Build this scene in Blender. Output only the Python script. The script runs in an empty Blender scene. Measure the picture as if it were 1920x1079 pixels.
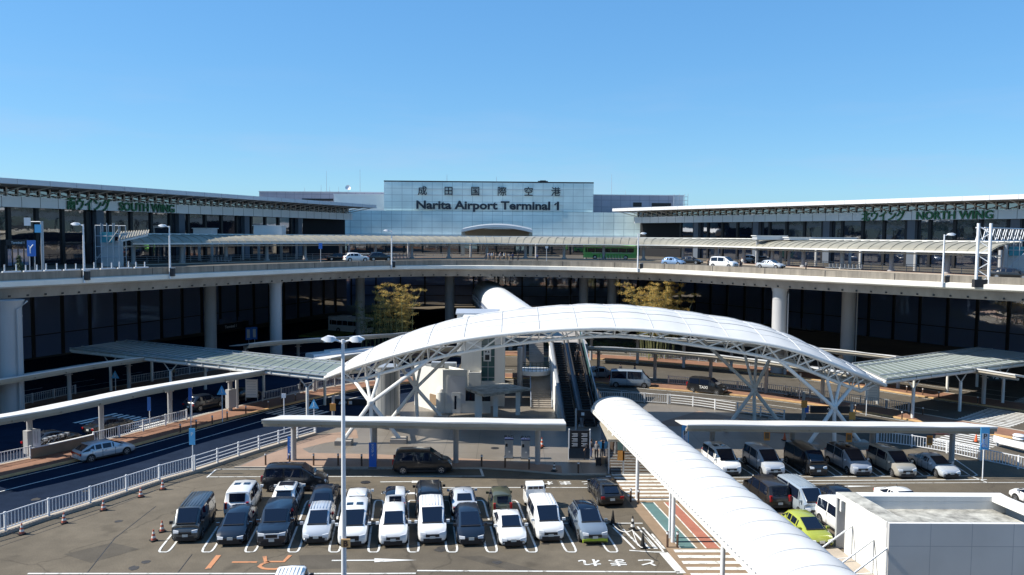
import bpy, bmesh, math, random
from mathutils import Vector, Matrix
random.seed(7)
S = bpy.context.scene
COL = S.collection
R = math.radians
# ------------------------------------------------------------------ camera
CAM_H, FPX, CX, CY = 19.5, 1530.0, 960.0, 539.5
PITCH = math.atan((CY - 441.5) / FPX); ROLL = R(0.5)
_f = Vector((0, math.cos(PITCH), -math.sin(PITCH)))
_r0 = Vector((1, 0, 0)); _u0 = Vector((0, math.sin(PITCH), math.cos(PITCH)))
_r = _r0 * math.cos(ROLL) + _u0 * math.sin(ROLL)
_u = _u0 * math.cos(ROLL) - _r0 * math.sin(ROLL)
cam = bpy.data.objects.new('camera', bpy.data.cameras.new('camera'))
cam.data.sensor_width = 36; cam.data.lens = 36 * FPX / 1920
cam.data.clip_end = 12000; cam.data.clip_start = 0.5
M3 = Matrix((_r, _u, -_f)).transposed().to_4x4(); M3.translation = (0, 0, CAM_H)
cam.matrix_world = M3
COL.objects.link(cam); S.camera = cam
# ------------------------------------------------------------------ sky, sun, exposure
SUN_AZ = math.atan2(-1.0, -0.04); SUN_EL = R(43)
w = bpy.data.worlds.new('World'); S.world = w; w.use_nodes = True
nt = w.node_tree; bg = nt.nodes['Background']
sky = nt.nodes.new('ShaderNodeTexSky'); sky.sky_type = 'NISHITA'; sky.sun_disc = False
sky.sun_elevation = SUN_EL; sky.sun_rotation = SUN_AZ
sky.altitude = 40; sky.air_density = 1.0; sky.dust_density = 0.3; sky.ozone_density = 4.0
gm = nt.nodes.new('ShaderNodeGamma'); gm.inputs['Gamma'].default_value = 0.46
sc_ = nt.nodes.new('ShaderNodeVectorMath'); sc_.operation = 'SCALE'; sc_.inputs['Scale'].default_value = 0.1
hs = nt.nodes.new('ShaderNodeHueSaturation'); hs.inputs['Saturation'].default_value = 1.6
tn = nt.nodes.new('ShaderNodeVectorMath'); tn.operation = 'MULTIPLY'; tn.inputs[1].default_value = (2.38, 3.72, 4.82)
nt.links.new(sky.outputs[0], sc_.inputs[0]); nt.links.new(sc_.outputs[0], gm.inputs['Color']); nt.links.new(gm.outputs[0], hs.inputs['Color'])
nt.links.new(hs.outputs[0], tn.inputs[0])
wtc = nt.nodes.new('ShaderNodeTexCoord'); wmp = nt.nodes.new('ShaderNodeMapping'); wmp.inputs['Scale'].default_value = (2.2, 2.2, 13); wmp.inputs['Rotation'].default_value = (R(4), R(-6), 0)
wnz = nt.nodes.new('ShaderNodeTexNoise'); wnz.inputs['Scale'].default_value = 1.6; wnz.inputs['Detail'].default_value = 7; wnz.inputs['Roughness'].default_value = .6
wr = nt.nodes.new('ShaderNodeValToRGB'); wr.color_ramp.elements[0].position = .50; wr.color_ramp.elements[1].position = .78; wr.color_ramp.elements[0].color = (.04, .04, .04, 1); wr.color_ramp.elements[1].color = (.62, .62, .62, 1)
wsp = nt.nodes.new('ShaderNodeSeparateXYZ'); wel = nt.nodes.new('ShaderNodeMapRange'); wel.inputs['From Min'].default_value = .0; wel.inputs['From Max'].default_value = .2; wel.inputs['To Min'].default_value = 1; wel.inputs['To Max'].default_value = 0
wml = nt.nodes.new('ShaderNodeMath'); wml.operation = 'MULTIPLY'; wmx = nt.nodes.new('ShaderNodeMix'); wmx.data_type = 'RGBA'; wmx.inputs['B'].default_value = (2.05, 2.55, 3.62, 1)
nt.links.new(wtc.outputs['Generated'], wmp.inputs[0]); nt.links.new(wmp.outputs[0], wnz.inputs['Vector']); nt.links.new(wnz.outputs[0], wr.inputs[0]); nt.links.new(wtc.outputs['Generated'], wsp.inputs[0]); nt.links.new(wsp.outputs['Z'], wel.inputs['Value'])
nt.links.new(wr.outputs[0], wml.inputs[0]); nt.links.new(wel.outputs[0], wml.inputs[1]); nt.links.new(wml.outputs[0], wmx.inputs['Factor']); nt.links.new(tn.outputs[0], wmx.inputs['A']); nt.links.new(wmx.outputs['Result'], bg.inputs[0]); bg.inputs[1].default_value = 0.132
sl = bpy.data.lights.new('sun', 'SUN'); sl.energy = 4.5; sl.angle = R(0.53); sl.color = (1, .94, .84)
so = bpy.data.objects.new('sun', sl); COL.objects.link(so)
sd = Vector((math.sin(SUN_AZ) * math.cos(SUN_EL), math.cos(SUN_AZ) * math.cos(SUN_EL), math.sin(SUN_EL)))
so.rotation_euler = (-sd).to_track_quat('-Z', 'Y').to_euler(); so.location = sd * 200
S.view_settings.view_transform = 'Standard'; S.view_settings.look = 'None'
S.view_settings.exposure = 0.9; S.view_settings.gamma = 1
# ------------------------------------------------------------------ helpers
def W(px, py, z=0.0):
    d = _f * FPX + _r * (px - CX) - _u * (py - CY)
    return Vector((0, 0, CAM_H)) + d * ((z - CAM_H) / d.z)
def WY(px, py, Y):
    d = _f * FPX + _r * (px - CX) - _u * (py - CY)
    return Vector((0, 0, CAM_H)) + d * (Y / d.y)
def V(*a): return Vector(a)
def tag(o, label=None, cat=None, group=None, kind=None):
    if label: o['label'] = label
    if cat: o['category'] = cat
    if group: o['group'] = group
    if kind: o['kind'] = kind
    return o
def thing(name, label, cat, loc=(0, 0, 0), rz=0, group=None):
    o = bpy.data.objects.new(name, None); o.empty_display_size = .3; COL.objects.link(o)
    o.location = loc; o.rotation_euler = (0, 0, rz)
    return tag(o, label, cat, group)
def copy_tree(o, parent=None):
    c = o.copy(); COL.objects.link(c); c.parent = parent
    for ch in list(o.children): copy_tree(ch, c)
    return c
def root_loc(p):
    while p.parent: p = p.parent
    return p.location
class MB:
    def __init__(s): s.v = []; s.f = []; s.mi = []; s.m = 0
    def add(s, vs, fs):
        b = len(s.v); s.v += [Vector(x) for x in vs]
        for f in fs: s.f.append([i + b for i in f]); s.mi.append(s.m)
    def quad(s, *p): s.add(p, [list(range(len(p)))])
    def box(s, c, d, rz=0):
        h = Vector(d) / 2; cs, sn = math.cos(rz), math.sin(rz); vs = []
        for z in (-h.z, h.z):
            for x, y in ((-h.x, -h.y), (h.x, -h.y), (h.x, h.y), (-h.x, h.y)):
                vs.append((c[0] + x * cs - y * sn, c[1] + x * sn + y * cs, c[2] + z))
        s.add(vs, [(0, 3, 2, 1), (4, 5, 6, 7), (0, 1, 5, 4), (1, 2, 6, 5), (2, 3, 7, 6), (3, 0, 4, 7)])
    def prism(s, poly, z0, z1):
        n = len(poly); vs = [(p[0], p[1], z0) for p in poly] + [(p[0], p[1], z1) for p in poly]
        s.add(vs, [list(range(n))[::-1], [n + i for i in range(n)]] + [(i, (i + 1) % n, n + (i + 1) % n, n + i) for i in range(n)])
    def flat(s, poly, z): s.add([(p[0], p[1], z) for p in poly], [list(range(len(poly)))])
    def loft(s, rings, closed=True, caps=True):
        n = len(rings[0]); vs = [p for r in rings for p in r]; fs = []
        for i in range(len(rings) - 1):
            for j in range(n if closed else n - 1):
                k = (j + 1) % n; fs.append((i * n + j, i * n + k, (i + 1) * n + k, (i + 1) * n + j))
        if caps and closed: fs += [list(range(n))[::-1], [(len(rings) - 1) * n + i for i in range(n)]]
        s.add(vs, fs)
    def tube(s, pts, r, n=8, r2=None):
        pts = [Vector(p) for p in pts]; rings = []; N = len(pts)
        for i, p in enumerate(pts):
            t = (pts[min(i + 1, N - 1)] - pts[max(i - 1, 0)]).normalized()
            a = Vector((0, 0, 1)) if abs(t.z) < .95 else Vector((0, 1, 0))
            x = t.cross(a).normalized(); y = x.cross(t)
            rr = r if r2 is None else r + (r2 - r) * i / (N - 1)
            rings.append([p + x * rr * math.cos(2 * math.pi * k / n) + y * rr * math.sin(2 * math.pi * k / n) for k in range(n)])
        s.loft(rings)
    def bar(s, a, b, w, h=None):
        a, b = Vector(a), Vector(b); h = h or w; t = (b - a).normalized()
        u = Vector((0, 0, 1)) if abs(t.z) < .95 else Vector((0, 1, 0))
        x = t.cross(u).normalized() * w / 2; y = x.normalized().cross(t) * h / 2
        s.loft([[p - x - y, p + x - y, p + x + y, p - x + y] for p in (a, b)])
    def cyl(s, c, r, z0, z1, n=20, r1=None):
        r1 = r if r1 is None else r1
        s.loft([[(c[0] + rr * math.cos(2 * math.pi * k / n), c[1] + rr * math.sin(2 * math.pi * k / n), z) for k in range(n)] for rr, z in ((r, z0), (r1, z1))])
    def lathe(s, c, prof, n=16):
        s.loft([[(c[0] + r * math.cos(2 * math.pi * k / n), c[1] + r * math.sin(2 * math.pi * k / n), c[2] + z) for k in range(n)] for r, z in prof])
    def sweep(s, path, prof, closed=True):
        rings = []
        for p, nn in zip(path, normals(path)):
            rings.append([(p[0] + nn[0] * o, p[1] + nn[1] * o, z) for o, z in prof])
        s.loft(rings, closed)
    def build(s, name, mats, parent=None, smooth=None, world=True):
        me = bpy.data.meshes.new(name)
        L = root_loc(parent) if (parent is not None and world) else Vector((0, 0, 0))
        me.from_pydata([tuple(v - L) for v in s.v], [], s.f)
        for m in (mats if isinstance(mats, (list, tuple)) else [mats]): me.materials.append(m)
        me.polygons.foreach_set('material_index', s.mi)
        bm = bmesh.new(); bm.from_mesh(me); bmesh.ops.recalc_face_normals(bm, faces=bm.faces); bm.to_mesh(me); bm.free()
        if smooth:
            me.polygons.foreach_set('use_smooth', [True] * len(me.polygons)); me.set_sharp_from_angle(angle=R(smooth))
        o = bpy.data.objects.new(name, me); COL.objects.link(o)
        if parent is not None: o.parent = parent
        return o
def normals(path):
    out = []; N = len(path)
    for i in range(N):
        a = path[max(i - 1, 0)]; b = path[min(i + 1, N - 1)]
        t = Vector((b[0] - a[0], b[1] - a[1])).normalized(); out.append((-t.y, t.x))
    return out
def offset(path, o): return [(p[0] + n[0] * o, p[1] + n[1] * o) for p, n in zip(path, normals(path))]
def crom(pts, step=2.0):
    P = [Vector((p[0], p[1])) for p in pts]; P = [P[0] * 2 - P[1]] + P + [P[-1] * 2 - P[-2]]; out = []
    for i in range(1, len(P) - 2):
        n = max(1, int((P[i + 1] - P[i]).length / step))
        for k in range(n):
            t = k / n; a, b, c, d = P[i - 1:i + 3]
            out.append(.5 * ((2 * b) + (c - a) * t + (2 * a - 5 * b + 4 * c - d) * t * t + (3 * b - a - 3 * c + d) * t ** 3))
    out.append(P[-2]); return [(p.x, p.y) for p in out]
def smooth_path(path, it=3):
    for _ in range(it):
        path = [path[0]] + [((a[0] + 2 * b[0] + c[0]) / 4, (a[1] + 2 * b[1] + c[1]) / 4) for a, b, c in zip(path, path[1:], path[2:])] + [path[-1]]
    return path
def arclen(path):
    L = [0]
    for a, b in zip(path, path[1:]): L.append(L[-1] + math.hypot(b[0] - a[0], b[1] - a[1]))
    return L
def at_len(path, s):
    L = arclen(path); s = max(0, min(s, L[-1]))
    for i in range(len(L) - 1):
        if s <= L[i + 1] or i == len(L) - 2:
            t = (s - L[i]) / max(1e-9, L[i + 1] - L[i]); a, b = path[i], path[i + 1]
            d = Vector((b[0] - a[0], b[1] - a[1])).normalized()
            return (a[0] + (b[0] - a[0]) * t, a[1] + (b[1] - a[1]) * t), (d.x, d.y), (-d.y, d.x)
def px_path(pts, z=0, step=2.0, it=4): return smooth_path(crom([W(x, y, z)[:2] for x, y in pts], step), it)
def sub(path, a, b, step=1.5):
    n = max(2, int((b - a) / step)); return [at_len(path, a + (b - a) * i / n)[0] for i in range(n + 1)]
ORD = ['first', 'second', 'third', 'fourth', 'fifth', 'sixth', 'seventh', 'eighth', 'ninth', 'tenth', 'eleventh', 'twelfth', 'thirteenth', 'fourteenth', 'fifteenth', 'sixteenth', 'seventeenth', 'eighteenth', 'nineteenth', 'twentieth', 'twenty-first', 'twenty-second', 'twenty-third', 'twenty-fourth', 'twenty-fifth', 'twenty-sixth', 'twenty-seventh', 'twenty-eighth', 'twenty-ninth', 'thirtieth']
TMP = bpy.data.scenes.new('workbench')
def evaluated(o):
    TMP.collection.objects.link(o)
    with bpy.context.temp_override(scene=TMP, view_layer=TMP.view_layers[0]):
        dg = bpy.context.evaluated_depsgraph_get(); me = bpy.data.meshes.new_from_object(o.evaluated_get(dg))
    bpy.data.objects.remove(o); return me
def text_mesh(body, size, extrude, bold=0.0, space=1.0, align='CENTER'):
    c = bpy.data.curves.new('lettering', 'FONT'); c.body = body; c.size = size; c.extrude = extrude; c.offset = bold
    c.align_x = align; c.space_character = space; c.resolution_u = 3
    me = evaluated(bpy.data.objects.new('lettering', c)); bpy.data.curves.remove(c); return me
def text(name, body, loc, size, m, parent, rz=0, extrude=.03, bold=0.0, space=1.0, flat=False, align='CENTER', sx=1.0):
    # upright text whose reading side faces -Y when rz = 0; flat text lies on the ground
    me = text_mesh(body, size, extrude, bold, space, align)
    me.transform(Matrix.Diagonal((sx, 1, 1, 1)))
    if not flat: me.transform(Matrix.Rotation(R(90), 4, 'X'))
    me.transform(Matrix.Rotation(rz, 4, 'Z'))
    L = root_loc(parent) if parent is not None else Vector((0, 0, 0))
    me.transform(Matrix.Translation(Vector(loc) - L))
    me.materials.clear(); me.materials.append(m); me.name = name
    o = bpy.data.objects.new(name, me); COL.objects.link(o)
    if parent is not None: o.parent = parent
    return o
# ------------------------------------------------------------------ materials
def mat(name, c, rough=.6, metal=0, var=0.0, scale=1.0, bump=0.0, bscale=8, spec=.5, trans=0, coat=0, streak=False, ior=1.5):
    m = bpy.data.materials.new(name); m.use_nodes = True; n = m.node_tree; p = n.nodes['Principled BSDF']
    p.inputs['Base Color'].default_value = (*c, 1); p.inputs['Roughness'].default_value = rough
    p.inputs['Metallic'].default_value = metal; p.inputs['Specular IOR Level'].default_value = spec
    p.inputs['IOR'].default_value = ior
    if coat: p.inputs['Coat Weight'].default_value = coat; p.inputs['Coat Roughness'].default_value = .05
    if trans: p.inputs['Transmission Weight'].default_value = trans
    tc = n.nodes.new('ShaderNodeTexCoord')
    if var:
        mp = n.nodes.new('ShaderNodeMapping'); mp.inputs['Scale'].default_value = (scale, scale, scale * (.12 if streak else 1))
        nz = n.nodes.new('ShaderNodeTexNoise'); nz.inputs['Scale'].default_value = 1; nz.inputs['Detail'].default_value = 7; nz.inputs['Roughness'].default_value = .65
        n.links.new(tc.outputs['Object'], mp.inputs[0]); n.links.new(mp.outputs[0], nz.inputs['Vector'])
        rp = n.nodes.new('ShaderNodeValToRGB'); e = rp.color_ramp.elements
        e[0].position = .3; e[1].position = .72
        e[0].color = (*[x * (1 - var) for x in c], 1); e[1].color = (*[min(1, x * (1 + var)) for x in c], 1)
        n.links.new(nz.outputs[0], rp.inputs[0]); n.links.new(rp.outputs[0], p.inputs['Base Color'])
    if bump:
        b = n.nodes.new('ShaderNodeTexNoise'); b.inputs['Scale'].default_value = bscale; b.inputs['Detail'].default_value = 3
        n.links.new(tc.outputs['Object'], b.inputs['Vector'])
        bp = n.nodes.new('ShaderNodeBump'); bp.inputs['Strength'].default_value = bump; bp.inputs['Distance'].default_value = .05
        n.links.new(b.outputs[0], bp.inputs['Height']); n.links.new(bp.outputs[0], p.inputs['Normal'])
    return m
def mat_grid(name, c, line, sx, sz, mortar, var=.06, rough=.4, axis='XZ', off=0.0, metal=0):
    m = mat(name, c, rough, metal); n = m.node_tree; p = n.nodes['Principled BSDF']
    tc = n.nodes.new('ShaderNodeTexCoord'); sp = n.nodes.new('ShaderNodeSeparateXYZ'); cb = n.nodes.new('ShaderNodeCombineXYZ')
    n.links.new(tc.outputs['Object'], sp.inputs[0])
    n.links.new(sp.outputs[axis[0]], cb.inputs[0]); n.links.new(sp.outputs[axis[1]], cb.inputs[1])
    br = n.nodes.new('ShaderNodeTexBrick'); br.offset = off; br.inputs['Scale'].default_value = 1
    br.inputs['Brick Width'].default_value = sx; br.inputs['Row Height'].default_value = sz; br.inputs['Mortar Size'].default_value = mortar
    br.inputs['Mortar Smooth'].default_value = .1
    br.inputs['Color1'].default_value = (*[x * (1 - var) for x in c], 1); br.inputs['Color2'].default_value = (*[x * (1 + var) for x in c], 1)
    br.inputs['Mortar'].default_value = (*line, 1)
    n.links.new(cb.outputs[0], br.inputs['Vector'])
    nz = n.nodes.new('ShaderNodeTexNoise'); nz.inputs['Scale'].default_value = .25; nz.inputs['Detail'].default_value = 5
    n.links.new(tc.outputs['Object'], nz.inputs['Vector'])
    mx = n.nodes.new('ShaderNodeMix'); mx.data_type = 'RGBA'; mx.blend_type = 'MULTIPLY'; mx.inputs['Factor'].default_value = .35
    rp = n.nodes.new('ShaderNodeValToRGB'); rp.color_ramp.elements[0].position = .3; rp.color_ramp.elements[0].color = (.6, .6, .6, 1); rp.color_ramp.elements[1].position = .65
    n.links.new(nz.outputs[0], rp.inputs[0]); n.links.new(br.outputs['Color'], mx.inputs['A']); n.links.new(rp.outputs[0], mx.inputs['B'])
    n.links.new(mx.outputs['Result'], p.inputs['Base Color'])
    return m
def mat_translucent(name, c, amt, var=.05, scale=.4):
    m = mat(name, c, .6, var=var, scale=scale, spec=.3); n = m.node_tree; p = n.nodes['Principled BSDF']; out = n.nodes['Material Output']
    t = n.nodes.new('ShaderNodeBsdfTranslucent'); mx = n.nodes.new('ShaderNodeMixShader'); mx.inputs[0].default_value = amt
    src = p.inputs['Base Color'].links[0].from_socket; n.links.new(src, t.inputs['Color'])
    n.links.new(p.outputs[0], mx.inputs[1]); n.links.new(t.outputs[0], mx.inputs[2]); n.links.new(mx.outputs[0], out.inputs['Surface']); return m
def mat_asphalt(name, c, stain=.3, crack=True, spec=.25):
    m = mat(name, c, .88, spec=spec, bump=.3, bscale=28); n = m.node_tree; p = n.nodes['Principled BSDF']; tc = n.nodes.new('ShaderNodeTexCoord'); last = None
    def noise(sc, det, lo, hi, a_, b_):
        z = n.nodes.new('ShaderNodeTexNoise'); z.inputs['Scale'].default_value = sc; z.inputs['Detail'].default_value = det; z.inputs['Roughness'].default_value = .6
        n.links.new(tc.outputs['Object'], z.inputs['Vector']); r = n.nodes.new('ShaderNodeValToRGB'); e = r.color_ramp.elements
        e[0].position, e[1].position = lo, hi; e[0].color = (a_, a_, a_, 1); e[1].color = (b_, b_, b_, 1); n.links.new(z.outputs[0], r.inputs[0]); return r.outputs[0]
    layers = [noise(.06, 4, .35, .65, 1 - stain, 1 + stain * .4), noise(.9, 6, .3, .7, .86, 1.12), noise(14, 3, .3, .7, .80, 1.18), noise(.33, 3, .62, .72, 1, .72)]
    if crack:
        vo = n.nodes.new('ShaderNodeTexVoronoi'); vo.feature = 'DISTANCE_TO_EDGE'; vo.inputs['Scale'].default_value = .09; wz = n.nodes.new('ShaderNodeTexNoise'); wz.inputs['Scale'].default_value = .5; wz.inputs['Detail'].default_value = 6
        va = n.nodes.new('ShaderNodeVectorMath'); va.operation = 'MULTIPLY_ADD'; va.inputs[1].default_value = (2.2, 2.2, 0); n.links.new(tc.outputs['Object'], wz.inputs['Vector']); n.links.new(wz.outputs['Color'], va.inputs[0]); n.links.new(tc.outputs['Object'], va.inputs[2]); n.links.new(va.outputs[0], vo.inputs['Vector'])
        r = n.nodes.new('ShaderNodeValToRGB'); r.color_ramp.elements[0].position = .002; r.color_ramp.elements[1].position = .006; r.color_ramp.elements[0].color = (.68, .68, .68, 1); n.links.new(vo.outputs['Distance'], r.inputs[0]); layers.append(r.outputs[0])
    for l in layers:
        mx = n.nodes.new('ShaderNodeMix'); mx.data_type = 'RGBA'; mx.blend_type = 'MULTIPLY'; mx.clamp_result = False; mx.inputs['Factor'].default_value = 1
        if last is None: mx.inputs['A'].default_value = (*c, 1)
        else: n.links.new(last, mx.inputs['A'])
        n.links.new(l, mx.inputs['B']); last = mx.outputs['Result']
    n.links.new(last, p.inputs['Base Color']); return m
def mat_worn(name, c, under, lo=.36, hi=.46, scale=2.2):
    m = mat(name, c, .75); n = m.node_tree; p = n.nodes['Principled BSDF']; tc = n.nodes.new('ShaderNodeTexCoord'); z = n.nodes.new('ShaderNodeTexNoise'); z.inputs['Scale'].default_value = scale; z.inputs['Detail'].default_value = 9; z.inputs['Roughness'].default_value = .72
    n.links.new(tc.outputs['Object'], z.inputs['Vector']); r = n.nodes.new('ShaderNodeValToRGB'); e = r.color_ramp.elements; e[0].position, e[1].position = lo, hi; e[0].color = (*under, 1); e[1].color = (*c, 1); n.links.new(z.outputs[0], r.inputs[0]); n.links.new(r.outputs[0], p.inputs['Base Color']); return m
M = {}
M['asphalt'] = mat_asphalt('asphalt', (.122, .102, .074))
M['patch'] = mat_asphalt('asphalt_patch', (.085, .073, .056), .2, False)
M['oil'] = mat('oil_stain', (.045, .040, .034), .6, var=.4, scale=3)
M['road'] = mat_asphalt('shade_tinted_asphalt', (.017, .026, .046), .2, False, 0.0)  # dark asphalt with the left road's shade partly put into its navy colour
M['road2'] = mat_asphalt('grey_asphalt', (.095, .083, .066), .25, False)
M['paint'] = mat_worn('road_paint', (.60, .60, .57), (.20, .18, .15))
M['orange_paint'] = mat_worn('orange_road_paint', (.46, .20, .09), (.15, .11, .08))
M['plaza'] = mat_grid('plaza_slabs', (.185, .162, .132), (.09, .08, .065), 3.0, 3.0, .02, axis='XY')
M['brick'] = mat('brown_paving', (.205, .105, .065), .85, var=.22, scale=.6, bump=.2, bscale=20)
M['pinkbrick'] = mat('pale_brick_paving', (.26, .175, .125), .85, var=.15, scale=.6)
M['kerb'] = mat('kerb_stone', (.36, .31, .25), .85, var=.15, scale=1)
M['kerb_orange'] = mat('kerb_yellow_paint', (.50, .32, .15), .8, var=.2, scale=1)
M['concrete'] = mat('concrete', (.30, .27, .235), .85, var=.28, scale=.35, streak=True)
M['parapet'] = mat('parapet_concrete', (.215, .19, .155), .85, var=.35, scale=1.3, streak=True, bump=.3, bscale=3)
M['deckwhite'] = mat('fascia_white_paint', (.66, .64, .58), .6, var=.1, scale=.3)
M['column'] = mat('column_paint', (.36, .36, .36), .6, var=.12, scale=.5, streak=True)
M['white'] = mat('white_paint', (.72, .71, .68), .5, var=.08, scale=.6)
M['whitesteel'] = mat('white_steel', (.64, .635, .60), .45, var=.08, scale=.8)
M['membrane'] = mat_translucent('white_membrane', (.66, .66, .64), .16)
M['seam'] = mat('membrane_seam', (.40, .41, .42), .6)
M['canopytop'] = mat('canopy_sheet', (.25, .235, .185), .6, var=.2, scale=.4)
M['pilaster'] = mat('blue_grey_pilaster', (.10, .12, .15), .5)
M['beige'] = mat('beige_steel', (.36, .325, .26), .6, var=.12, scale=.5)
M['whitewall'] = mat('white_wall_panel', (.66, .655, .62), .6, var=.1, scale=.5, streak=True)
M['dirtyroof'] = mat('weathered_roof', (.33, .32, .28), .9, var=.6, scale=1.3)
M['glass'] = mat('dark_glass', (.20, .25, .40), .02, ior=4.6, bump=.16, bscale=.35)
M['glass2'] = mat('deck_glass', (.006, .010, .022), .03, ior=3.0, bump=.14, bscale=.5)
M['mullion'] = mat('black_mullion', (.006, .006, .008), .5)
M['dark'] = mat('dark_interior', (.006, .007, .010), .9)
M['greyclad'] = mat('grey_cladding', (.62, .63, .65), .35, .45, var=.06, scale=.2)
M['roofmetal'] = mat('roof_metal', (.60, .61, .63), .4, var=.06, scale=.2)
M['soffit'] = mat('roof_soffit', (.40, .41, .42), .7, var=.1, scale=.3)
M['greenwall'] = mat_grid('green_white_panels', (.74, .88, .86), (.44, .56, .57), 2.75, 1.78, .06, var=.03, rough=.5, metal=.45)
M['lavender'] = mat_grid('grey_roof_panels', (.42, .40, .46), (.25, .25, .30), 2.8, 2.0, .07, var=.04)
M['signnavy'] = mat('sign_navy', (.008, .022, .040), .5)
M['signgreen'] = mat('sign_green', (.02, .17, .07), .45)
M['black'] = mat('black_rubber', (.012, .012, .012), .8)
M['chrome'] = mat('chrome', (.6, .61, .62), .18, 1)
M['rim'] = mat('alloy_rim', (.42, .43, .45), .3, .8)
M['carglass'] = mat('car_glass', (.006, .010, .022), .03, spec=.6)
M['lamp'] = mat('headlamp_glass', (.62, .64, .66), .12)
M['red'] = mat('tail_lamp_red', (.32, .012, .014), .2)
M['plate'] = mat('number_plate', (.6, .6, .55), .5)
M['trim'] = mat('black_plastic', (.018, .018, .020), .5)
M['orange'] = mat('cone_orange', (.62, .10, .025), .5)
M['conewhite'] = mat('cone_white', (.66, .64, .60), .5)
M['conered'] = mat('cone_red', (.42, .10, .06), .5)
M['signblue'] = mat('sign_blue', (.03, .15, .52), .4)
M['signcyan'] = mat('sign_light_blue', (.10, .42, .72), .4)
M['signorange'] = mat('sign_orange', (.72, .32, .07), .5)
M['signtan'] = mat('sign_tan', (.72, .44, .19), .5)
M['signblack'] = mat('sign_black', (.012, .014, .02), .4)
M['bollard'] = mat('brown_post', (.085, .048, .030), .6)
M['rail'] = mat('white_rail', (.66, .68, .70), .45, .0, var=.06, scale=2)
M['galv'] = mat('galvanised_steel', (.42, .45, .48), .4, .4)
M['greenglass'] = mat('green_glass_panel', (.045, .115, .115), .12, spec=.6)
M['glassroof'] = mat('frosted_roof_glass', (.20, .235, .20), .35, spec=.3, var=.2, scale=.4)
M['lime'] = mat('lime_green', (.36, .46, .03), .4)
M['leaf'] = mat_translucent('bamboo_leaf', (.58, .39, .11), .4, .4, .9)
M['leaf2'] = mat_translucent('green_leaf', (.13, .15, .045), .4, .4, .9)
M['stem'] = mat('bamboo_stem', (.16, .17, .07), .6, var=.3, scale=2)
M['grass'] = mat('lawn', (.10, .13, .025), .9, var=.3, scale=.6)
M['scaff'] = mat('scaffold_mesh', (.06, .30, .36), .7, var=.2, scale=1)
M['lane_teal'] = mat('teal_lane_paint', (.085, .165, .165), .8, var=.15, scale=1)
M['lane_red'] = mat('red_lane_paint', (.33, .125, .085), .8, var=.15, scale=1)
M['lane_tan'] = mat('tan_lane', (.235, .165, .105), .85, var=.15, scale=1)
M['drum'] = mat_grid('drum_cladding', (.33, .34, .34), (.12, .13, .14), .45, 40, .03, axis='XZ')
M['treegreen'] = mat('conifer_green', (.025, .06, .03), .8, var=.4, scale=4)
M['skin'] = mat('skin', (.42, .25, .17), .6); M['hair'] = mat('black_hair', (.012, .01, .01), .6)
M['cloth_dark'] = mat('dark_cloth', (.02, .02, .028), .8); M['cloth_white'] = mat('white_cloth', (.55, .55, .52), .8)
M['cloth_blue'] = mat('blue_cloth', (.03, .05, .13), .8); M['cloth_tan'] = mat('tan_cloth', (.30, .21, .13), .8); M['cloth_grey'] = mat('grey_cloth', (.16, .16, .17), .8)
def paint(name, c, metal=.0, rough=.28):
    k = 'paint_' + name
    if k not in M: M[k] = mat(name + '_car_paint', c, rough, metal, coat=.6)
    return M[k]
# ================================================================== GROUND
def structure(name, mb, m, z=None): return tag(mb.build(name, m), kind='structure')
mb = MB(); n = 48
mb.flat([(4000 * math.cos(2 * math.pi * k / n), 4000 * math.sin(2 * math.pi * k / n)) for k in range(n)], 0); structure('ground', mb, M['asphalt'])
def P2(pts, z=0): return [W(x, y, z)[:2] for x, y in pts]
FENCE_L = [(-90, 1028), (0, 1003), (75, 977), (150, 954), (246, 922), (306, 902), (360, 887), (480, 848), (590, 815)]
PLAZA_BACK = [(590, 815), (640, 800), (690, 775), (760, 757), (830, 740), (1000, 742), (1120, 754), (1252, 759), (1305, 764), (1352, 771), (1405, 779), (1500, 797), (1644, 833)]
K1 = px_path([(-160, 938), (0, 897), (150, 864), (330, 815), (480, 774), (555, 756), (635, 738), (720, 724), (830, 713), (960, 710), (1100, 716), (1210, 728), (1330, 738), (1440, 748), (1505, 757), (1600, 770), (1683, 785), (1800, 805), (1960, 834)])
K2 = px_path([(-160, 826), (0, 788), (82, 772), (185, 747), (260, 734), (340, 720), (480, 696), (630, 680), (800, 670), (960, 668), (1100, 673), (1320, 688), (1440, 702), (1550, 716), (1680, 737), (1750, 748), (1833, 760), (1960, 778)])
FL = [(-101.0, 63.0), (-74.7, 119), (-41.0, 207)]          # wing façades in plan
FR = [(32.9, 218.6), (86, 137), (122, 82)]
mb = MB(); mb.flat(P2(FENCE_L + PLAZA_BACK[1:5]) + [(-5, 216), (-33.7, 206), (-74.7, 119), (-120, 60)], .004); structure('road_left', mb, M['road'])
mb = MB(); mb.flat(P2(PLAZA_BACK[4:] + [(1700, 842), (1820, 862), (1960, 885)]) + [(100, 60), (122, 82), (86, 137), (32.9, 218), (-5, 216)], .004); structure('road_right', mb, M['road2'])
for nm, path, wd in (('sidewalk', K1, 3.7), ('sidewalk_far', K2, 4.6)):
    mb = MB(); mb.sweep(path, [(.16, 0), (.16, .15), (wd - .16, .15), (wd - .16, 0)]); structure(nm, mb, M['brick'])
    for o, k in ((0, M['kerb_orange']), (wd, M['kerb'])):
        mb = MB(); mb.sweep(path, [(o - .16, 0), (o - .16, .16), (o + .155, .16), (o + .155, 0)]); structure('kerb', mb, k)
mb = MB(); mb.flat(P2([(440, 877), (905, 878), (1055, 890), (1137, 889), (1300, 868), (1640, 852)] + PLAZA_BACK[::-1]), .012); structure('plaza_paving', mb, M['plaza'])
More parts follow.
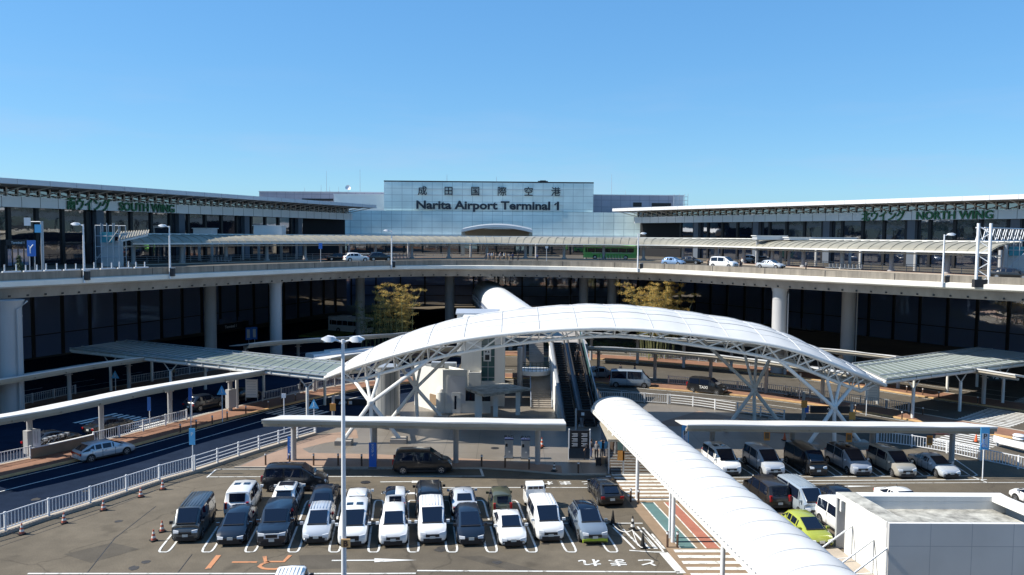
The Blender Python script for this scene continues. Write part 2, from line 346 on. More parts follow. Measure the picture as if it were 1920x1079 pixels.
mb = MB(); mb.flat(P2([(446, 876), (588, 818), (668, 806), (672, 822), (610, 831), (567, 842), (580, 850), (700, 852), (905, 862), (1052, 874), (1054, 889), (905, 877)]), .017); structure('plaza_brick', mb, M['pinkbrick'])
mb = MB(); mb.flat(P2([(1212, 800), (1310, 771), (1400, 786), (1500, 806), (1480, 815), (1300, 800)]), .017); structure('plaza_brick_right', mb, M['pinkbrick'])
mb = MB()
kp = crom(P2([(440, 877.5), (650, 878), (905, 879), (980, 884), (1055, 891), (1137, 891)]), 2)
mb.sweep(kp, [(-.09, 0), (-.09, .1), (.09, .1), (.09, 0)]); structure('plaza_kerb', mb, M['kerb'])
mb = MB(); fp = crom(P2(FENCE_L), 2); mb.sweep(fp, [(-.35, 0), (-.35, .22), (.15, .22), (.15, 0)]); structure('fence_kerb', mb, M['kerb'])
# lighter asphalt strip behind the railing: the road's sunlit edge put into colour
mb = MB(); mb.sweep(fp, [(.15, .008), (1.15, .008)], closed=False); structure('sunlit_road_edge', mb, M['asphalt'])
# ---- footpath with coloured lanes to the garage
mb = MB(); mb.flat(P2([(1137, 889), (1240, 889), (1300, 940), (1400, 1030), (1560, 1180), (1345, 1180), (1282, 1079), (1246, 1025)]), .008); structure('footpath', mb, M['lane_tan'])
def B3(x, y): return (960 + x / 4, 809 + y / 4)
def lane(poly, m, nm): mb = MB(); mb.flat(P2([B3(*p) for p in poly]), .016); structure(nm, mb, m)
lane([(968, 535), (1062, 535), (1385, 880), (1262, 880)], M['lane_teal'], 'teal_lane')
lane([(1140, 535), (1222, 535), (1565, 880), (1455, 880)], M['lane_red'], 'red_lane')
mk = MB(); Z = .024
def strip(a, b, w, z=Z, mbx=None):
    a, b = Vector(a[:2]), Vector(b[:2]); t = (b - a).normalized(); n_ = Vector((-t.y, t.x)) * w / 2
    (mbx or mk).flat([a - n_, b - n_, b + n_, a + n_], z)
def pline(pts, w, z=Z, mbx=None, rounded=False):
    p = P2(pts)
    if rounded: p = crom(p, .25)
    for n_ in (1,):
        nn = normals(p); m_ = mbx or mk
        L_ = [(q[0] + a[0] * w / 2, q[1] + a[1] * w / 2, z) for q, a in zip(p, nn)]; R_ = [(q[0] - a[0] * w / 2, q[1] - a[1] * w / 2, z) for q, a in zip(p, nn)]
        for i in range(len(p) - 1): m_.quad(L_[i], L_[i + 1], R_[i + 1], R_[i])
for x0, x1 in (((968, 535), (1262, 880)), ((1062, 535), (1385, 880)), ((1140, 535), (1455, 880)), ((1222, 535), (1565, 880))):
    pline([B3(*x0), B3(*x1)], .10)
def zebra(a0, a1, b0, b1, n, fill=.5):   # stripes parallel to a0-a1, repeated towards b0-b1 (world points)
    for i in range(n):
        t0, t1 = i / n, (i + fill) / n
        mk.flat([a0.lerp(b0, t0), a1.lerp(b1, t0), a1.lerp(b1, t1), a0.lerp(b0, t1)], Z)
wz = lambda p: W(p[0], p[1], 0)
zebra(wz(B3(745, 322)), wz(B3(1080, 322)), wz(B3(905, 535)), wz(B3(1290, 535)), 8)
zebra(wz(B3(1210, 890)), wz(B3(1665, 890)), wz(B3(1520, 1330)), wz(B3(2050, 1330)), 9)
# ---- parking bays: a double line with rounded front end between neighbours
VPX, VPY = 768, 432
def bx(xf, y): return VPX + (xf - VPX) * (y - VPY) / (1036 - VPY)
BND = [306, 387, 468, 549, 626, 700, 775, 848, 923, 998, 1072, 1150]
for i, b in enumerate(BND):
    for (y0, y1, yt, sg) in ((988, 1033, 1036, 1), (976, 942, 939, -1)):
        if sg < 0 and i < 2: continue
        sgn = []
        xl, xr = b - 10, b + 10
        pline([(bx(xl, y0), y0), (bx(xl, (y0 + y1) / 2), (y0 + y1) / 2), (bx(xl, y1 - sg * 3), y1 - sg * 3), (bx(b - 6, yt), yt), (bx(b + 6, yt), yt), (bx(xr, y1 - sg * 3), y1 - sg * 3), (bx(xr, (y0 + y1) / 2), (y0 + y1) / 2), (bx(xr, y0), y0)], .13, rounded=True)
pline([(480, 982), (1205, 982)], .13)
for i in range(5):                                            # hatched end bay
    pline([(1150 + i * 18, 990 + i * 3), (1190 + i * 14, 1030)], .14)
pline([(1205, 990), (1240, 1030), (1236, 1036), (1180, 1033)], .14, rounded=True)
pline([(1195, 988), (1228, 1030)], .12)
pline([(14 * 4 - 4, 1076.5), (700, 1076.5), (780, 1076)], .16); pline([(782, 1071), (1275, 1073.5)], .16)
pline([(1244, 1037), (1278, 1076)], .55); pline([(1140, 893), (1150, 914)], .4)
pline([(390, 895), (905, 893.5)], .13); pline([(388, 896), (405, 881)], .13); pline([(900, 877), (906, 894)], .2); pline([(405, 880.5), (900, 880)], .10)
pline([(780, 915), (1130, 915)], .13)
def arrow(x0, x1, xm, y, h): 
    pline([(x0, y), (xm, y - .5)], .16); a = [W(xm, y - h, 0), W(x1, y - .8, 0), W(xm, y + h * .8, 0)]; mk.flat(a, Z)
arrow(622, 782, 702, 1052, 4); arrow(713, 832, 772, 904.5, 2.2); arrow(715, 835, 765, 926, 2)
arrow(1525, 1645, 1590, 913, 1.6)
# right lot bays
pline([(1330, 903), (1850, 900)], .16); pline([(1340, 896), (1830, 893)], .12); pline([(1815, 891), (1852, 906)], .13)
pline([(1330, 918), (1530, 917)], .12); pline([(1330, 908), (1930, 905.5)], .10)
for x in (1318, 1400, 1477, 1553, 1632, 1718, 1806):
    pline([(x - 34, 862), (x + 8, 889), (x + 14, 893), (x + 24, 892), (x + 22, 888), (x - 18, 860)], .12, rounded=True)
# roads: lane lines, crosswalks
p = offset(K1, -3.6); 
for pth, s0, s1, dash in ((offset(K1, -3.4), 0, 400, 0), (offset(K1, -.75), 0, 400, 0), (offset(K1, 7.5), 0, 400, 3), (offset(K1, 4.5), 0, 400, 0), (offset(K2, -.8), 0, 400, 0), (offset(K2, 8.5), 0, 400, 0), (offset(K2, 12), 0, 400, 3)):
    L = arclen(pth)[-1]; s = 0
    while s < L - 1:
        e = min(L, s + (3 if dash else 2.0)); a, _, n0 = at_len(pth, s); b, _, n1 = at_len(pth, e)
        strip(a, b, .13); s = e + (4 if dash else 0)
def cross(pth, s, o0, o1, wd, n):
    # stripes along the road direction, repeated across the road from offset o0 to o1
    for i in range(n):
        o = o0 + (o1 - o0) * i / n; q0, t0, n0 = at_len(pth, s); q1, t1, n1 = at_len(pth, s + wd)
        mk.flat([(q0[0] + n0[0] * o, q0[1] + n0[1] * o), (q1[0] + n1[0] * o, q1[1] + n1[1] * o), (q1[0] + n1[0] * (o + .45), q1[1] + n1[1] * (o + .45)), (q0[0] + n0[0] * (o + .45), q0[1] + n0[1] * (o + .45))], Z)
def nearest_s(pth, px, py):
    q = W(px, py, 0); L = arclen(pth); return min(zip(L, pth), key=lambda a: (a[1][0] - q.x) ** 2 + (a[1][1] - q.y) ** 2)[0]
cross(K1, nearest_s(K1, 480, 774), -6.5, -.8, 4.5, 7); cross(K1, nearest_s(K1, 300, 824) + 1, 4.5, 13.5, 5, 10); cross(K2, nearest_s(K2, 60, 776), 5.5, 14, 4.5, 9)
cross(K1, nearest_s(K1, 1775, 800), 4.2, 14, 5, 12); cross(K1, nearest_s(K1, 1795, 804), -9, -.8, 5, 9); cross(K2, nearest_s(K2, 1860, 764), 5, 13, 4.5, 9)
pline([(700, 790), (760, 781)], .4); pline([(690, 797), (775, 787)], .4); pline([(705, 803), (780, 794)], .4)
structure('road_markings', mk, M['paint'])
mo = MB(); pline([(389, 1068), (410, 1042)], .30, mbx=mo); pline([(435, 1055), (482, 1055)], .20, mbx=mo); pline([(496, 1044), (498, 1054), (532, 1054), (544, 1042)], .24, mbx=mo)
pline([(505, 1054), (492, 1058), (486, 1063), (494, 1067), (516, 1068), (528, 1066)], .24, mbx=mo, rounded=True); structure('orange_road_markings', mo, M['orange_paint'])
def ground_text(body, px, py, size, sx=1.0):
    q = W(px, py, 0); o = text('road_lettering', body, (q.x, q.y, .03), size, M['paint'], None, rz=R(180 + 6), extrude=.0, bold=.02, flat=True, sx=sx); o['kind'] = 'structure'; return o
for ch, px in (('れ', 1104), ('ま', 1156), ('と', 1211)): ground_text(ch, px, 1051, 1.15, 1.2)
for ch, px in (('れ', 1022), ('ま', 1059), ('と', 1101)): ground_text(ch, px, 904, 1.0, 1.25)
mb = MB()
for x, y in ((685, 905), (928, 841)): q = W(x, y, 0); mb.cyl(q, .38, .012, .03, 16)
structure('manhole_covers', mb, M['trim'])
mb = MB()
for pts in ([(160, 1079), (215, 1010), (292, 950)], [(330, 1079), (360, 1040)], [(0, 1025), (190, 960), (330, 905), (380, 888)]):
    pline(pts, .05, z=.006, mbx=mb)
structure('asphalt_joints', mb, M['trim'])

# ================================================================== TERMINAL
def facade(pth, z0, z1, parent, nm, bay, mw, gm, hz=(), every=0, frame='window_frame'):
    """one glazed front along a plan path: panes as one curtain-wall part, mullions as another"""
    g = MB(); L = arclen(pth)[-1]; n = max(1, round(L / bay)); m = MB()
    for i in range(n):
        a, _, na = at_len(pth, L * i / n); b, _, nb = at_len(pth, L * (i + 1) / n)
        tilt = random.uniform(-.04, .04)
        g.quad((a[0], a[1], z0), (b[0], b[1], z0), (b[0] + nb[0] * tilt, b[1] + nb[1] * tilt, z1), (a[0] + na[0] * tilt, a[1] + na[1] * tilt, z1))
        q = (a[0] - na[0] * .12, a[1] - na[1] * .12); an = math.atan2(-na[0], na[1])
        m.box((q[0], q[1], (z0 + z1) / 2), (mw, .34, z1 - z0), an)
        for h in hz:
            c = ((a[0] + b[0]) / 2 - na[0] * .1, (a[1] + b[1]) / 2 - na[1] * .1); m.box((c[0], c[1], h), (L / n - mw, .2, .16), an)
    g.build('glazing', gm, parent); m.build(frame, M['mullion'], parent)
ZD = 14.3                                                         # deck level
def wing(name, label, pth, ext, sign, side):
    t = thing(name, label, 'terminal wing', (pth[1][0], pth[1][1], 0))
    full = crom(pth, 4) if False else [pth[0], pth[1], pth[2]]
    full = sub(full, 0, arclen(full)[-1], 4)
    L = arclen(full)[-1]
    # fascia band 23.0 .. 24.6
    mb = MB(); mb.sweep(full, [(-.6, 23.0), (-.6, 24.6), (0, 24.6), (0, 23.0)]); k = 0.0; mb.m = 1
    while k < L:
        q, tt, nn = at_len(full, k); mb.box((q[0] - nn[0] * .6, q[1] - nn[1] * .6, 23.8), (.06, .03, 1.6), math.atan2(tt[1], tt[0])); k += 3.1
    mb.build('fascia', [M['greyclad'], M['mullion']], t)
    # clerestory: dark glass and white posts, struts up to the eaves
    mb = MB(); mb.sweep(full, [(.5, 24.6), (.5, 26.0)], closed=False); mb.build('clerestory_glass', M['glass2'], t)
    posts = MB(); st = MB(); k = .4; i = 0
    while k < L:
        q, tt, nn = at_len(full, k); a = math.atan2(tt[1], tt[0])
        posts.box((q[0] + nn[0] * .3, q[1] + nn[1] * .3, 25.25), (.2, .2, 1.3), a)
        posts.box((q[0] + tt[0] * 1.1 + nn[0] * .25, q[1] + tt[1] * 1.1 + nn[1] * .25, 24.9), (.9, .1, .18), a)
        if i % 2 == 0:
            s_ = 1 if side > 0 else -1
            e = (q[0] - nn[0] * 6.6 - tt[0] * 1.5 * 0, q[1] - nn[1] * 6.6, 25.96)
            st.bar((q[0] - nn[0] * .1, q[1] - nn[1] * .1, 24.75), e, .15)
        k += 1.8; i += 1
    posts.build('clerestory_frame', M['white'], t); st.build('eaves_struts', M['white'], t)
    # roof with deep eaves; runs past the end of the façade
    e0, t0, _ = at_len(full, L if side < 0 else 0); 
    rp = full + [(full[-1][0] + t0[0] * .6, full[-1][1] + t0[1] * .6)] if side < 0 else [(full[0][0] - t0[0] * 1.2, full[0][1] - t0[1] * 1.2)] + full
    mb = MB(); mb.sweep(rp, [(-7.2, 26.0), (-7.2, 26.75), (1, 27.2), (34, 27.3), (34, 26.3), (.6, 26.02)]); rf = mb
    mb = MB(); mb.sweep(rp, [(-6.9, 25.96), (-6.9, 25.99), (.4, 25.99), (.4, 25.96)]); mb.build('eaves_soffit', M['soffit'], t)
    mb = rf; mb.m = 1; k = 1.5; Lr = arclen(rp)[-1]
    while k < Lr:
        q, tt, nn = at_len(rp, k); mb.box((q[0] - nn[0] * 7.2, q[1] - nn[1] * 7.2, 26.38), (.07, .05, .74), math.atan2(tt[1], tt[0])); k += 4.5
    mb.build('roof', [M['roofmetal'], M['soffit']], t)
    up = sub(full, 0, L - 19, 4) if side < 0 else sub(full, 16, L, 4)
    facade(offset(up, .9), ZD, 23.0, t, 'up', 4.6, .55, M['glass2'], hz=(17.6,))
    facade(offset(full, 1.2), 0, ZD - .6, t, 'low', 5.2, .5, M['glass'], hz=(3.4,))
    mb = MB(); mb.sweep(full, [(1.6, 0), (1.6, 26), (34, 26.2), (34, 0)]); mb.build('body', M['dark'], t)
    k = 6.0
    while k < arclen(up)[-1]:
        q, tt, nn = at_len(up, k); cb = MB(); cb.box((q[0] + nn[0] * .35, q[1] + nn[1] * .35, (ZD + 23) / 2), (1.5, .9, 23 - ZD), math.atan2(tt[1], tt[0])); k += 18.4
        cb.build('facade_column', M['pilaster'], t)
    if side > 0:
        a, tt, nn = at_len(full, 0.0); b, _, _ = at_len(full, 16)
    return t, full
south, SF = wing('terminal_wing', 'long grey terminal wing lettered SOUTH WING with deep eaves in shade', FL, 0, None, -1)
north, NF = wing('terminal_wing', 'long terminal wing lettered NORTH WING with bright sunlit roof edge', FR, 0, None, 1)
def fascia_sign(pf, parent, words):
    for body, pxa, pxb, size, bold, flip in words:
        # centre of the word on the fascia, from its two end pixels
        ss = []
        for px in (pxa, pxb):
            best = min(range(0, int(arclen(pf)[-1] * 4)), key=lambda k: abs(proj(at_len(pf, k / 4)[0], 23.8)[0] - px)); ss.append(best / 4)
        s = sum(ss) / 2; q, tt, nn = at_len(pf, s); Lw = abs(ss[1] - ss[0])
        me = text_mesh(body, size, .1, bold); wd = max(v.co.x for v in me.vertices) - min(v.co.x for v in me.vertices)
        text('lettering', body, (q[0] - nn[0] * .74, q[1] - nn[1] * .74, 23.8 - size * .34), size, M['signgreen'], parent, rz=math.atan2(tt[1], tt[0]), extrude=.12, bold=bold, sx=Lw / wd)
def proj(p, z):
    d = Vector((p[0], p[1], z)) - Vector((0, 0, CAM_H)); k = d.dot(_f); return CX + FPX * d.dot(_r) / k, CY - FPX * d.dot(_u) / k
fascia_sign(SF, south, [('南ウイング', 119, 200, 2.1, .03, 0), ('SOUTH WING', 217, 322, 2.0, .045, 0)])
fascia_sign(NF, north, [('北ウイング', 1619, 1701, 2.1, .03, 0), ('NORTH WING', 1722, 1867, 2.0, .045, 0)])
# ---- central block
YC = 224.0
def xc(px, Y=YC): return (px - 960) / FPX * Y
def zc(px, py, Y=YC): return WY(px, py, Y).z
t = thing('terminal_building', 'pale green panelled terminal block with large name lettering above the deck', 'terminal building', (0, YC, 0))
mb = MB(); x0, x1, zt = WY(720, 340, YC).x, WY(1113, 345, YC).x, WY(915, 342.5, YC).z
mb.box(((x0 + x1) / 2, YC + 8, (26 + zt) / 2), (x1 - x0, 16, zt - 26)); mb.build('sign_wall', M['greenwall'], t)
mb = MB(); mb.box(((x0 + x1) / 2, YC + 8, zt + .15), (x1 - x0 + .1, 16.1, .3)); mb.build('coping', M['trim'], t)
mb = MB(); low = smooth_path([(-66, 226), (-50, YC - 1.0), (-40, YC - .6), (0, YC - .4), (28, YC - .6), (38, YC - 2)], 0)
low = crom([(-66, 208), (-54, 217), (-40, 222.8), (0, YC - .4), (24, 223.2), (36, 221.5)], 3)
mb.sweep(low, [(0, ZD), (0, 25.9), (6, 25.9), (6, ZD)]); mb.build('curved_wall', M['greenwall'], t)
facade(offset(low, .5), 0, ZD - .6, t, 'low', 6.5, .4, M['glass'], hz=(2.8, 5.5, 8.3, 11))
# deck-level glazing in front of the lower wall
facade(offset(low, -1.0), ZD, 18.6, t, 'doors', 5.0, .5, M['glass2'], hz=(17.2,))
mb = MB(); mb.sweep(offset(low, -1.2), [(-.4, 18.6), (-.4, 19.4), (1, 19.4), (1, 18.6)]); mb.build('door_canopy', M['greyclad'], t)
words = [('成', 792), ('田', 841), ('国', 891), ('際', 941), ('空', 991), ('港', 1042)]
for ch, px in words:
    q = WY(px, 365.5 + (px - 916) * .009, YC - .45); text('lettering', ch, q, 2.6, M['signnavy'], t, extrude=.12, bold=.025)
q = WY(916, 392.5, YC - .45)
me = text_mesh('Narita Airport Terminal 1', 3.05, .1, .10); wd = max(v.co.x for v in me.vertices) - min(v.co.x for v in me.vertices)
wanted = WY(1050, 390, YC).x - WY(783, 390, YC).x
text('lettering', 'Narita Airport Terminal 1', q, 3.05, M['signnavy'], t, rz=0, extrude=.12, bold=.10, sx=wanted / wd)
mb = MB(); p = WY(1043.5, 381.5, YC - .45); mb.bar(p, (p.x - .55, p.y, p.z - .5), .24, .38); mb.build('lettering', M['signnavy'], t)
rl = MB()
for py in (355, 365.5, 383, 393): 
    a, b = WY(776, py, YC - .3), WY(1057, py + 2.2, YC - .3); rl.bar(a, b, .1)
rl.build('letter_rails', M['greyclad'], t)
# entrance hood in the middle of the deck front
mb = MB(); hood = []
a, b = WY(866, 432, 206), WY(998, 434, 206)
prof = []
for i in range(13):
    u = i / 12; x = a.x + (b.x - a.x) * u; z = a.z + 1.2 * (1 - (2 * u - 1) ** 2) + .2; prof.append((x, z))
mb.loft([[(x, 204 + k, z + dz) for x, z in prof] for k, dz in ((0, 0), (14, .5))], closed=False); mb.loft([[(x, 204 + k, z - .7) for x, z in prof] for k in (0, 14)], closed=False)
mb.loft([[(x, 204, z) for x, z in prof], [(x, 204, z - .7) for x, z in prof]], closed=False); mb.build('entrance_hood', M['greyclad'], t)
for x in (a.x + .4, b.x - .4): mb = MB(); mb.box((x, 204.6, (ZD + a.z) / 2), (.8, .8, a.z - ZD)); mb.build('hood_post', M['beige'], t)
mb = MB(); mb.box(((a.x + b.x) / 2, 216, 19.8), (b.x - a.x, 4, 2.6)); mb.build('hood_wall', M['beige'], t)
# roof clutter on the block
mb = MB(); q = WY(1018, 344, YC + 2); mb.box((q.x, q.y, zt + .5), (1.6, 1, .6)); mb.box((q.x - 1, q.y, zt + .4), (.8, .8, .5)); mb.box((q.x + 1, q.y, zt + .4), (.7, .8, .5)); mb.build('roof_unit', M['trim'], t)
# ---- plain blocks behind
def block(label, pxl, pxr, pyt, Y, dz, m, slots=()):
    t = thing('terminal_building', label, 'terminal building', (WY(pxl, pyt, Y).x, Y, 0)); a, b = WY(pxl, pyt, Y), WY(pxr, pyt, Y)
    z = (a.z + b.z) / 2; mb = MB(); mb.box(((a.x + b.x) / 2, Y + 12, z / 2), (b.x - a.x, 24, z)); mb.build('wall', m, t)
    mb = MB(); mb.box(((a.x + b.x) / 2, Y + 12, z + .12), (b.x - a.x + .3, 24.3, .24)); mb.build('coping', M['greyclad'], t)
    for l, r, yt, yb in slots:
        p, q = WY(l, yt, Y), WY(r, yb, Y); mb = MB(); mb.box(((p.x + q.x) / 2, Y + .05, (p.z + q.z) / 2), (q.x - p.x, .3, p.z - q.z)); mb.build('louvre', M['mullion'], t)
    return t, z
b1, z1_ = block('long lavender grey roof block behind the south wing roof', 486, 722, 361, 262, 0, M['lavender'], [(566, 625, 372.5, 377)])
b2, z2_ = block('low pinkish grey roof block left of the lettered wall', 626, 722, 366, 240, 0, M['greyclad'])
b3, z3_ = block('pinkish grey roof block right of the lettered wall', 1110, 1262, 367, 240, 0, M['lavender'], [(1187, 1203, 380, 388), (1222, 1258, 381, 388)])
b4, z4_ = block('small grey roof box above the north wing end', 1255, 1282, 367.5, 244, 0, M['greyclad'])
def mast(px, pyt, Y, zb, label, dish=False, r=.07):
    a = WY(px, pyt, Y); t = thing('antenna_mast', label, 'antenna', (a.x, Y, zb), group='antennas on the terminal roofs')
    mb = MB(); mb.tube([(a.x, Y, zb), (a.x, Y, a.z)], r, 6, r * .5); mb.build('pole', M['galv'], t)
    mb = MB(); mb.box((a.x, Y, zb + .2), (.6, .6, .4)); 
    mb.build('base', M['greyclad'], t)
    if dish:
        mb = MB(); mb.lathe((0, 0, 0), [(.01, 0), (.5, .12), (.8, .35), (.82, .36), (.5, .2), (.01, .08)], 14)
        mm = Matrix.Rotation(R(70), 4, 'X'); mb.v = [mm @ v + Vector((a.x, Y - .2, a.z)) for v in mb.v]; mb.build('dish', M['greyclad'], t)
for i, (px, py, Y, zb, lb, d) in enumerate([(612, 321, 264, z1_, 'tall thin antenna mast left on the lavender roof block', 0), (675, 318, 250, z2_, 'tall thin antenna mast just left of the lettered wall', 0),
        (602, 347, 264, z1_, 'short antenna just left of the tall mast', 0), (571, 352, 264, z1_, 'short antenna at the left of the lavender roof block', 0), (618, 350, 264, z1_, 'short antenna just right of the tall mast', 0), (635, 351, 264, z1_, 'small antenna left of the round dish', 0),
        (653, 353, 250, z2_, 'mast with round satellite dish on the low roof block', 1), (838, 328, 228, zt, 'short lightning rod left of centre on the lettered wall', 0), (931, 332, 228, zt, 'short lightning rod at the centre of the lettered wall', 0), (1147, 327, 248, z3_, 'tall thin antenna mast right of the lettered wall', 0), (1173, 358, 248, z3_, 'short antenna right of the tall right mast', 0)]):
    mast(px, py, Y, zb, lb, d)
sc = thing('scaffold', 'small grey scaffold on the corner of the right roof block', 'scaffold', (WY(1283, 367, 240).x, 240, 24))
mb = MB()
for px in (1264, 1274, 1284, 1290):
    a = WY(px, 364, 239.4); mb.tube([(a.x, 239.4, 24), a], .07, 5)
for py in (369, 376, 383): mb.tube([WY(1264, py, 239.4), WY(1290, py + .3, 239.4)], .06, 5)
mb.build('poles', M['galv'], sc)

mb = MB()
for pts in ([(120, 1040), (210, 1018), (262, 1030), (170, 1056)], [(560, 1042), (640, 1040), (655, 1066), (565, 1068)], [(860, 1044), (905, 1043), (1010, 1070), (955, 1070)], [(930, 897), (1040, 896), (1050, 912), (935, 913)], [(560, 897), (640, 896), (642, 903), (556, 904)], [(1400, 920), (1500, 919), (1520, 926), (1415, 927)]): mb.flat(P2(pts), .005)
structure('asphalt_patches', mb, M['patch'])
mb = MB(); rs = random.Random(4)
for k in range(46):
    xx, yy = (rs.uniform(320, 1150), rs.choice((1012, 1020, 960, 968, 985, 1045))) if k < 30 else (rs.uniform(60, 1250), rs.uniform(892, 1070)); c_ = W(xx, yy + rs.uniform(-4, 4), 0); r_ = rs.uniform(.10, .42); mb.flat([(c_.x + r_ * rs.uniform(.6, 1.2) * math.cos(a), c_.y + r_ * rs.uniform(.6, 1.3) * math.sin(a)) for a in [2 * math.pi * i / 9 for i in range(9)]], .009 + k * .0001)
structure('oil_stains', mb, M['oil'])
# ================================================================== ELEVATED DEPARTURES ROADWAY
ZP = 15.2
DP = [W(x, y, ZP)[:2] for x, y in [(0, 512), (160, 507), (320, 501), (480, 496), (600, 492), (700, 489), (790, 487.5), (960, 489), (1127, 491), (1180, 492.5), (1300, 497), (1440, 503.5), (1560, 508), (1650, 511.5), (1760, 516), (1920, 521.5)]]
DP = [(DP[0][0] * 2 - DP[2][0], DP[0][1] * 2 - DP[2][1])] + DP + [(DP[-1][0] * 2 - DP[-3][0], DP[-1][1] * 2 - DP[-3][1])]
DP = smooth_path(crom(DP, 3), 14)
deck = thing('elevated_roadway', 'curved elevated departures roadway on round columns in front of the terminal', 'elevated road', (0, 140, 0))
def nearest(path, x, y): return min(range(len(path)), key=lambda i: (path[i][0] - x) ** 2 + (path[i][1] - y) ** 2)
mb = MB(); back = [FL[0], FL[1], FL[2], (-30, 219), (0, 223), (24, 222.5), FR[0], FR[1], FR[2]]
mb.prism([tuple(p) for p in offset(DP, .2)][::1] + [(p[0], p[1]) for p in back[::-1]], ZD - .6, ZD); mb.build('deck_slab', M['road2'], deck)
mb = MB(); mb.sweep(DP, [(0, ZD - .1), (0, ZP), (.28, ZP), (.28, ZD - .1)])
mb.m = 1; k = 2.0; L = arclen(DP)[-1]
while k < L:
    q, tt, nn = at_len(DP, k); mb.box((q[0] - nn[0] * .0, q[1] - nn[1] * .0, (ZD + ZP) / 2), (.09, .03, ZP - ZD - .05), math.atan2(tt[1], tt[0])); k += 9.0
mb.build('parapet', [M['parapet'], M['trim']], deck)
mb = MB(); mb.sweep(DP, [(-.35, ZD - .55), (-.35, ZD - .02), (-.02, ZD + .06), (.2, ZD + .06), (.2, ZD - .75)]); mb.build('fascia', M['deckwhite'], deck)
mb = MB(); mb.sweep(DP, [(.9, ZD - .6), (1.5, ZD - 1.9), (7.5, ZD - 1.9), (8.5, ZD - .6)]); mb.m = 1
k = 1.0
while k < L:
    q, tt, nn = at_len(DP, k); mb.box((q[0] + nn[0] * 1.35, q[1] + nn[1] * 1.35, ZD - 1.65), (.2, .2, .2), math.atan2(tt[1], tt[0])); k += 1.9
mb.build('girder', [M['concrete'], M['trim']], deck)
mb = MB(); mb.sweep(DP, [(16, ZD - .6), (16.5, ZD - 1.6), (26, ZD - 1.6), (26.5, ZD - .6)]); mb.build('girder', M['concrete'], deck)
for px, pw, d, pipe in ((27, 41, 3.6, 1), (378, 22, 18, 0), (523, 22, 3.2, 0), (680, 15, 20, 0), (837, 18, 17, 0), (1074, 17, 17, 0), (1468, 26, 3.0, 1), (1585, 25, 17, 1), (-260, 40, 3.6, 0), (1165, 12, 20, 0)):
    op = offset(DP, d); k = min(range(len(op)), key=lambda i: abs(proj(op[i], 8)[0] - px)); q = op[k]
    if px < -100: q = (-66, 62)
    if px == 27: q = tuple(W(24, 788)[:2])
    dist = math.hypot(q[0], q[1]); r = pw / 2 / FPX * q[1]; r = min(max(r, .85), 1.25)
    mb = MB(); mb.lathe((q[0], q[1], 0), [(r, 0), (r, ZD - 3.6), (r * 1.03, ZD - 3.6), (r * 1.03, ZD - 3.45), (r, ZD - 3.45), (r, ZD - 2.6), (r * 1.25, ZD - 1.85)], 24)
    c = mb.build('column', M['column'], deck, smooth=40)
    if pipe:
        mb = MB(); nn = (.85, -.5); mb.tube([(q[0] + r * 1.05, q[1] - r * .55, 0), (q[0] + r * 1.05, q[1] - r * .55, ZD - 2.8), (q[0] + r * 1.4, q[1] + .5, ZD - 2.0)], .10, 6); mb.build('drain_pipe', M['column'], c)
# pavement island and kerb on the deck, brick walk beside the façade
DC = [W(x, y, ZD)[:2] for x, y in [(228, 498), (317, 495.5), (489, 491), (620, 488), (720, 486), (870, 485), (960, 485.5), (1055, 487), (1180, 488.5), (1300, 491), (1414, 497), (1545, 505), (1698, 512), (1784, 515.5), (1884, 521)]]
DC = smooth_path(crom(DC, 2), 10)
DC0 = DC
mb = MB(); mb.sweep(DC, [(-1.6, ZD), (-1.6, ZD + .16), (3.4, ZD + .16), (3.4, ZD)]); mb.build('island', M['brick'], deck)
mb = MB(); mb.sweep(DC, [(-1.9, ZD), (-1.9, ZD + .17), (-1.6, ZD + .17), (-1.6, ZD)]); mb.build('island_kerb', M['kerb'], deck)
# ---- louvred canopy along the island
LC = arclen(DC)[-1]
cn = thing('canopy', 'long ribbed canopy on round posts along the departures kerb on the elevated roadway', 'canopy', (DC[0][0], DC[0][1], ZD))
prof = [(-3.0, 17.75), (-2.6, 18.1), (-1.5, 18.55), (0, 18.9), (1.6, 19.05), (3.0, 19.1)]
mb = MB()
def ribs(s, nn): return None
rp = sub(DC, 0, LC, 2)
top = [(o, z) for o, z in prof]; bot = [(o, z - .12) for o, z in prof[::-1]]

mb.sweep(rp, top + bot); mb.build('roof', M['canopytop'], cn)
mb = MB(); k = .3
while k < LC:
    q, tt, nn = at_len(DC, k)
    ring = [[(q[0] + nn[0] * o + tt[0] * dx, q[1] + nn[1] * o + tt[1] * dx, z + dz) for o, z in prof] for dx, dz in ((-.09, 0), (-.09, .09), (.09, .09), (.09, 0))]
    n_ = len(prof); mb.loft([[ring[a][i] for a in range(4)] for i in range(n_)]); k += 1.75
mb.build('roof_ribs', M['canopytop'], cn)
mb = MB(); mb.sweep(rp, [(-3.12, 17.55), (-3.12, 17.8), (-2.9, 17.8), (-2.9, 17.55)]); mb.sweep(rp, [(2.9, 19.05), (2.9, 19.3), (3.15, 19.3), (3.15, 19.05)]); mb.build('edge_beam', M['whitesteel'], cn)
mb = MB(); mb.sweep(rp, [(-1.0, 17.15), (-1.0, 17.35), (-.8, 17.35), (-.8, 17.15)]); mb.build('service_rail', M['whitesteel'], cn)
k = 2.0
while k < LC:
    q, tt, nn = at_len(DC, k); mb = MB(); mb.lathe((q[0], q[1], ZD + .16), [(.55, 0), (.55, .25), (.33, .3), (.33, 4.3)], 14)
    mb.build('post', M['column'], cn, smooth=40); k += 8.6
k = 5.0
while k < LC:                                                   # slim back row
    q, tt, nn = at_len(DC, k); q = (q[0] + nn[0] * 9, q[1] + nn[1] * 9); mb = MB(); mb.cyl(q, .26, ZD, 18.0, 10); mb.build('post', M['column'], cn, smooth=40); k += 12
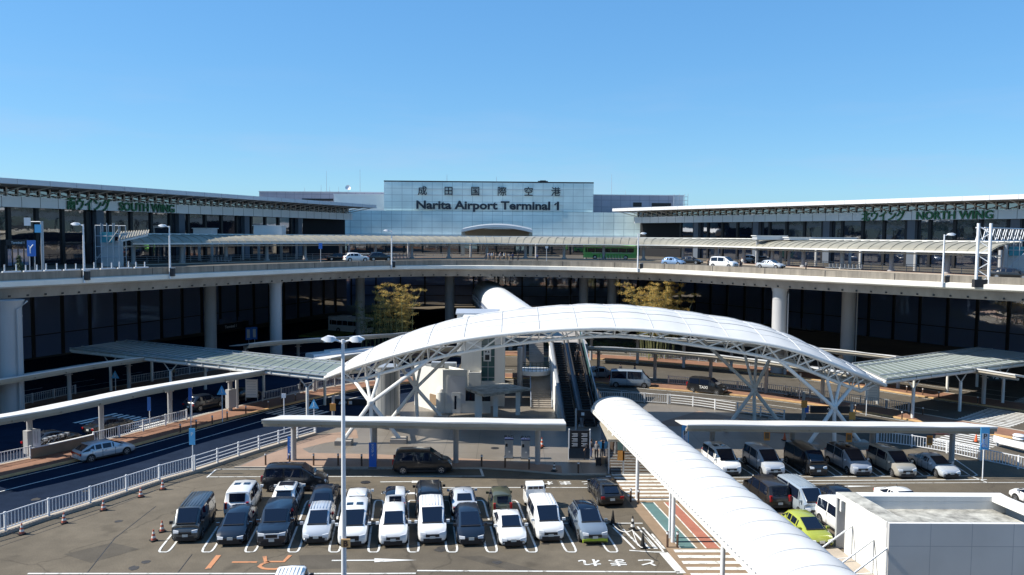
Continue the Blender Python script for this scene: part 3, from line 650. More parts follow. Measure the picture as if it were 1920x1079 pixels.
# railing between the island posts
fe = thing('railing', 'grey railing along the canopy island on the elevated roadway', 'railing', (DC[0][0], DC[0][1], ZD))
mb = MB(); rr = offset(sub(DC, 2, LC * .43, 2), 2.6)
for z in (.55, .9, 1.2): mb.tube([(p[0], p[1], ZD + z) for p in rr], .04, 5)
rr2 = offset(sub(DC, LC * .66, LC - 2, 2), 2.6)
for z in (.55, .9, 1.2): mb.tube([(p[0], p[1], ZD + z) for p in rr2], .04, 5)
mb.build('rails', M['galv'], fe); mb = MB()
for pth in (rr, rr2):
    for p in pth: mb.bar((p[0], p[1], ZD + .16), (p[0], p[1], ZD + 1.2), .06)
mb.build('posts', M['galv'], fe)

# ================================================================== GROUND-LEVEL WALKWAY CANOPIES
def walkway(label, path, zt=4.15, bay=7.2, name='walkway_canopy', post_off=0.35, start=2.0, box_posts=(), cap_end=True):
    p_off = 2.1; path = offset(path, -2.5); t = thing(name, label, 'canopy', (path[0][0], path[0][1], 0)); L = arclen(path)[-1]
    p = sub(path, 0, L, .9); nn = normals(p); al = arclen(p); rings = []
    for q, n_, s in zip(p, nn, al):
        w_ = abs(math.sin(math.pi * s / bay)); dz = .10 * w_
        pr = [(-2.6, zt + .70), (-2.6, zt + .78 + dz * .5), (-1.2, zt + .56 + dz), (.8, zt + .22 + dz * .8), (2.6, zt - .02 + dz * .4), (2.6, zt - .10), (0, zt + .18)]
        rings.append([(q[0] + n_[0] * o, q[1] + n_[1] * o, z) for o, z in pr])
    mb = MB(); mb.loft(rings); mb.build('roof', M['membrane'], t)
    mb = MB(); mb.sweep(p, [(-2.5, zt + .42), (-2.5, zt + .71), (-2.3, zt + .71), (-2.3, zt + .42)]); mb.sweep(p, [(-2.15, zt + .12), (-2.15, zt + .36), (-1.85, zt + .36), (-1.85, zt + .12)]); mb.build('beam', M['beige'], t)
    mb = MB(); k = start
    while k < L:
        q, tt, n_ = at_len(path, k); mb.bar((q[0] - n_[0] * 2.3, q[1] - n_[1] * 2.3, zt + .42), (q[0], q[1], zt + .05), .14, .32); mb.bar((q[0], q[1], zt - .06), (q[0] + n_[0] * 2.3, q[1] + n_[1] * 2.3, zt - .45), .14, .36); k += bay / 2
    mb.build('brackets', M['beige'], t)
    k = start; i = 0
    while k < L:
        q, tt, n_ = at_len(path, k); q = (q[0] + n_[0] * p_off, q[1] + n_[1] * p_off); mb = MB(); a = math.atan2(tt[1], tt[0])
        mb.cyl(q, .23, 0, zt - .15, 12); mb.box((q[0], q[1], zt - .85), (.9, .12, .1), a)
        po = mb.build('post', M['column'], t, smooth=40)
        if i in box_posts:
            mb = MB(); mb.box((q[0] - n_[0] * .1, q[1] - n_[1] * .1, 1.45), (.95, .6, 2.0), a); mb.build('equipment_box', M['column'], po)
        k += bay; i += 1
    return t
C1 = smooth_path(crom([W(x, y, 4.15)[:2] for x, y in [(-150, 801), (0, 780), (88, 762), (175, 742), (283, 722), (375, 709), (438, 699), (520, 685), (572, 674), (655, 662), (750, 656), (860, 650), (960, 648), (1100, 651), (1210, 655), (1327, 664), (1440, 676), (1540, 690), (1640, 706), (1765, 729), (1930, 762)]], 2), 6)
C2 = smooth_path(crom([W(x, y, 4.15)[:2] for x, y in [(-150, 732), (0, 710), (60, 699), (125, 687), (238, 673), (350, 658), (480, 643), (630, 634), (730, 627), (830, 622), (960, 621), (1100, 625), (1230, 633), (1322, 640), (1440, 646), (1552, 655), (1710, 672), (1832, 691), (1960, 711)]], 2), 6)
L1 = arclen(C1)[-1]; L2 = arclen(C2)[-1]
def s_px(path, px, z=3.7):
    L = arclen(path); best = (1e9, 0)
    for i in range(len(path) - 1):
        for k in range(12):
            u = k / 12; d_ = abs(proj((path[i][0] + (path[i + 1][0] - path[i][0]) * u, path[i][1] + (path[i + 1][1] - path[i][1]) * u), z)[0] - px)
            if d_ < best[0]: best = (d_, L[i] + (L[i + 1] - L[i]) * u)
    return best[1]
def walk_px(label, path, pa, pb, **k): return walkway(label, sub(path, max(0, s_px(path, pa)), s_px(path, pb), 1.2), **k)
walk_px('near curving white walkway canopy at the left road, ending below the glass roof', C1, -150, 470, box_posts=(1, 4, 5), start=1.2)
walk_px('white walkway canopy behind the left tip of the membrane arch', C1, 560, 870)
walk_px('low walkway canopy behind the grey van under the membrane arch', C1, 1095, 1640)
walk_px('far curving walkway canopy in the shade at the left terminal front', C2, -150, 250, box_posts=(1,), start=1.2)
walk_px('far walkway canopy from the glass roof to the white stair block', C2, 430, 850)
walk_px('far walkway canopy right of the escalators, running to the right glass roof', C2, 1085, 1720)
walk_px('walkway canopy at the right picture edge below the glass roof', C2, 1820, 1990)
def line_path(a, b, za=3.8): A, B = W(*a, za), W(*b, za); n = 24; return [(A.x + (B.x - A.x) * i / n, A.y + (B.y - A.y) * i / n) for i in range(n + 1)]
pl1 = walkway('straight white walkway canopy in front of the plaza, left of the escalator', line_path((527, 779), (1057, 787)), bay=7.0, start=1.2, zt=3.8)
pl2 = walkway('straight white walkway canopy right of the white tube roof, above the parked cars', line_path((1266, 788), (1806, 793), 3.4), bay=7.0, start=3.2, zt=3.4)

# ================================================================== GLASS-ROOFED CROSSWALK CANOPIES
def glass_canopy(label, f0, f1, b0, b1, z0=4.9, sign=1):
    F0, F1, B0, B1 = (W(*p, z0) for p in (f0, f1, b0, b1)); t = thing('glass_canopy', label, 'canopy', (F0.x, F0.y, 0))
    up = Vector((0, 0, 1)); mb = MB(); 
    mb.loft([[F0, F1, F1 + up * .04, F0 + up * .04], [B0, B1, B1 + up * .04, B0 + up * .04]]); mb.build('glass_roof', M['glassroof'], t)
    L = (F1 - F0).length; n = int(L / 1.25); mb = MB()
    for i in range(n + 1):
        a = F0.lerp(F1, i / n); b = B0.lerp(B1, i / n); mb.bar(a + up * .07, b + up * .07, .05, .06)
    for u in (0, .2, .82, 1):
        mb.bar(F0.lerp(B0, u) + up * .16, F1.lerp(B1, u) + up * .12, .10, .10)
    mb.build('roof_frame', M['galv'], t)
    mb = MB()
    for u in (.04, .96): mb.tube([F0.lerp(B0, u) - up * .28, F1.lerp(B1, u) - up * .28], .24, 10)
    mb.build('edge_tube', M['whitesteel'], t, smooth=40)
    mb = MB(); m_ = int(L / 2.5)
    for i in range(m_ + 1):
        a = F0.lerp(F1, i / m_); b = B0.lerp(B1, i / m_); mb.bar(a - up * .15, b - up * .15, .14, .2)
    mb.build('roof_beams', M['whitesteel'], t)
    for u in (.16, .42, .68, .93):
        for v in (.1, .9):
            q = F0.lerp(F1, u).lerp(B0.lerp(B1, u), v); mb = MB(); mb.cyl(q, .17, 0, z0 - 1.5, 10)
            d = (F1 - F0).normalized()
            for s in (-1, 1): mb.bar((q.x, q.y, z0 - 1.6), (q.x + d.x * s * 1.3, q.y + d.y * s * 1.3, z0 - .4), .09)
            mb.build('post', M['whitesteel'], t, smooth=40)
glass_canopy('blue tinted glass roof over the left crosswalk, half in shade', (131, 655), (612, 707), (236, 640), (646, 681))
glass_canopy('green tinted glass roof over the right crosswalk in the sun', (1662, 713), (1990, 672), (1598, 684), (1835, 653))

# ================================================================== CENTRAL MEMBRANE ARCH
FRONT = [(610, 706), (632, 698), (655, 689), (690, 677), (730, 665), (780, 652), (830, 640.5), (895, 630), (960, 622.5), (1040, 616), (1120, 612.5), (1210, 615), (1320, 626.5), (1440, 642), (1502, 657), (1565, 681), (1615, 702), (1660, 720)]
arch = thing('membrane_canopy', 'large white membrane arch roof on steel trusses over the central plaza', 'canopy', (0, 80, 0))
XA, XB, YA = -18.2, 37.0, 81.0
def yfront(x): v = (x - (XA + XB) / 2) / ((XB - XA) / 2); return YA - 7.2 * (1 - min(1, abs(v)) ** 6)
FR3 = []
for px, py in FRONT:
    Y = 76
    for _ in range(12): p = WY(px, py, Y); Y = yfront(p.x)
    FR3.append(p)
def resample3(pts, n):
    L = [0]
    for a, b in zip(pts, pts[1:]): L.append(L[-1] + (b - a).length)
    out = []
    for k in range(n + 1):
        s = L[-1] * k / n; i = 0
        while i < len(L) - 2 and L[i + 1] < s: i += 1
        out.append(pts[i].lerp(pts[i + 1], (s - L[i]) / (L[i + 1] - L[i])))
    return out
NA = 72
FR3 = resample3(FR3, NA)
for _ in range(2): FR3 = [FR3[0]] + [(a + b * 2 + c) / 4 for a, b, c in zip(FR3, FR3[1:], FR3[2:])] + [FR3[-1]]
# rear edge mirrors the front about the centre line, slightly higher crown between
BK3 = [Vector((p.x, 2 * YA - p.y + 1.0, p.z + .1)) for p in FR3]
NT = 24; rings = []
for i in range(NA + 1):
    a, b = FR3[i], BK3[i]; u = abs(2 * i / NA - 1); wid = (b - a).length; crown = 1.15 * (1 - u ** 2.2) + .1 * min(1, wid / 6)
    bayp = abs(math.sin(math.pi * i / 4)); ring = []
    for j in range(NT + 1):
        t_ = j / NT; q = a.lerp(b, t_); pillow = (.10 if i > NA * .42 else .03) * abs(math.sin(math.pi * t_ * 5)) ** .7 * bayp ** .7 * (1 if wid > 5 else .3)
        seam = -.02 * (1 - bayp)
        ring.append(q + Vector((0, 0, crown * (1 - (2 * t_ - 1) ** 2) + pillow + seam * (1 if 0 < j < NT else 0))))
    rings.append(ring)
mb = MB(); mb.loft([r + [p - Vector((0, 0, .06)) for p in r[::-1]] for r in rings]); mb.build('membrane', M['membrane'], arch, smooth=50)
mb = MB()
for i in range(4, NA - 2, 4): mb.tube([rings[i][j] + Vector((0, 0, .015)) for j in range(NT + 1)], .045, 4)
for j in range(6, NT, 6): mb.tube([rings[i][j] + Vector((0, 0, .015)) for i in range(3, NA - 2)], .045, 4)
for j in (3, 9, 15, 21): mb.tube([rings[i][j] + Vector((0, 0, .0)) for i in range(3, NA - 2)], .03, 4)
mb.build('seams', M['seam'], arch)
def edge(P, nm, z=0):
    mb = MB(); mb.tube([p + Vector((0, 0, -.16 + z)) for p in P], .2, 8); mb.build(nm, M['whitesteel'], arch, smooth=50)
edge(FR3, 'edge_beam'); edge(BK3, 'edge_beam')
def truss(P, inward, nm):
    n = len(P) - 1; ch = []
    for i, p in enumerate(P):
        u = abs(2 * i / n - 1); d = .95 + .75 * min(1, u * 1.5); 
        if i < 3 or i > n - 3: d *= min(i, n - i) / 3
        ch.append(p + Vector((0, inward * 1.1, -d)))
    mb = MB(); mb.tube(ch[1:-1], .17, 8)
    for i in range(1, n):
        mb.bar(ch[i], P[i - 1 if i % 2 else i + 1] + Vector((0, 0, -.2)), .12); mb.bar(ch[i], P[i] + Vector((0, 0, -.2)), .10) if i % 2 == 0 else mb.bar(ch[i], P[i + 1] + Vector((0, 0, -.2)), .12)
        q = P[i] + Vector((0, inward * 3.2, .25)); 
        if i % 2 == 0 and abs(P[i].y - YA) > 4: mb.bar(ch[i], q, .10); mb.bar(ch[i], P[min(n, i + 2)] + Vector((0, inward * 3.2, .25)), .09)
    mb.build(nm, M['whitesteel'], arch); return ch
cf = truss(FR3[::2], 1, 'front_truss'); cb_ = truss(BK3[::2], -1, 'rear_truss')
mb = MB()                                                            # cross ribs under the membrane
for i in range(4, NA - 1, 4):
    mb.tube([rings[i][j] - Vector((0, 0, .22)) for j in range(0, NT + 1, 2)], .09, 6)
mb.build('cross_ribs', M['whitesteel'], arch)
def xsupport(node, ch, feet, reach):
    mb = MB(); N = Vector(node)
    for s in (-1, 1):
        tgt = min(ch, key=lambda q: abs(q.x - (N.x + s * reach[0 if s < 0 else 1]))); mb.tube([N, tgt], .18, 8)
        tgt2 = min(ch, key=lambda q: abs(q.x - (N.x + s * .7))); mb.tube([N, tgt2], .15, 8)
    for f in feet: mb.tube([N, f], .19, 8)
    mb.lathe(N, [(.05, -.3), (.3, -.2), (.34, 0), (.3, .2), (.05, .3)], 10)
    mb.build('branching_column', M['whitesteel'], arch, smooth=40)
    for f in (feet[0], feet[-1]):
        mb = MB(); mb.box((f[0], f[1], .22), (1.5, 1.3, .44)); mb.build('column_footing', M['concrete'], arch)
for (px, py), Y, ch, dy in (((695, 756), 75.2, cf, 1), ((1564, 765), 75.6, cf, 1), ((780, 728), 84.6, cb_, -1), ((1414, 732), 84.6, cb_, -1)):
    N = WY(px, py, Y); r_ = (2.2, 5.6) if N.x < 5 else (5.6, 2.2)
    xsupport(N, ch, [(N.x - 2.4, Y - .5, .4), (N.x + .15, Y, 0), (N.x + 2.6, Y + .3, .4)], r_)

# ================================================================== CENTRE BUILDINGS
def prism_thing(name, label, cat, poly, z, m, roofm=None, par=.35):
    t = thing(name, label, cat, (poly[0][0], poly[0][1], 0)); mb = MB(); mb.prism(poly, 0, z - .3); mb.build('wall', m, t)
    cx, cy = sum(p[0] for p in poly) / len(poly), sum(p[1] for p in poly) / len(poly)
    mb = MB(); inn = [(cx + (p[0] - cx) * .93, cy + (p[1] - cy) * .93) for p in poly]; n_ = len(poly)
    for i in range(n_):
        j = (i + 1) % n_; mb.loft([[(*poly[k], z - .3), (*inn[k], z - .3), (*inn[k], z + .02), (*poly[k], z + .02)] for k in (i, j)])
    mb.build('parapet', m, t); mb = MB(); mb.prism(inn, z - .32, z - .26); mb.build('roof', roofm or M['dirtyroof'], t); return t
A = W(830, 775); B = W(777, 760); C_ = W(876, 775)
dv = Vector((B.x - A.x, B.y - A.y)); ev = Vector((C_.x - A.x, C_.y - A.y))
sb = prism_thing('service_building', 'small white service building with a door beside the elevator tower', 'building', [(A.x, A.y), (C_.x, C_.y), (C_.x + dv.x, C_.y + dv.y), (B.x, B.y)], 4.75, M['whitewall'])
mb = MB(); fx = (A.x + C_.x) / 2 + .15; mb.box((fx, A.y - .03, 1.15), (.95, .08, 2.3)); d_ = mb.build('door', M['white'], sb); mb = MB(); mb.box((fx - .1, A.y - .08, 1.2), (.22, .04, 1.5)); mb.build('window', M['carglass'], d_)
mb = MB(); mb.box((fx, A.y - .02, 2.6), (2.0, .06, 3.0)); mb.v = mb.v; mb.build('wall_panel', M['greyclad'], sb)
mb = MB(); mb.box(((A.x + B.x) / 2 + .9, (A.y + B.y) / 2 - 1.1, 1.25), (2.0, .12, 1.15), math.atan2(dv.y, dv.x)); mb.build('plaque', M['lane_tan'], sb)
mb = MB(); mb.cyl((A.x - .2, A.y + .3), .55, 0, 2.3, 14); mb.lathe((A.x - .2, A.y + .3, 2.3), [(.55, 0), (.4, .35), (.02, .5)], 14); mb.build('pipe_cowl', M['whitewall'], sb, smooth=40)
for x_, y_ in ((-.9, 3.4), (.6, 3.0)):
    mb = MB(); mb.box((A.x + x_, A.y + y_, 4.85), (1.3, 1.0, .55)); mb.build('roof_vent', M['galv'], sb)
# lower white annex between service building and tower
an = prism_thing('annex', 'low white annex between the service building and the elevator tower', 'building', [(C_.x + .02, 90.6), (-3.4, 90.6), (-3.4, 95), (C_.x + .02, 95)], 4.1, M['whitewall'])
tw = thing('elevator_tower', 'white elevator tower with dark glass front below the membrane arch', 'elevator tower', (-3.2, 92, 0))
mb = MB(); mb.prism([(-5.7, 92), (-3.4, 92), (-3.4, 97), (-5.7, 97)], 0, 10.0); mb.prism([(-1.9, 92), (-.75, 92), (-.75, 97), (-1.9, 97)], 0, 10.0); mb.prism([(-3.4, 93), (-1.9, 93), (-1.9, 97), (-3.4, 97)], 0, 10.0)
mb.prism([(-3.4, 92.002), (-1.9, 92.002), (-1.9, 93), (-3.4, 93)], 0, 2.9); mb.build('shaft', M['whitewall'], tw)
mb = MB(); mb.box((-2.65, 92.35, 6.2), (1.5, .12, 6.6)); mb.build('glass_front', M['greenglass'], tw); mb = MB()
for z in (3.3, 4.5, 5.7, 6.9, 8.1): mb.box((-2.65, 92.27, z), (1.5, .06, .07))
mb.box((-2.65, 92.27, 6.2), (.07, .062, 6.6)); mb.build('glazing_bars', M['galv'], tw)
mb = MB(); mb.box((-2.75, 92.2, 5.9), (.85, .08, 1.5)); sg = mb.build('lift_sign', M['white'], tw)
mb = MB(); mb.box((-2.75, 92.15, 5.6), (.5, .02, .6)); 
for s in (-1, 1): mb.add([(-2.75 + s * .16 - .12, 92.15, 6.25 - s * .1), (-2.75 + s * .16 + .12, 92.15, 6.25 - s * .1), (-2.75 + s * .16, 92.15, 6.25 + s * .16)], [(0, 1, 2)])
mb.build('symbol', M['signblack'], sg)
tb = thing('tower_block', 'white block with flat grey roof above the left shoulder of the membrane arch', 'building', (-4.5, 98, 0))
a_, b_ = WY(857, 590, 97.5), WY(905, 590, 97.5); mb = MB(); mb.prism([(a_.x, 97.5), (b_.x + 1.2, 97.5), (b_.x + 1.8, 103), (a_.x - .3, 103)], 5, a_.z); mb.build('wall', M['whitewall'], tb)
mb = MB(); mb.prism([(a_.x - .15, 97.35), (b_.x + 1.4, 97.35), (b_.x + 2, 103.2), (a_.x - .45, 103.2)], a_.z, a_.z + .18); mb.build('roof', M['greyclad'], tb)
mb = MB(); mb.prism([(a_.x - 2.5, 98.5), (a_.x - .2, 98.5), (a_.x - .2, 101), (a_.x - 2.5, 101)], a_.z - 2.2, a_.z - 1.9); mb.build('ledge', M['whitewall'], tb)
dr = thing('vent_drum', 'round grey clad drum behind the left branching column', 'drum', W(727, 777))
q = W(727, 777); mb = MB(); mb.cyl(q, 1.32, 0, 5.2, 28); mb.build('shell', M['drum'], dr, smooth=40); mb = MB(); mb.cyl(q, 1.36, 5.2, 5.35, 28); mb.build('lid', M['galv'], dr)
# entry shelter with stained flat roof
S0, S1_, S2_, S3 = W(872, 729, 3.0), W(907, 742, 3.0), W(996, 730, 3.0), W(945, 720, 3.0)
sh = thing('entrance_shelter', 'flat stained concrete shelter roof on white piers before the elevator tower', 'shelter', (S1_.x, S1_.y, 0))
mb = MB(); mb.prism([S0[:2], S1_[:2], S2_[:2], S3[:2]], 2.85, 3.1); mb.build('roof', M['dirtyroof'], sh)
for px in (897, 929, 971):
    q = WY(px, 776, 86.2 + (px - 897) * .02); mb = MB(); mb.box((q.x, q.y, 1.42), (.75 if px < 900 else .5, .5, 2.84)); mb.build('pier', M['whitewall'], sh)
mb = MB(); mb.box((S0.x + 1.2, 88.4, 2.0), (3.0, .1, 1.3)); mb.build('window', M['carglass'], sh); mb = MB(); mb.box((S0.x + 1.2, 88.45, .68), (3.0, .2, 1.34)); mb.build('parapet_wall', M['whitewall'], sh)
# ---- stair with landing
stt = thing('stair', 'two flight stair with rounded landing and green railing beside the escalators', 'stair', (3, 92, 0))
def flight(mb, x0, x1, ya, za, yb, zb, n):
    for i in range(n):
        z = za + (zb - za) * (i + 1) / n; y0 = ya + (yb - ya) * i / n; mb.box(((x0 + x1) / 2, y0 + (yb - ya) / n / 2, z - .1), (x1 - x0, abs(yb - ya) / n, .2))
mb = MB(); flight(mb, 2.3, 4.6, 91.0, 0, 96.2, 3.3, 18); mb.build('lower_flight', M['concrete'], stt)
mb = MB(); flight(mb, 2.2, 4.0, 98, 3.3, 103, 6.5, 18); mb.build('upper_flight', M['concrete'], stt)
mb = MB(); mb.lathe((2.7, 96.4, 3.05), [(1.75, 0), (2.0, .06), (2.0, .55), (1.75, .56)], 24); mb.build('landing', M['white'], stt, smooth=40)
mb = MB()
for z in (.85, 1.1, 1.35, 1.6): mb.tube([(2.7 + 1.95 * math.cos(a), 96.4 + 1.95 * math.sin(a), 3.05 + z) for a in [R(150 + 14 * k) for k in range(16)]], .035, 5)
for k in range(16): a = R(150 + 14 * k); mb.bar((2.7 + 1.95 * math.cos(a), 96.4 + 1.95 * math.sin(a), 3.5), (2.7 + 1.95 * math.cos(a), 96.4 + 1.95 * math.sin(a), 4.65), .05)
mb.build('landing_railing', M['treegreen'], stt)
for x in (2.25, 4.65):
    mb = MB(); mb.bar((x, 91, .95), (x, 96.2, 4.25), .06); mb.bar((x, 91, .1), (x, 96.2, 3.4), .1, .35)
    for k in range(8): mb.bar((x, 91 + k * .7, .1 + k * .45), (x, 91 + k * .7, .95 + k * .45), .05)
    mb.build('handrail', M['galv'], stt)
for q in ((2.6, 96.6), (1.0, 95)):
    mb = MB(); mb.cyl(q, .3, 0, 3.06 if q[0] > 2 else 6.4, 14); mb.build('column', M['column'], stt, smooth=40)
# ---- two escalators side by side
def escal(label, xa, xb, ya, yb, zb, za=0.0):
    t = thing('escalator', label, 'escalator', (xa, ya, 0), group='escalators under the membrane arch'); d = Vector((xb - xa, yb - ya, zb - za)); mb = MB(); n = 34
    for i in range(n):
        c = Vector((xa, ya, za)) + d * ((i + .5) / n); mb.box((c.x, c.y, c.z), (1.0, d.y / n, .24))
    mb.build('steps', M['trim'], t)
    for s in (-1, 1):
        o = Vector((s * .68, 0, 0)); a = Vector((xa, ya, za)) + o; b = a + d; mb = MB(); mb.bar(a + V(0, 0, .35), b + V(0, 0, .35), .05, 1.1); 
        mb.build('balustrade', M['carglass'], t); mb = MB(); mb.tube([a + V(0, -.9, .5), a + V(0, -1.0, .8), a + V(0, -.6, 1.0), a + V(0, .6, 1.05), b + V(0, 0, 1.0), b + V(0, 1.4, 1.0)], .075, 6); mb.build('handrail', M['black'], t)
        mb = MB(); mb.bar(a + V(s * .12, 0, -.25), b + V(s * .12, 0, -.25), .22, .5); mb.build('side_panel', M['galv'], t)
escal('left escalator with black steps, beside the white wall fin', 6.25, 5.5, 82.5, 97.5, 6.7)
escal('right escalator with black steps, beside the green glass screen', 8.15, 7.3, 82.5, 97.5, 6.7)
fin = thing('wall_fin', 'thin white triangular wall along the left side of the escalators', 'wall', (5.0, 90, 0))
mb = MB(); mb.add([(5.25, 86.2, 0), (4.85, 93.5, 0), (4.72, 97.5, 0), (4.72, 97.5, 6.3), (5.25, 86.2, 1.4), (5.05, 86.2, 0), (4.65, 93.5, 0), (4.52, 97.5, 0), (4.52, 97.5, 6.3), (5.05, 86.2, 1.4)], [(0, 1, 2, 3, 4), (5, 9, 8, 7, 6), (0, 5, 6, 1), (1, 6, 7, 2), (2, 7, 8, 3), (3, 8, 9, 4), (4, 9, 5, 0)]); mb.build('slab', M['whitewall'], fin)
mb = MB(); mb.box((5.15, 86.15, .7), (.34, .1, 1.5)); mb.build('end_cap', M['whitewall'], fin)
gs = thing('glass_screen', 'sloping green glass screen along the right side of the escalators', 'screen', (8.6, 90, 0))
P0, P1_, P2_, P3 = (9.15, 83.2, 0), (9.15, 83.2, 2.1), (8.25, 97.8, 8.6), (8.25, 97.8, 4.2)
mb = MB(); mb.add([P0, P1_, P2_, P3] + [(p[0] + .08, p[1], p[2]) for p in (P0, P1_, P2_, P3)], [(0, 1, 2, 3), (4, 7, 6, 5), (0, 4, 5, 1), (1, 5, 6, 2), (2, 6, 7, 3), (3, 7, 4, 0)]); mb.build('panel', M['greenglass'], gs)
mb = MB()
for k in range(7): u = k / 6; mb.bar(Vector(P0).lerp(Vector(P3), u), Vector(P1_).lerp(Vector(P2_), u), .09)
mb.bar(P1_, P2_, .10); mb.build('frame', M['galv'], gs)
ld = thing('upper_landing', 'concrete upper landing at the head of the escalators under the arch', 'landing', (4, 105, 0))
mb = MB(); mb.prism([(-6, 103.2), (9.2, 103.2), (9.2, 114), (-6, 114)], 5.9, 6.5); mb.prism([(4.7, 97.6), (9.2, 97.6), (9.2, 103.2), (4.7, 103.2)], 5.9, 6.5); mb.build('slab', M['concrete'], ld)
for x in (-5, 1.2, 5.4, 8.9, 9.0):
    mb = MB(); mb.cyl((x, 103.8 if x != 9.0 else 98.4), .3, 0, 5.9, 12); mb.build('column', M['column'], ld, smooth=40)
mb = MB()
for z in (.4, .75, 1.1): mb.tube([(-6, 103.2, 6.5 + z), (2, 103.2, 6.5 + z)], .03, 5)
for k in range(9): mb.bar((-6 + k, 103.2, 6.5), (-6 + k, 103.2, 7.6), .05)
mb.build('railing', M['galv'], ld)
# ---- covered bridge from the landing to the terminal
br = thing('footbridge', 'white barrel roofed footbridge leading from the arch into the terminal', 'footbridge', (1, 108, 0))
A0, A1 = Vector((1.6, 105, 0)), Vector((-4.8, 158, 0)); ax = (A1 - A0).normalized(); nr = Vector((ax.y, -ax.x, 0)); rings = []; n = 30
for i in range(n + 1):
    c = A0.lerp(A1, i / n); k = .10 * abs(math.sin(math.pi * i / 2)); rise = .5 * i / n; rings.append([c + nr * (2.75 * math.cos(a)) + V(0, 0, 7.9 + rise + (2.3 + k) * math.sin(a)) for a in [math.pi * j / 14 for j in range(15)]])
mb = MB(); mb.loft([r + [p - V(0, 0, .08) for p in r[::-1]] for r in rings]); mb.build('barrel_roof', M['membrane'], br, smooth=40)
mb = MB(); mb.loft([[A0.lerp(A1, u) + nr * s + V(0, 0, z + .5 * u) for s, z in ((-2.9, 5.9), (2.9, 5.9), (2.9, 6.5), (-2.9, 6.5))] for u in (0, 1)]); mb.build('floor', M['concrete'], br)
for s in (-1, 1):
    mb = MB(); mb.loft([[A0.lerp(A1, u) + nr * (2.74 * s + d) + V(0, 0, z + .5 * u) for d, z in ((0, 6.5), (.06, 6.5), (.06, 7.9), (0, 7.9))] for u in (0, 1)]); mb.build('side_glazing', M['glass'], br)
    mb = MB()
    for z in (7.9, 7.2, 6.55): mb.bar(A0 + nr * 2.82 * s + V(0, 0, z), A1 + nr * 2.82 * s + V(0, 0, z + .5), .10)
    for i in range(19): c = A0.lerp(A1, i / 18) + nr * 2.82 * s; mb.bar(c + V(0, 0, 6.5), c + V(0, 0, 8.0), .08)
    mb.build('side_frame', M['galv'], br)
for u in (.3, .62, .92):
    for s in (-1, 1):
        c = A0.lerp(A1, u) + nr * 2.2 * s; mb = MB(); mb.cyl(c, .32, 0, 5.95, 12); mb.build('column', M['column'], br, smooth=40)

# ================================================================== NEAR TUBE ROOF
E0, E1 = W(1111, 766, 3.55), W(1351, 1005, 3.55); E0.z = E1.z = 0; ax = (E1 - E0).normalized(); nr = Vector((-ax.y, ax.x, 0)); 
E2 = E0 + ax * ((E1 - E0).length + 40)
if nr.x < 0: nr = -nr
tbr = thing('tube_walkway', 'long white barrel vaulted walkway roof running to the lower right corner', 'walkway roof', (E0.x, E0.y, 0))
LT = (E2 - E0).length; bay = 1.95; n = int(LT / bay * 6); rings = []; gap = int(6 * 2)
for i in range(n + 1):
    c = E0 + ax * (LT * i / n); ph = (i / 6) % 1; k = .16 * math.sin(math.pi * ph)
    rings.append([c + nr * (2.05 - 2.05 * math.cos(a)) + V(0, 0, 3.55 + (1.10 + k) * math.sin(a) ** .9) for a in [math.pi * j / 18 for j in range(19)]])
mb = MB(); mb.loft([r + [p - V(0, 0, .07) for p in r[::-1]] for r in rings]); mb.build('barrel_roof', M['membrane'], tbr, smooth=30)
mb = MB()
for i in range(0, n + 1, 6): mb.tube([p - V(0, 0, .06) for p in rings[i]], .06, 5)
mb.build('roof_hoops', M['whitesteel'], tbr)
mb = MB()
for i in range(0, n + 1, 6): mb.tube([p + V(0, 0, .012) for p in rings[i]], .03, 4)
mb.build('seams', M['seam'], tbr)
for o in (-.05, 4.15):
    mb = MB(); mb.bar(E0 + nr * o + V(0, 0, 3.42), E2 + nr * o + V(0, 0, 3.42), .22, .34); g_ = mb.build('eaves_gutter', M['whitesteel'], tbr)
    mb = MB()
    for i in range(int(LT / .5)): c = E0 + ax * (.25 + i * .5) + nr * (o - .13 if o < 1 else o + .13); mb.box((c.x, c.y, 3.62), (.06, .06, .06))
    mb.build('clamps', M['galv'], g_)
def s_tube(px):  return min([k * .1 for k in range(int(LT * 10))], key=lambda s: abs(proj((E0 + ax * s), 1.8)[0] - px))
for px, nposts in ((1138, 1), (1147, 1), (1192, 1), (1253, 1), (1259, 1), (1351, 1), (1420, 1)):
    s = s_tube(px)
    for o in ((.12,) if px in (1138, 1253) else (.12, 3.95)):
        c = E0 + ax * s + nr * o; mb = MB(); mb.cyl(c, .08 if px in (1253, 1138) else .13, 0, 3.4, 12); mb.build('post', M['rail'], tbr, smooth=40)
# glazed lobby under the far end of the tube
lb = thing('glass_lobby', 'dark glazed lobby under the tube roof with an orange vending poster', 'lobby', W(1143, 888))
a_, b_ = W(1141, 889), W(1222, 889); mb = MB(); mb.box(((a_.x + b_.x) / 2, a_.y + 3, 1.35), (b_.x - a_.x, 6, 2.7)); mb.build('glazing', M['glass2'], lb)
mb = MB(); mb.box(((a_.x + b_.x) / 2, a_.y + 3, 2.8), (b_.x - a_.x + .2, 6.2, .2)); mb.build('roof', M['beige'], lb); mb = MB()
for x in (a_.x, a_.x + 1.2, b_.x): mb.box((x, a_.y - .04, 1.35), (.12, .1, 2.7))
mb.build('frame', M['galv'], lb); mb = MB(); mb.box((a_.x + 1.0, a_.y - .06, 1.55), (.55, .06, .8)); mb.build('poster', M['signorange'], lb)

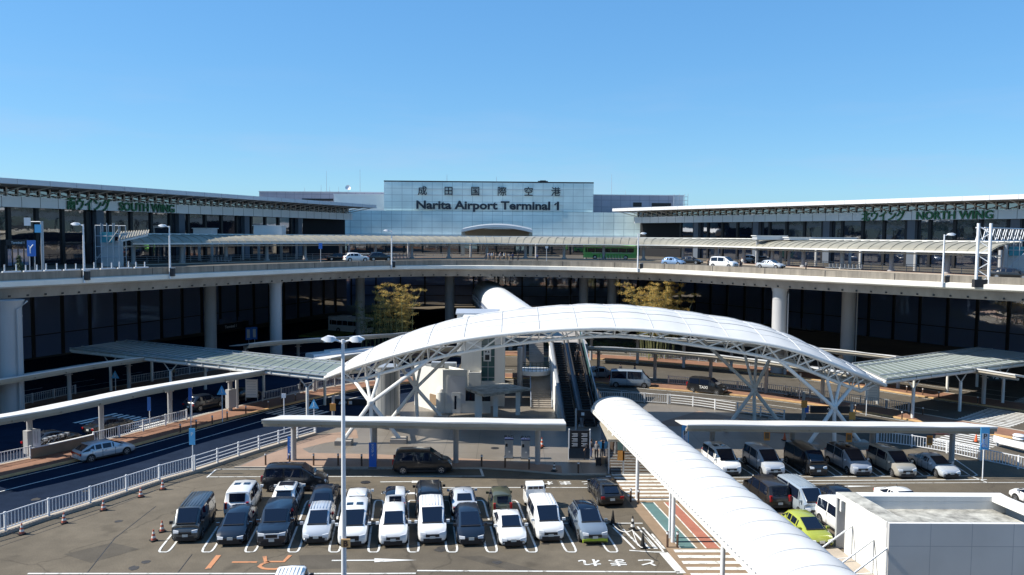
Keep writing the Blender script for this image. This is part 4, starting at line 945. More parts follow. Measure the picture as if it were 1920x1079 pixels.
# ================================================================== WHITE BUILDING, LOWER RIGHT
zr = 3.55; A = W(1668, 982, zr); Bk = W(1568, 923, zr); Rt = W(1822, 925, zr); 
wb = thing('garage_entrance_building', 'white flat roofed garage building with stained sunken roof at the lower right', 'building', (A.x, A.y, 0))
ux = Vector((1, .012)).normalized(); dvv = Vector((Bk.x - A.x, Bk.y - A.y)); F1_ = Vector((A.x, A.y)) + ux * 10.4; B1_ = Vector((Bk.x, Bk.y)) + ux * (Rt - Bk).length
B1_ = F1_ + dvv
mb = MB(); t_ = .22
def wallseg(p, q, z0, z1, th, nm, m): 
    mb = MB(); mb.bar((p[0], p[1], (z0 + z1) / 2), (q[0], q[1], (z0 + z1) / 2), th, z1 - z0); return mb.build(nm, m, wb)
M['wallblue'] = mat_grid('white_render_panels', (.70, .68, .64), (.46, .46, .46), 2.35, 2.25, .02, var=.04)
mb = MB(); mb.prism([(A.x, A.y), (F1_.x, F1_.y), (F1_.x, F1_.y + .25), (A.x, A.y + .25)], -.5, zr); mb.build('front_wall', M['wallblue'], wb)
side = Vector((A.x, A.y)); P_ = lambda u, o=0.0: (A.x + dvv.x * u + o, A.y + dvv.y * u)
mb = MB(); mb.prism([P_(.045), P_(.80), P_(.80, .25), P_(.045, .25)], 0, zr - .3); mb.build('side_wall', M['whitewall'], wb)   # recessed bay beyond
mb = MB(); mb.prism([P_(.80, .9), P_(1, .9), P_(1, 1.1), P_(.80, 1.1)], 0, zr - .3); mb.prism([P_(.97), P_(1), P_(1, 1.0), P_(.97, 1.0)], 0, zr - .3); mb.build('recess', M['greyclad'], wb)
mb = MB(); mb.prism([P_(.045, -.02), P_(1, -.02), P_(1, 1.2), P_(.045, 1.2)], zr - .3, zr); mb.prism([(Bk.x + 1.1, Bk.y), (B1_.x, B1_.y), (B1_.x, B1_.y - .8), (Bk.x + 1.1, Bk.y - .8)], zr - .3, zr); mb.prism([(F1_.x - 1, F1_.y + .3), (F1_.x, F1_.y + .3), (B1_.x, B1_.y - .8), (B1_.x - 1, B1_.y - .8)], zr - .3, zr); mb.m = 1; mb.prism([P_(.05, .03), P_(.995, .03), P_(.995, 1.15), P_(.05, 1.15)], zr + .001, zr + .02); mb.build('roof_rim', [M['whitewall'], M['dirtyroof']], wb)
mb = MB(); mb.prism([(A.x + 1.1, A.y + .25), (F1_.x - .9, F1_.y + .25), (B1_.x - .9, B1_.y - .8), (Bk.x + 1.2, Bk.y - .8)], zr - .85, zr - .8); mb.build('sunken_roof', M['dirtyroof'], wb)
mb = MB(); mb.prism([(Bk.x, Bk.y - .8), (B1_.x, B1_.y - .8), (B1_.x, B1_.y - .6), (Bk.x, Bk.y - .6)], zr - 1, zr - .31); mb.prism([(B1_.x - .2, B1_.y), (B1_.x, B1_.y), F1_[:], (F1_.x - .2, F1_.y)], 0, zr - .31); mb.prism([(Bk.x + .9, Bk.y - .25), (B1_.x, B1_.y - .25), (B1_.x, B1_.y), (Bk.x + .9, Bk.y)], 0, zr - .31); mb.build('rear_wall', M['whitewall'], wb)
mb = MB(); zz = 0
for px0, py0 in ((1610, 996), (1641, 1016), (1659, 1049)):
    q = WY(px0, py0, A.y + 2.6 - .9 * (px0 - 1610) / 20 * .5); p = (A.x + dvv.x * (1660 - px0) / 62 * .8, A.y + dvv.y * (1660 - px0) / 62 * .8)
    top_ = V(p[0] - .05, p[1], 2.1); low_ = V(p[0] - 3.2, p[1] - 1.2, .5); mb.bar(top_, low_, .07); mb.bar(top_, (p[0] - .05, p[1], .05), .05); mb.bar((p[0] - .05, p[1], .1), (p[0] - 1.4, p[1] - .2, .1), .06)
mb.build('awning_struts', M['rail'], wb)
mb = MB(); mb.prism([P_(-.02, -2.6), P_(-.02, -.01), P_(.95, -.01), P_(.95, -2.6)], .02, .10); mb.build('threshold', M['kerb'], wb)

# ================================================================== CAR PARK BUILDING THE VIEW IS TAKEN FROM
gar = thing('parking_garage', 'concrete multi storey car park whose upper floor the view is taken from', 'car park', (0, -2.5, 0))
mb = MB()
for k in range(6): mb.box((0, -17.5, 3.6 * k - .15), (190, 30, .3))
mb.build('floor_slabs', M['concrete'], gar)
for k in range(1, 6): mb = MB(); mb.box((0, -2.6, 3.6 * k + .25), (190, .2, 1.3)); mb.build('parapet', M['whitewall'], gar)
for k in range(20): mb = MB(); mb.box((-90 + k * 9.5, -3.2, 8.9), (.8, .8, 17.8)); mb.build('column', M['concrete'], gar)
# ================================================================== VEHICLES
CT = dict(   # L, W, H, belt, cowl, nose, screen base, screen top (from the nose), rear slope, rear deck length, wheel r
    minivan=(4.8, 1.84, 1.90, 1.10, 1.16, .98, .85, 1.75, .20, 0, .33), van=(4.75, 1.72, 2.0, 1.12, 1.20, 1.0, .30, .95, .07, 0, .32),
    longvan=(5.3, 1.88, 2.25, 1.15, 1.25, 1.02, .32, 1.05, .07, 0, .34), suv=(4.6, 1.84, 1.68, 1.06, 1.10, .96, 1.2, 2.0, .45, 0, .36),
    bigsuv=(4.95, 1.96, 1.86, 1.18, 1.22, 1.12, 1.35, 1.95, .22, 0, .40), hatch=(4.15, 1.74, 1.50, .95, 1.0, .80, .95, 1.85, .50, 0, .31),
    kei=(3.4, 1.48, 1.66, .98, 1.04, .92, .65, 1.2, .16, 0, .28), sedan=(4.7, 1.80, 1.45, .93, .97, .80, 1.2, 2.0, .65, .75, .33),
    wagon=(4.75, 1.82, 1.50, .95, 1.0, .80, 1.15, 2.0, .75, 0, .33), mpv=(4.6, 1.78, 1.60, 1.0, 1.06, .84, .85, 1.95, .45, 0, .32))
def poly_inset(pts, m, off):
    c = sum(pts, Vector()) / len(pts); nrm = (pts[1] - pts[0]).cross(pts[-1] - pts[0])
    if nrm.length < 1e-6: nrm = (pts[2] - pts[1]).cross(pts[0] - pts[1])
    nrm.normalize(); out = []
    for i, p in enumerate(pts):
        d = c - p; out.append(p + d * min(.45, m / max(d.length, 1e-6) * 1.3))
    return out, nrm
def glass_quad(pts, m=.05, off=.012, ref=None):
    q, n_ = poly_inset(pts, m, off)
    if ref is not None and n_.dot(q[0] - ref) < 0: n_ = -n_
    mb = MB(); a = [p + n_ * off for p in q]; b = [p - n_ * .01 for p in q]; k = len(q)
    mb.add(a + b, [list(range(k)), list(range(k, 2 * k))[::-1]] + [(i, (i + 1) % k, k + (i + 1) % k, k + i) for i in range(k)]); return mb
def car(kind, name, label, col, loc, head, cat='car', group=None, roofcol=None, extras=(), z=0.0, details=True):
    L, Wd, H, belt, cowl, nose, sb_, st_, rs, deckl, wr_ = CT[kind]; h2 = L / 2; wv = Wd / 2
    t = thing(name, label, cat, (loc[0], loc[1], z), head, group)
    pm = paint(*col) if isinstance(col, tuple) else col
    # stations from tail to nose: x, width scale, bottom, belt, top, roof half width, cabin flag
    s = [(-h2, .86, .42, belt * .80, belt * .86 if not rs < .3 else belt * .92, .70, 0), (-h2 + .07, .95, .30, belt * .97, belt * 1.0, .82, 0)]
    if deckl: s += [(-h2 + deckl, 1, .2, belt + .01, belt + .06, .80, 0)]
    else: s += [(-h2 + .12, .98, .24, belt, belt + .03, .84, 0)]
    xr = -h2 + max(deckl, .12) + rs
    boxy = kind in ('van', 'longvan', 'minivan', 'kei', 'bigsuv'); rw = .86 if boxy else .76
    xt = h2 - st_; s += [(xr, 1, .2, belt, H - .07, rw - .02, 1), (xr + .35, 1, .2, belt, H - .01, rw, 1), ((xr + xt) / 2, 1, .2, belt - .01, H, rw, 1), (xt - .1, 1, .2, belt - .02, H - .04, rw, 1), (h2 - sb_, 1, .2, cowl - .05, cowl, .80, 0)]
    xn = h2 - sb_
    s += [(xn + sb_ * .55, .99, .2, (cowl + nose) / 2 - .08, (cowl + nose) / 2 + .02, .78, 0), (h2 - .16, .94, .24, nose - .12, nose - .03, .70, 0), (h2 - .05, .89, .27, nose - .26, nose - .18, .64, 0), (h2, .80, .34, nose - .42, nose - .36, .56, 0)]
    rings = []
    for x, ws, zb, zbe, zt, rwid, cab in s:
        w_ = wv * ws; wr = wv * rwid * (ws if not cab else 1); zr = zt - (.10 if cab else .03)
        half = [(0, zb), (w_ * .86, zb), (w_ * .97, zb + .12), (w_, zb + (zbe - zb) * .55), (w_ * .965, zbe), (wr, zr), (wr - .10, zt - (.02 if cab else .005)), (0, zt + (.02 if cab else 0))]
        rings.append([Vector((x, y, z_)) for y, z_ in half] + [Vector((x, -y, z_)) for y, z_ in half[1:-1][::-1]])
    mb = MB(); mb.loft(rings)
    if roofcol:
        n_ = len(rings[0]); b0 = 0
        for i in range(len(s) - 1):
            for j in range(n_):
                if s[i][6] and s[i + 1][6] and j in (5, 6, 7, 8): mb.mi[i * n_ + j] = 1
    body = mb.build('body', [pm] + ([roofcol] if roofcol else []), t, smooth=38, world=False)
    ctr = Vector((0, 0, 1)); cabs = [i for i, q in enumerate(s) if q[6]]; c0, c1 = cabs[0], cabs[-1]
    Rg = lambda i, j: rings[i][j]
    def front_glass(i, k, nm, m):   # between hood station i and cabin station k
        pts = [Rg(i, 6), Rg(i, 8), Rg(k, 8), Rg(k, 6)]; mb = glass_quad(pts, m, .055, ctr); return mb.build(nm, M['carglass'], t, world=False)
    front_glass(c1 + 1, c1, 'windscreen', .03); front_glass(c0 - 1, c0, 'rear_window', .10 if not boxy else .12)
    for sd in (0, 1):
        jb, jt = (4, 5) if sd == 0 else (10, 9)
        segs = [(c1, c1 + 1)] + [(i, i + 1) for i in (c0, c0 + 1, c0 + 2) if i + 1 <= c1]
        # merge the two short rear cabin stations
        segs = [(c0, c0 + 2), (c0 + 2, c1), (c1, c1 + 1)] if not rs > .3 else [(c0 - 1, c0 + 1), (c0 + 1, c0 + 2), (c0 + 2, c1), (c1, c1 + 1)]
        for i, k in segs:
            pts = [Rg(i, jb), Rg(k, jb), Rg(k, jt), Rg(i, jt)]
            if (pts[1] - pts[0]).length < .3: continue
            glass_quad(pts, .055, .02, Vector((pts[0].x, 0, 1))).build('side_window', M['carglass'], t, world=False)
    if details:
        a, b = Rg(c1 + 1, 6), Rg(c1 + 1, 8); mb = MB(); mb.bar((a.x + .05, a.y * 1.02, a.z + .03), (b.x + .05, b.y * 1.02, b.z + .03), .13, .04); mb.build('cowl', M['trim'], t, world=False)
        for sg in (-1, 1):
            for xs in ((xr + xt) / 2, xt + .15, xr + .1): mb = MB(); mb.box((xs, sg * wv * .992, .25 + (belt - .25) / 2), (.022, .03, belt - .30)); mb.build('door_seam', M['trim'], t, world=False)
            mb = MB(); mb.box((0, sg * wv * .975, .26), (L - 2.5, .05, .14)); mb.build('sill', M['trim'], t, world=False)
        mb = MB(); mb.box((h2 - .02, 0, .235), (.10, Wd * .80, .09)); mb.build('front_skirt', M['trim'], t, world=False)
    # wheels
    for x in (-h2 + .82 if L > 3.6 else -h2 + .55, h2 - .86 if L > 3.6 else h2 - .6):
        for sg in (-1, 1):
            def disc(r, y0, y1, nm, m, par, n=18):
                mb = MB(); mb.loft([[(x + r * math.cos(2 * math.pi * k / n), sg * y, wr_ + r * math.sin(2 * math.pi * k / n)) for k in range(n)] for y in (y0, y1)]); return mb.build(nm, m, par, world=False)
            wl = disc(wr_ + .06, wv - .25, wv + .004, 'wheel', M['black'], t); disc(wr_, wv - .2, wv + .02, 'tyre', M['black'], wl)
            disc(wr_ * .66, wv - .05, wv + .03, 'rim', M['rim'], wl, 12)
            if details:
                mb = MB()
                for k in range(5): a = 2 * math.pi * k / 5 + .3; mb.box((x + wr_ * .42 * math.cos(a), sg * (wv + .032), wr_ + wr_ * .42 * math.sin(a)), (.10, .012, .10))
                mb.build('rim_hole', M['black'], wl, world=False)
    def bx_(nm, c, d, m, par=t): mb = MB(); mb.box(c, d); return mb.build(nm, m, par, world=False)
    for sg in (-1, 1):
        mb = MB(); zz = nose - .20
        mb.loft([[(h2 - .36, sg * wv * .955, zz + .12), (h2 - .36, sg * wv * .955, zz - .07), (h2 - .03, sg * wv * .84, zz - .13), (h2 - .08, sg * wv * .84, zz + .05)], [(h2 - .05, sg * wv * .46, zz + .02), (h2 - .05, sg * wv * .46, zz - .06), (h2 + .016, sg * wv * .46, zz - .12), (h2 - .01, sg * wv * .46, zz + .0)]]); mb.build('headlight', M['lamp'], t, world=False)
        hz = belt * .80 if not boxy else belt * .9; bx_('tail_light', (-h2 + .03, sg * wv * .77, hz), (.16, .26 if not boxy else .16, .17 if not boxy else .42), M['red'])
        bx_('mirror', (h2 - sb_ - .22, sg * (wv + .10), cowl + .02), (.13, .2, .16), pm if 'blackmirror' not in extras else M['trim'])
        bx_('door_handle', (-.3, sg * (wv + .004), belt - .14), (.18, .02, .03), M['chrome'])
    g_ = bx_('grille', (h2 + .0, 0, nose - .36 if not 'biggrille' in extras else nose - .34), (.05, Wd * .46, .17 if 'biggrille' not in extras else .30), M['trim'] if 'chromegrille' not in extras else M['rail'])
    if 'chromegrille' in extras: bx_('grille_mesh', (h2 + .02, 0, nose - .34), (.05, Wd * .36, .20), M['trim'], g_)
    bx_('lower_intake', (h2 - .005, 0, .36), (.05, Wd * .62, .18), M['trim'] if 'lime' not in extras else M['lime'])
    if 'lime' in extras: bx_('bumper_trim', (h2 - .04, 0, .30), (.14, Wd * .86, .22), M['lime'])
    bx_('number_plate', (h2 + .02, 0, .52), (.02, .34, .17), M['plate']); bx_('number_plate', (-h2 - .012, 0, .62), (.02, .34, .17), M['plate'])
    bx_('rear_bumper', (-h2 + .02, 0, .42), (.12, Wd * .84, .14), M['trim'] if 'darkbumper' in extras else pm)
    if 'wiper' not in extras:
        a, b = Rg(c1 + 1, 7), Rg(c1, 7); d_ = (b - a); mb = MB(); p = a + d_ * .06 + Vector((.03, 0, .02)); mb.bar(p + Vector((0, .05, 0)), p + d_ * .10 + Vector((0, .65, .0)), .02); mb.build('wiper', M['trim'], t, world=False)
    if 'ribs' in extras:
        mb = MB()
        for k in range(-3, 4): mb.box((xr * .5 + xt * .5, k * wv * .22, H + .012 - abs(k) * .004), (xt - xr - .7, .05, .02))
        mb.build('roof_ribs', roofcol or pm, t, world=False)
    if 'sunroofs' in extras:
        for sg in (-1, 1): bx_('sunroof', (xt - 1.1, sg * wv * .34, H + .0), (.50, .42, .035), M['carglass'])
    if 'sunroof' in extras: bx_('sunroof', ((xr + xt) / 2 + .2, 0, H + .012), (.9, wv * 1.1, .03), M['carglass'])
    if 'rails' in extras:
        for sg in (-1, 1): mb = MB(); mb.tube([(xr + .1, sg * wv * .70, H - .03), (xr + .3, sg * wv * .70, H + .06), (xt - .3, sg * wv * .70, H + .05), (xt - .1, sg * wv * .70, H - .04)], .03, 6); mb.build('roof_rail', M['chrome'], t, world=False)
    if 'tailband' in extras: bx_('tail_light', (-h2 + .045, 0, belt * .80), (.12, Wd * .84, .17), M['red'])
    if 'shade' in extras: bx_('rear_shelf', (-h2 + .98, 0, belt + .12), (.25, Wd * .55, .04), M['lime'])
    if 'spoiler' in extras: bx_('spoiler', (xr - .02, 0, H - .06), (.28, Wd * .66, .05), pm)
    if 'antenna' in extras or kind in ('hatch', 'sedan', 'suv'): mb = MB(); mb.tube([(xr + .3, 0, H), (xr + .12, 0, H + .16)], .02, 5); mb.build('antenna', M['trim'], t, world=False)
    return t
def hdg(v): return math.atan2(v[1], v[0])
AW = Vector(((VPX - 960) / FPX, 1.0)).normalized()          # away from the camera along a bay
RT = Vector((1.0, .075)).normalized()
WH = ('white', (.74, .74, .72)); BK = ('black', (.010, .011, .013)); SV = ('silver', (.42, .45, .49), .35); NV = ('navy_black', (.010, .016, .028)); GY = ('grey', (.085, .095, .10), .3); GD = ('champagne', (.42, .40, .35), .3)
OL = ('olive', (.065, .07, .04)); LM = ('lime', (.30, .34, .045)); BG = ('blue_grey', (.22, .27, .32), .4); PB = ('pale_blue', (.22, .34, .52), .2); PS = ('pale_silver', (.52, .55, .58), .25)
fr = [(347, 1020, 'van', GY, 'dark grey box van with ribbed roof, at the left end of the front parking row', ('ribs', 'blackmirror')), (431, 1026, 'wagon', NV, 'black estate car in the front row beside the dark grey van', ('wiper',)), (509, 1029, 'bigsuv', NV, 'black off-road car with chrome framed grille in the front parking row', ('chromegrille', 'biggrille')),
    (592, 1023, 'mpv', PS, 'silver hatchback with ribbed roof in the front parking row', ('ribs',)), (660, 1029, 'minivan', WH, 'white minivan with two dark roof windows and large mesh grille, behind the lamp post', ('sunroofs', 'biggrille')), (737, 1028, 'suv', WH, 'white compact SUV right of the lamp post, in the front row', ()),
    (811, 1023, 'minivan', WH, 'white minivan with finely ribbed roof, left of the black hatchback in the front row', ('ribs',)), (884, 1026, 'mpv', NV, 'black hatchback between a white minivan and the white sedan in the front row', ()), (963, 1029, 'sedan', WH, 'white sedan with twin dark grilles in the front parking row', ()),
    (1033, 1019, 'minivan', WH, 'white minivan with grooved roof between white sedan and blue grey SUV', ('ribs', 'darkbumper')), (1116, 1023, 'suv', BG, 'blue grey SUV with lime green lower bumper at the right end of the front row', ('lime', 'rails'))]
CARS = {}
for px, py, kd, col, lab, ex in fr:
    L = CT[kd][0]; q = Vector(W(px, py, 0)[:2]) + AW * (L / 2)
    c = car(kd, 'parked_van' if 'van' in kd else 'parked_car', lab, col, q, hdg(-AW), cat='van' if 'van' in kd else 'car', group='vehicles in the front row of the near car park', extras=ex, roofcol=M['carglass'] if 'lime' in ex else None)
    CARS[px] = c
# kidney grille on the white sedan
rr_ = [(347, 'minivan', WH, 'white minivan with two roof windows seen from behind, leftmost in the rear row', ('sunroofs', 'darkbumper')), (431, 'suv', WH, 'white coupe SUV with slim sunroof in the rear row, before the black minivan', ('sunroof', 'spoiler')), (509, 'wagon', NV, 'dark estate car in the rear row behind the silver hatchback', ()), (592, 'hatch', WH, 'white hatchback in the rear row directly behind the white minivan with roof windows', ('spoiler',)),
    (660, 'kei', WH, 'small white box car seen from behind in the rear row', ('darkbumper',)), (737, 'kei', ('white_two_tone', (.70, .70, .66)), 'white small car with dark roof in the rear row', ('blackmirror',)), (811, 'bigsuv', BK, 'tall black off-road car seen from behind in the rear row', ('rails',)), (884, 'sedan', PS, 'silver sedan with green rear shelf in the rear row', ('shade',)),
    (963, 'kei', OL, 'small olive green car in the rear row', ()), (1116, 'wagon', BK, 'black car at the right end of the rear row beside the cones', ('spoiler',))]
for xf, kd, col, lab, ex in rr_:
    L = CT[kd][0]; y = 973; x = bx(xf, y); fwd = {347: -4.5, 1116: 3.0, 431: 1.5, 509: 1.2}.get(xf, .8)
    if xf == 347: x = 444; y = 975
    if xf == 431: x = 528
    if xf == 509: x = 601
    if xf == 592: x = 668
    if xf == 660: x = 742
    if xf == 1116: x = 1163
    q = Vector(W(x, y, 0)[:2]) + AW * (L / 2 + max(0, fwd - .8))
    car(kd, 'parked_van' if 'van' in kd else 'parked_car', lab, col, q, hdg(AW), cat='van' if 'van' in kd else 'car', group='vehicles in the rear row of the near car park', extras=ex, roofcol=M['carglass'] if xf == 737 else None)
# small pickup truck in the rear row
def pickup(label, q, hd):
    t = thing('pickup_truck', label, 'truck', (q[0], q[1], 0), hd); pm = paint(*WH)
    def part(nm, f, m): mb = MB(); f(mb); return mb.build(nm, m, t, world=False)
    part('cab', lambda m: m.loft([[(x, -w_, z0), (x, w_, z0), (x, w_ * .98, .95), (x, w_ * .86, z1), (x, -w_ * .86, z1), (x, -w_ * .98, .95)] for x, w_, z0, z1 in ((.35, .72, .4, 1.62), (.5, .73, .35, 1.76), (1.1, .73, .3, 1.76), (1.62, .72, .3, 1.05), (1.7, .68, .35, .95))]), pm)
    part('bed', lambda m: (m.box((-.7, 0, .62), (2.0, 1.42, .08)), m.box((-.7, .71, .80), (2.0, .04, .40)), m.box((-.7, -.71, .80), (2.0, .04, .40)), m.box((-1.7, 0, .80), (.04, 1.46, .40)), m.box((.28, 0, 1.0), (.05, 1.4, .75))), pm)
    part('chassis', lambda m: m.box((-.2, 0, .45), (3.0, .9, .22)), M['trim'])
    part('windscreen', lambda m: m.add([(1.16, -.58, 1.70), (1.16, .58, 1.70), (1.62, .66, 1.08), (1.62, -.66, 1.08)], [(0, 1, 2, 3)]), M['carglass'])
    part('rear_window', lambda m: m.box((.345, 0, 1.38), (.05, 1.05, .36)), M['carglass'])
    part('window_guard', lambda m: [m.tube([(.27, y, 1.35), (.27, y, 1.62)], .02, 5) for y in (-.6, -.2, .2, .6)] + [m.tube([(.27, -.6, 1.62), (.27, .6, 1.62)], .025, 5)], M['rail'])
    for sg in (-1, 1):
        part('side_window', lambda m: m.box((.85, sg * .695, 1.32), (.6, .04, .40)), M['carglass']); part('tail_light', lambda m: m.box((-1.73, sg * .6, .6), (.05, .2, .1)), M['red']); part('mirror', lambda m: m.box((1.35, sg * .86, 1.25), (.1, .14, .2)), M['trim'])
        for x in (-1.0, 1.15):
            mb = MB(); n = 16; mb.loft([[(x + .28 * math.cos(2 * math.pi * k / n), sg * y, .28 + .28 * math.sin(2 * math.pi * k / n)) for k in range(n)] for y in (.52, .70)]); wl = mb.build('wheel', M['black'], t, world=False)
            mb = MB(); mb.loft([[(x + .16 * math.cos(2 * math.pi * k / n), sg * y, .28 + .16 * math.sin(2 * math.pi * k / n)) for k in range(n)] for y in (.6, .712)]); mb.build('rim', M['rim'], wl, world=False)
    part('number_plate', lambda m: m.box((-1.735, 0, .5), (.02, .34, .17)), M['plate'])
    return t
pickup('small white pickup truck with an open bed in the rear row', Vector(W(bx(1035, 973) + 6, 973, 0)[:2]) + AW * 1.9, hdg(AW))
for i in range(4):
    pb = Vector(W(bx(1035, 973) + 6, 973, 0)[:2]) + AW * (.75 + .55 * (i // 2)) + Vector((-.35 + .6 * (i % 2), 0)); bxx = thing('tub', ['black tub with white lid at the tail of the pickup bed, left of a pair', 'black tub with white lid at the tail of the pickup bed, right of a pair', 'black tub with white lid against the pickup cab, left of a pair', 'black tub with white lid against the pickup cab, right of a pair'][i], 'tub', (pb.x, pb.y, .66), 0, 'tubs in the pickup bed')
    mb = MB(); mb.lathe((0, 0, 0), [(.02, 0), (.17, 0), (.21, .22), (.02, .22)], 12); mb.build('tub_body', M['trim'], bxx, world=False); mb = MB(); mb.lathe((0, 0, .22), [(.02, 0), (.17, 0), (.16, .03), (.02, .03)], 12); mb.build('lid', M['white'], bxx, world=False)
def at_px(x, y, z=0): return Vector(W(x, y, z)[:2])
car('minivan', 'parked_van', 'large black minivan parked sideways in the lane behind the rear row', BK, at_px(551, 923) + AW * .95, hdg(RT), cat='van', extras=('biggrille',))
car('minivan', 'waiting_van', 'black minivan standing at the plaza kerb beside the blue advertising column', BK, at_px(793, 890) + AW * .95, hdg(RT), cat='van')
# right-hand lot, far row (nose to the camera)
for px, py, kd, col, lab, ex in [(1372, 895, 'minivan', WH, 'white minivan with dark roof windows nearest the tube roof in the far row', ('sunroofs',)), (1454, 896, 'minivan', PS, 'pale silver minivan left of the black van in the far row', ()), (1535, 895, 'van', BK, 'black boxy van between two silver minivans in the far row', ()),
        (1618, 895, 'minivan', SV, 'silver blue minivan with dark roof in the far row', ()), (1702, 899, 'longvan', GD, 'champagne coloured minivan left of the silver sedan in the far row', ()), (1785, 900, 'sedan', PS, 'silver sedan at the right end of the far row', ())]:
    if kd == 'longvan': kd = 'minivan'
    L = CT[kd][0]; car(kd, 'parked_van' if 'van' in kd else 'parked_car', lab, col, at_px(px, py) + AW * (L / 2), hdg(-AW), cat='van' if 'van' in kd else 'car', group='vehicles in the far row right of the tube roof', extras=ex, roofcol=M['carglass'] if 'dark roof in' in lab else None)
car('minivan', 'parked_van', 'dark brown minivan seen from behind, next to the white tube roof', ('dark_brown', (.022, .018, .015)), at_px(1463, 961) + AW * 2.4, hdg(AW), cat='van', extras=('darkbumper',))
car('van', 'parked_van', 'silver box van with three side windows behind the lime green car', ('silver_blue', (.36, .42, .47), .35), at_px(1530, 976) + AW * 2.37, hdg(-AW), cat='van', extras=('ribs',))
car('hatch', 'parked_car', 'lime green hatchback beside the white garage building', LM, at_px(1541, 1032) + AW * 2.05, hdg(-AW))
car('minivan', 'parked_van', 'white minivan half hidden behind the left edge of the garage building', WH, at_px(1620, 1022) + AW * 2.4, hdg(-AW), cat='van', extras=('ribs',))
car('sedan', 'parked_car', 'dark car just showing between the silver van and the garage building', BK, at_px(1606, 972) + AW * 2.3, hdg(-AW))
q = W(1693, 918, 1.45); car('sedan', 'parked_car', 'white car of which only the roof shows above the garage building', WH, q, hdg(-AW))
car('hatch', 'parked_car', 'white hatchback with dark side windows at the right picture edge', WH, at_px(1985, 968) + AW * 1.9, hdg(AW))
car('sedan', 'parked_car', 'dark blue car behind the garage building at the right edge', NV, at_px(2010, 1004) + AW * 2.1, hdg(AW))
q = W(548, 1059, 2.0); car('van', 'parked_van', 'white van of which only the roof shows at the bottom edge', WH, Vector(q[:2]) - AW * 1.40, hdg(AW), cat='van', extras=('ribs', 'blackmirror'))
q = W(1015, 1077, 1.5); car('hatch', 'parked_car', 'dark car of which a sliver shows at the bottom edge', BK, Vector(q[:2]) - AW * 1.6, hdg(AW))
# moving cars on the roads
def on_path(pth, px, off, zpx=0):
    op = offset(pth, off); s = s_px(op, px, zpx); q, tt, _ = at_len(op, s); return Vector(q), Vector(tt)
q = at_px(192, 856); q2 = at_px(172, 867), at_px(238, 853); tt = (q2[1] - q2[0]); c = (q2[0] + q2[1]) / 2 + Vector((-tt.y, tt.x)).normalized() * .9
car('wagon', 'moving_car', 'white car with red tail band driving along the left road', PS, c, hdg(tt), extras=('spoiler', 'tailband'))
for px, off, kd, col, lab in ((98, 6.5, 'sedan', BK, 'black taxi in the shade under the near left walkway canopy'), (205, 6.8, 'sedan', BK, 'dark car in the shade behind the second post of the near left canopy'), (385, 6.5, 'suv', NV, 'dark car in the shade at the far end of the near left canopy'), (455, 6.5, 'sedan', BK, 'dark car under the left edge of the blue glass roof')):
    q, tt = on_path(K1, px, off); car(kd, 'moving_car', lab, col, q, hdg(tt), group='cars in the shade on the left road')
a_, b_ = at_px(1157, 727), at_px(1206, 728.5); tt = (b_ - a_).normalized(); c = (a_ + b_) / 2 + Vector((-tt.y, tt.x)) * .95
car('longvan', 'moving_van', 'silver high roof van on the road behind the escalators', ('silver_blue', (.36, .42, .47), .35), c, hdg(tt), cat='van')
a_, b_ = at_px(1300, 736), at_px(1342, 741); tt = (b_ - a_).normalized(); c = (a_ + b_) / 2 + Vector((-tt.y, tt.x)) * .92
tx = car('minivan', 'taxi', 'black van taxi lettered TAXI on the road under the arch', BK, c, hdg(tt), cat='taxi')
me = text_mesh('TAXI', .5, .01, .01); me.transform(Matrix.Rotation(R(90), 4, 'X')); me.transform(Matrix.Translation((-.15, -.935, .62))); me.materials.clear(); me.materials.append(M['paint']); me.name = 'lettering'
o = bpy.data.objects.new('lettering', me); COL.objects.link(o); o.parent = tx
car('kei', 'moving_car', 'small blue grey car behind the silver high roof van', BG, at_px(1128, 712) + Vector((0, 1)), hdg(RT))
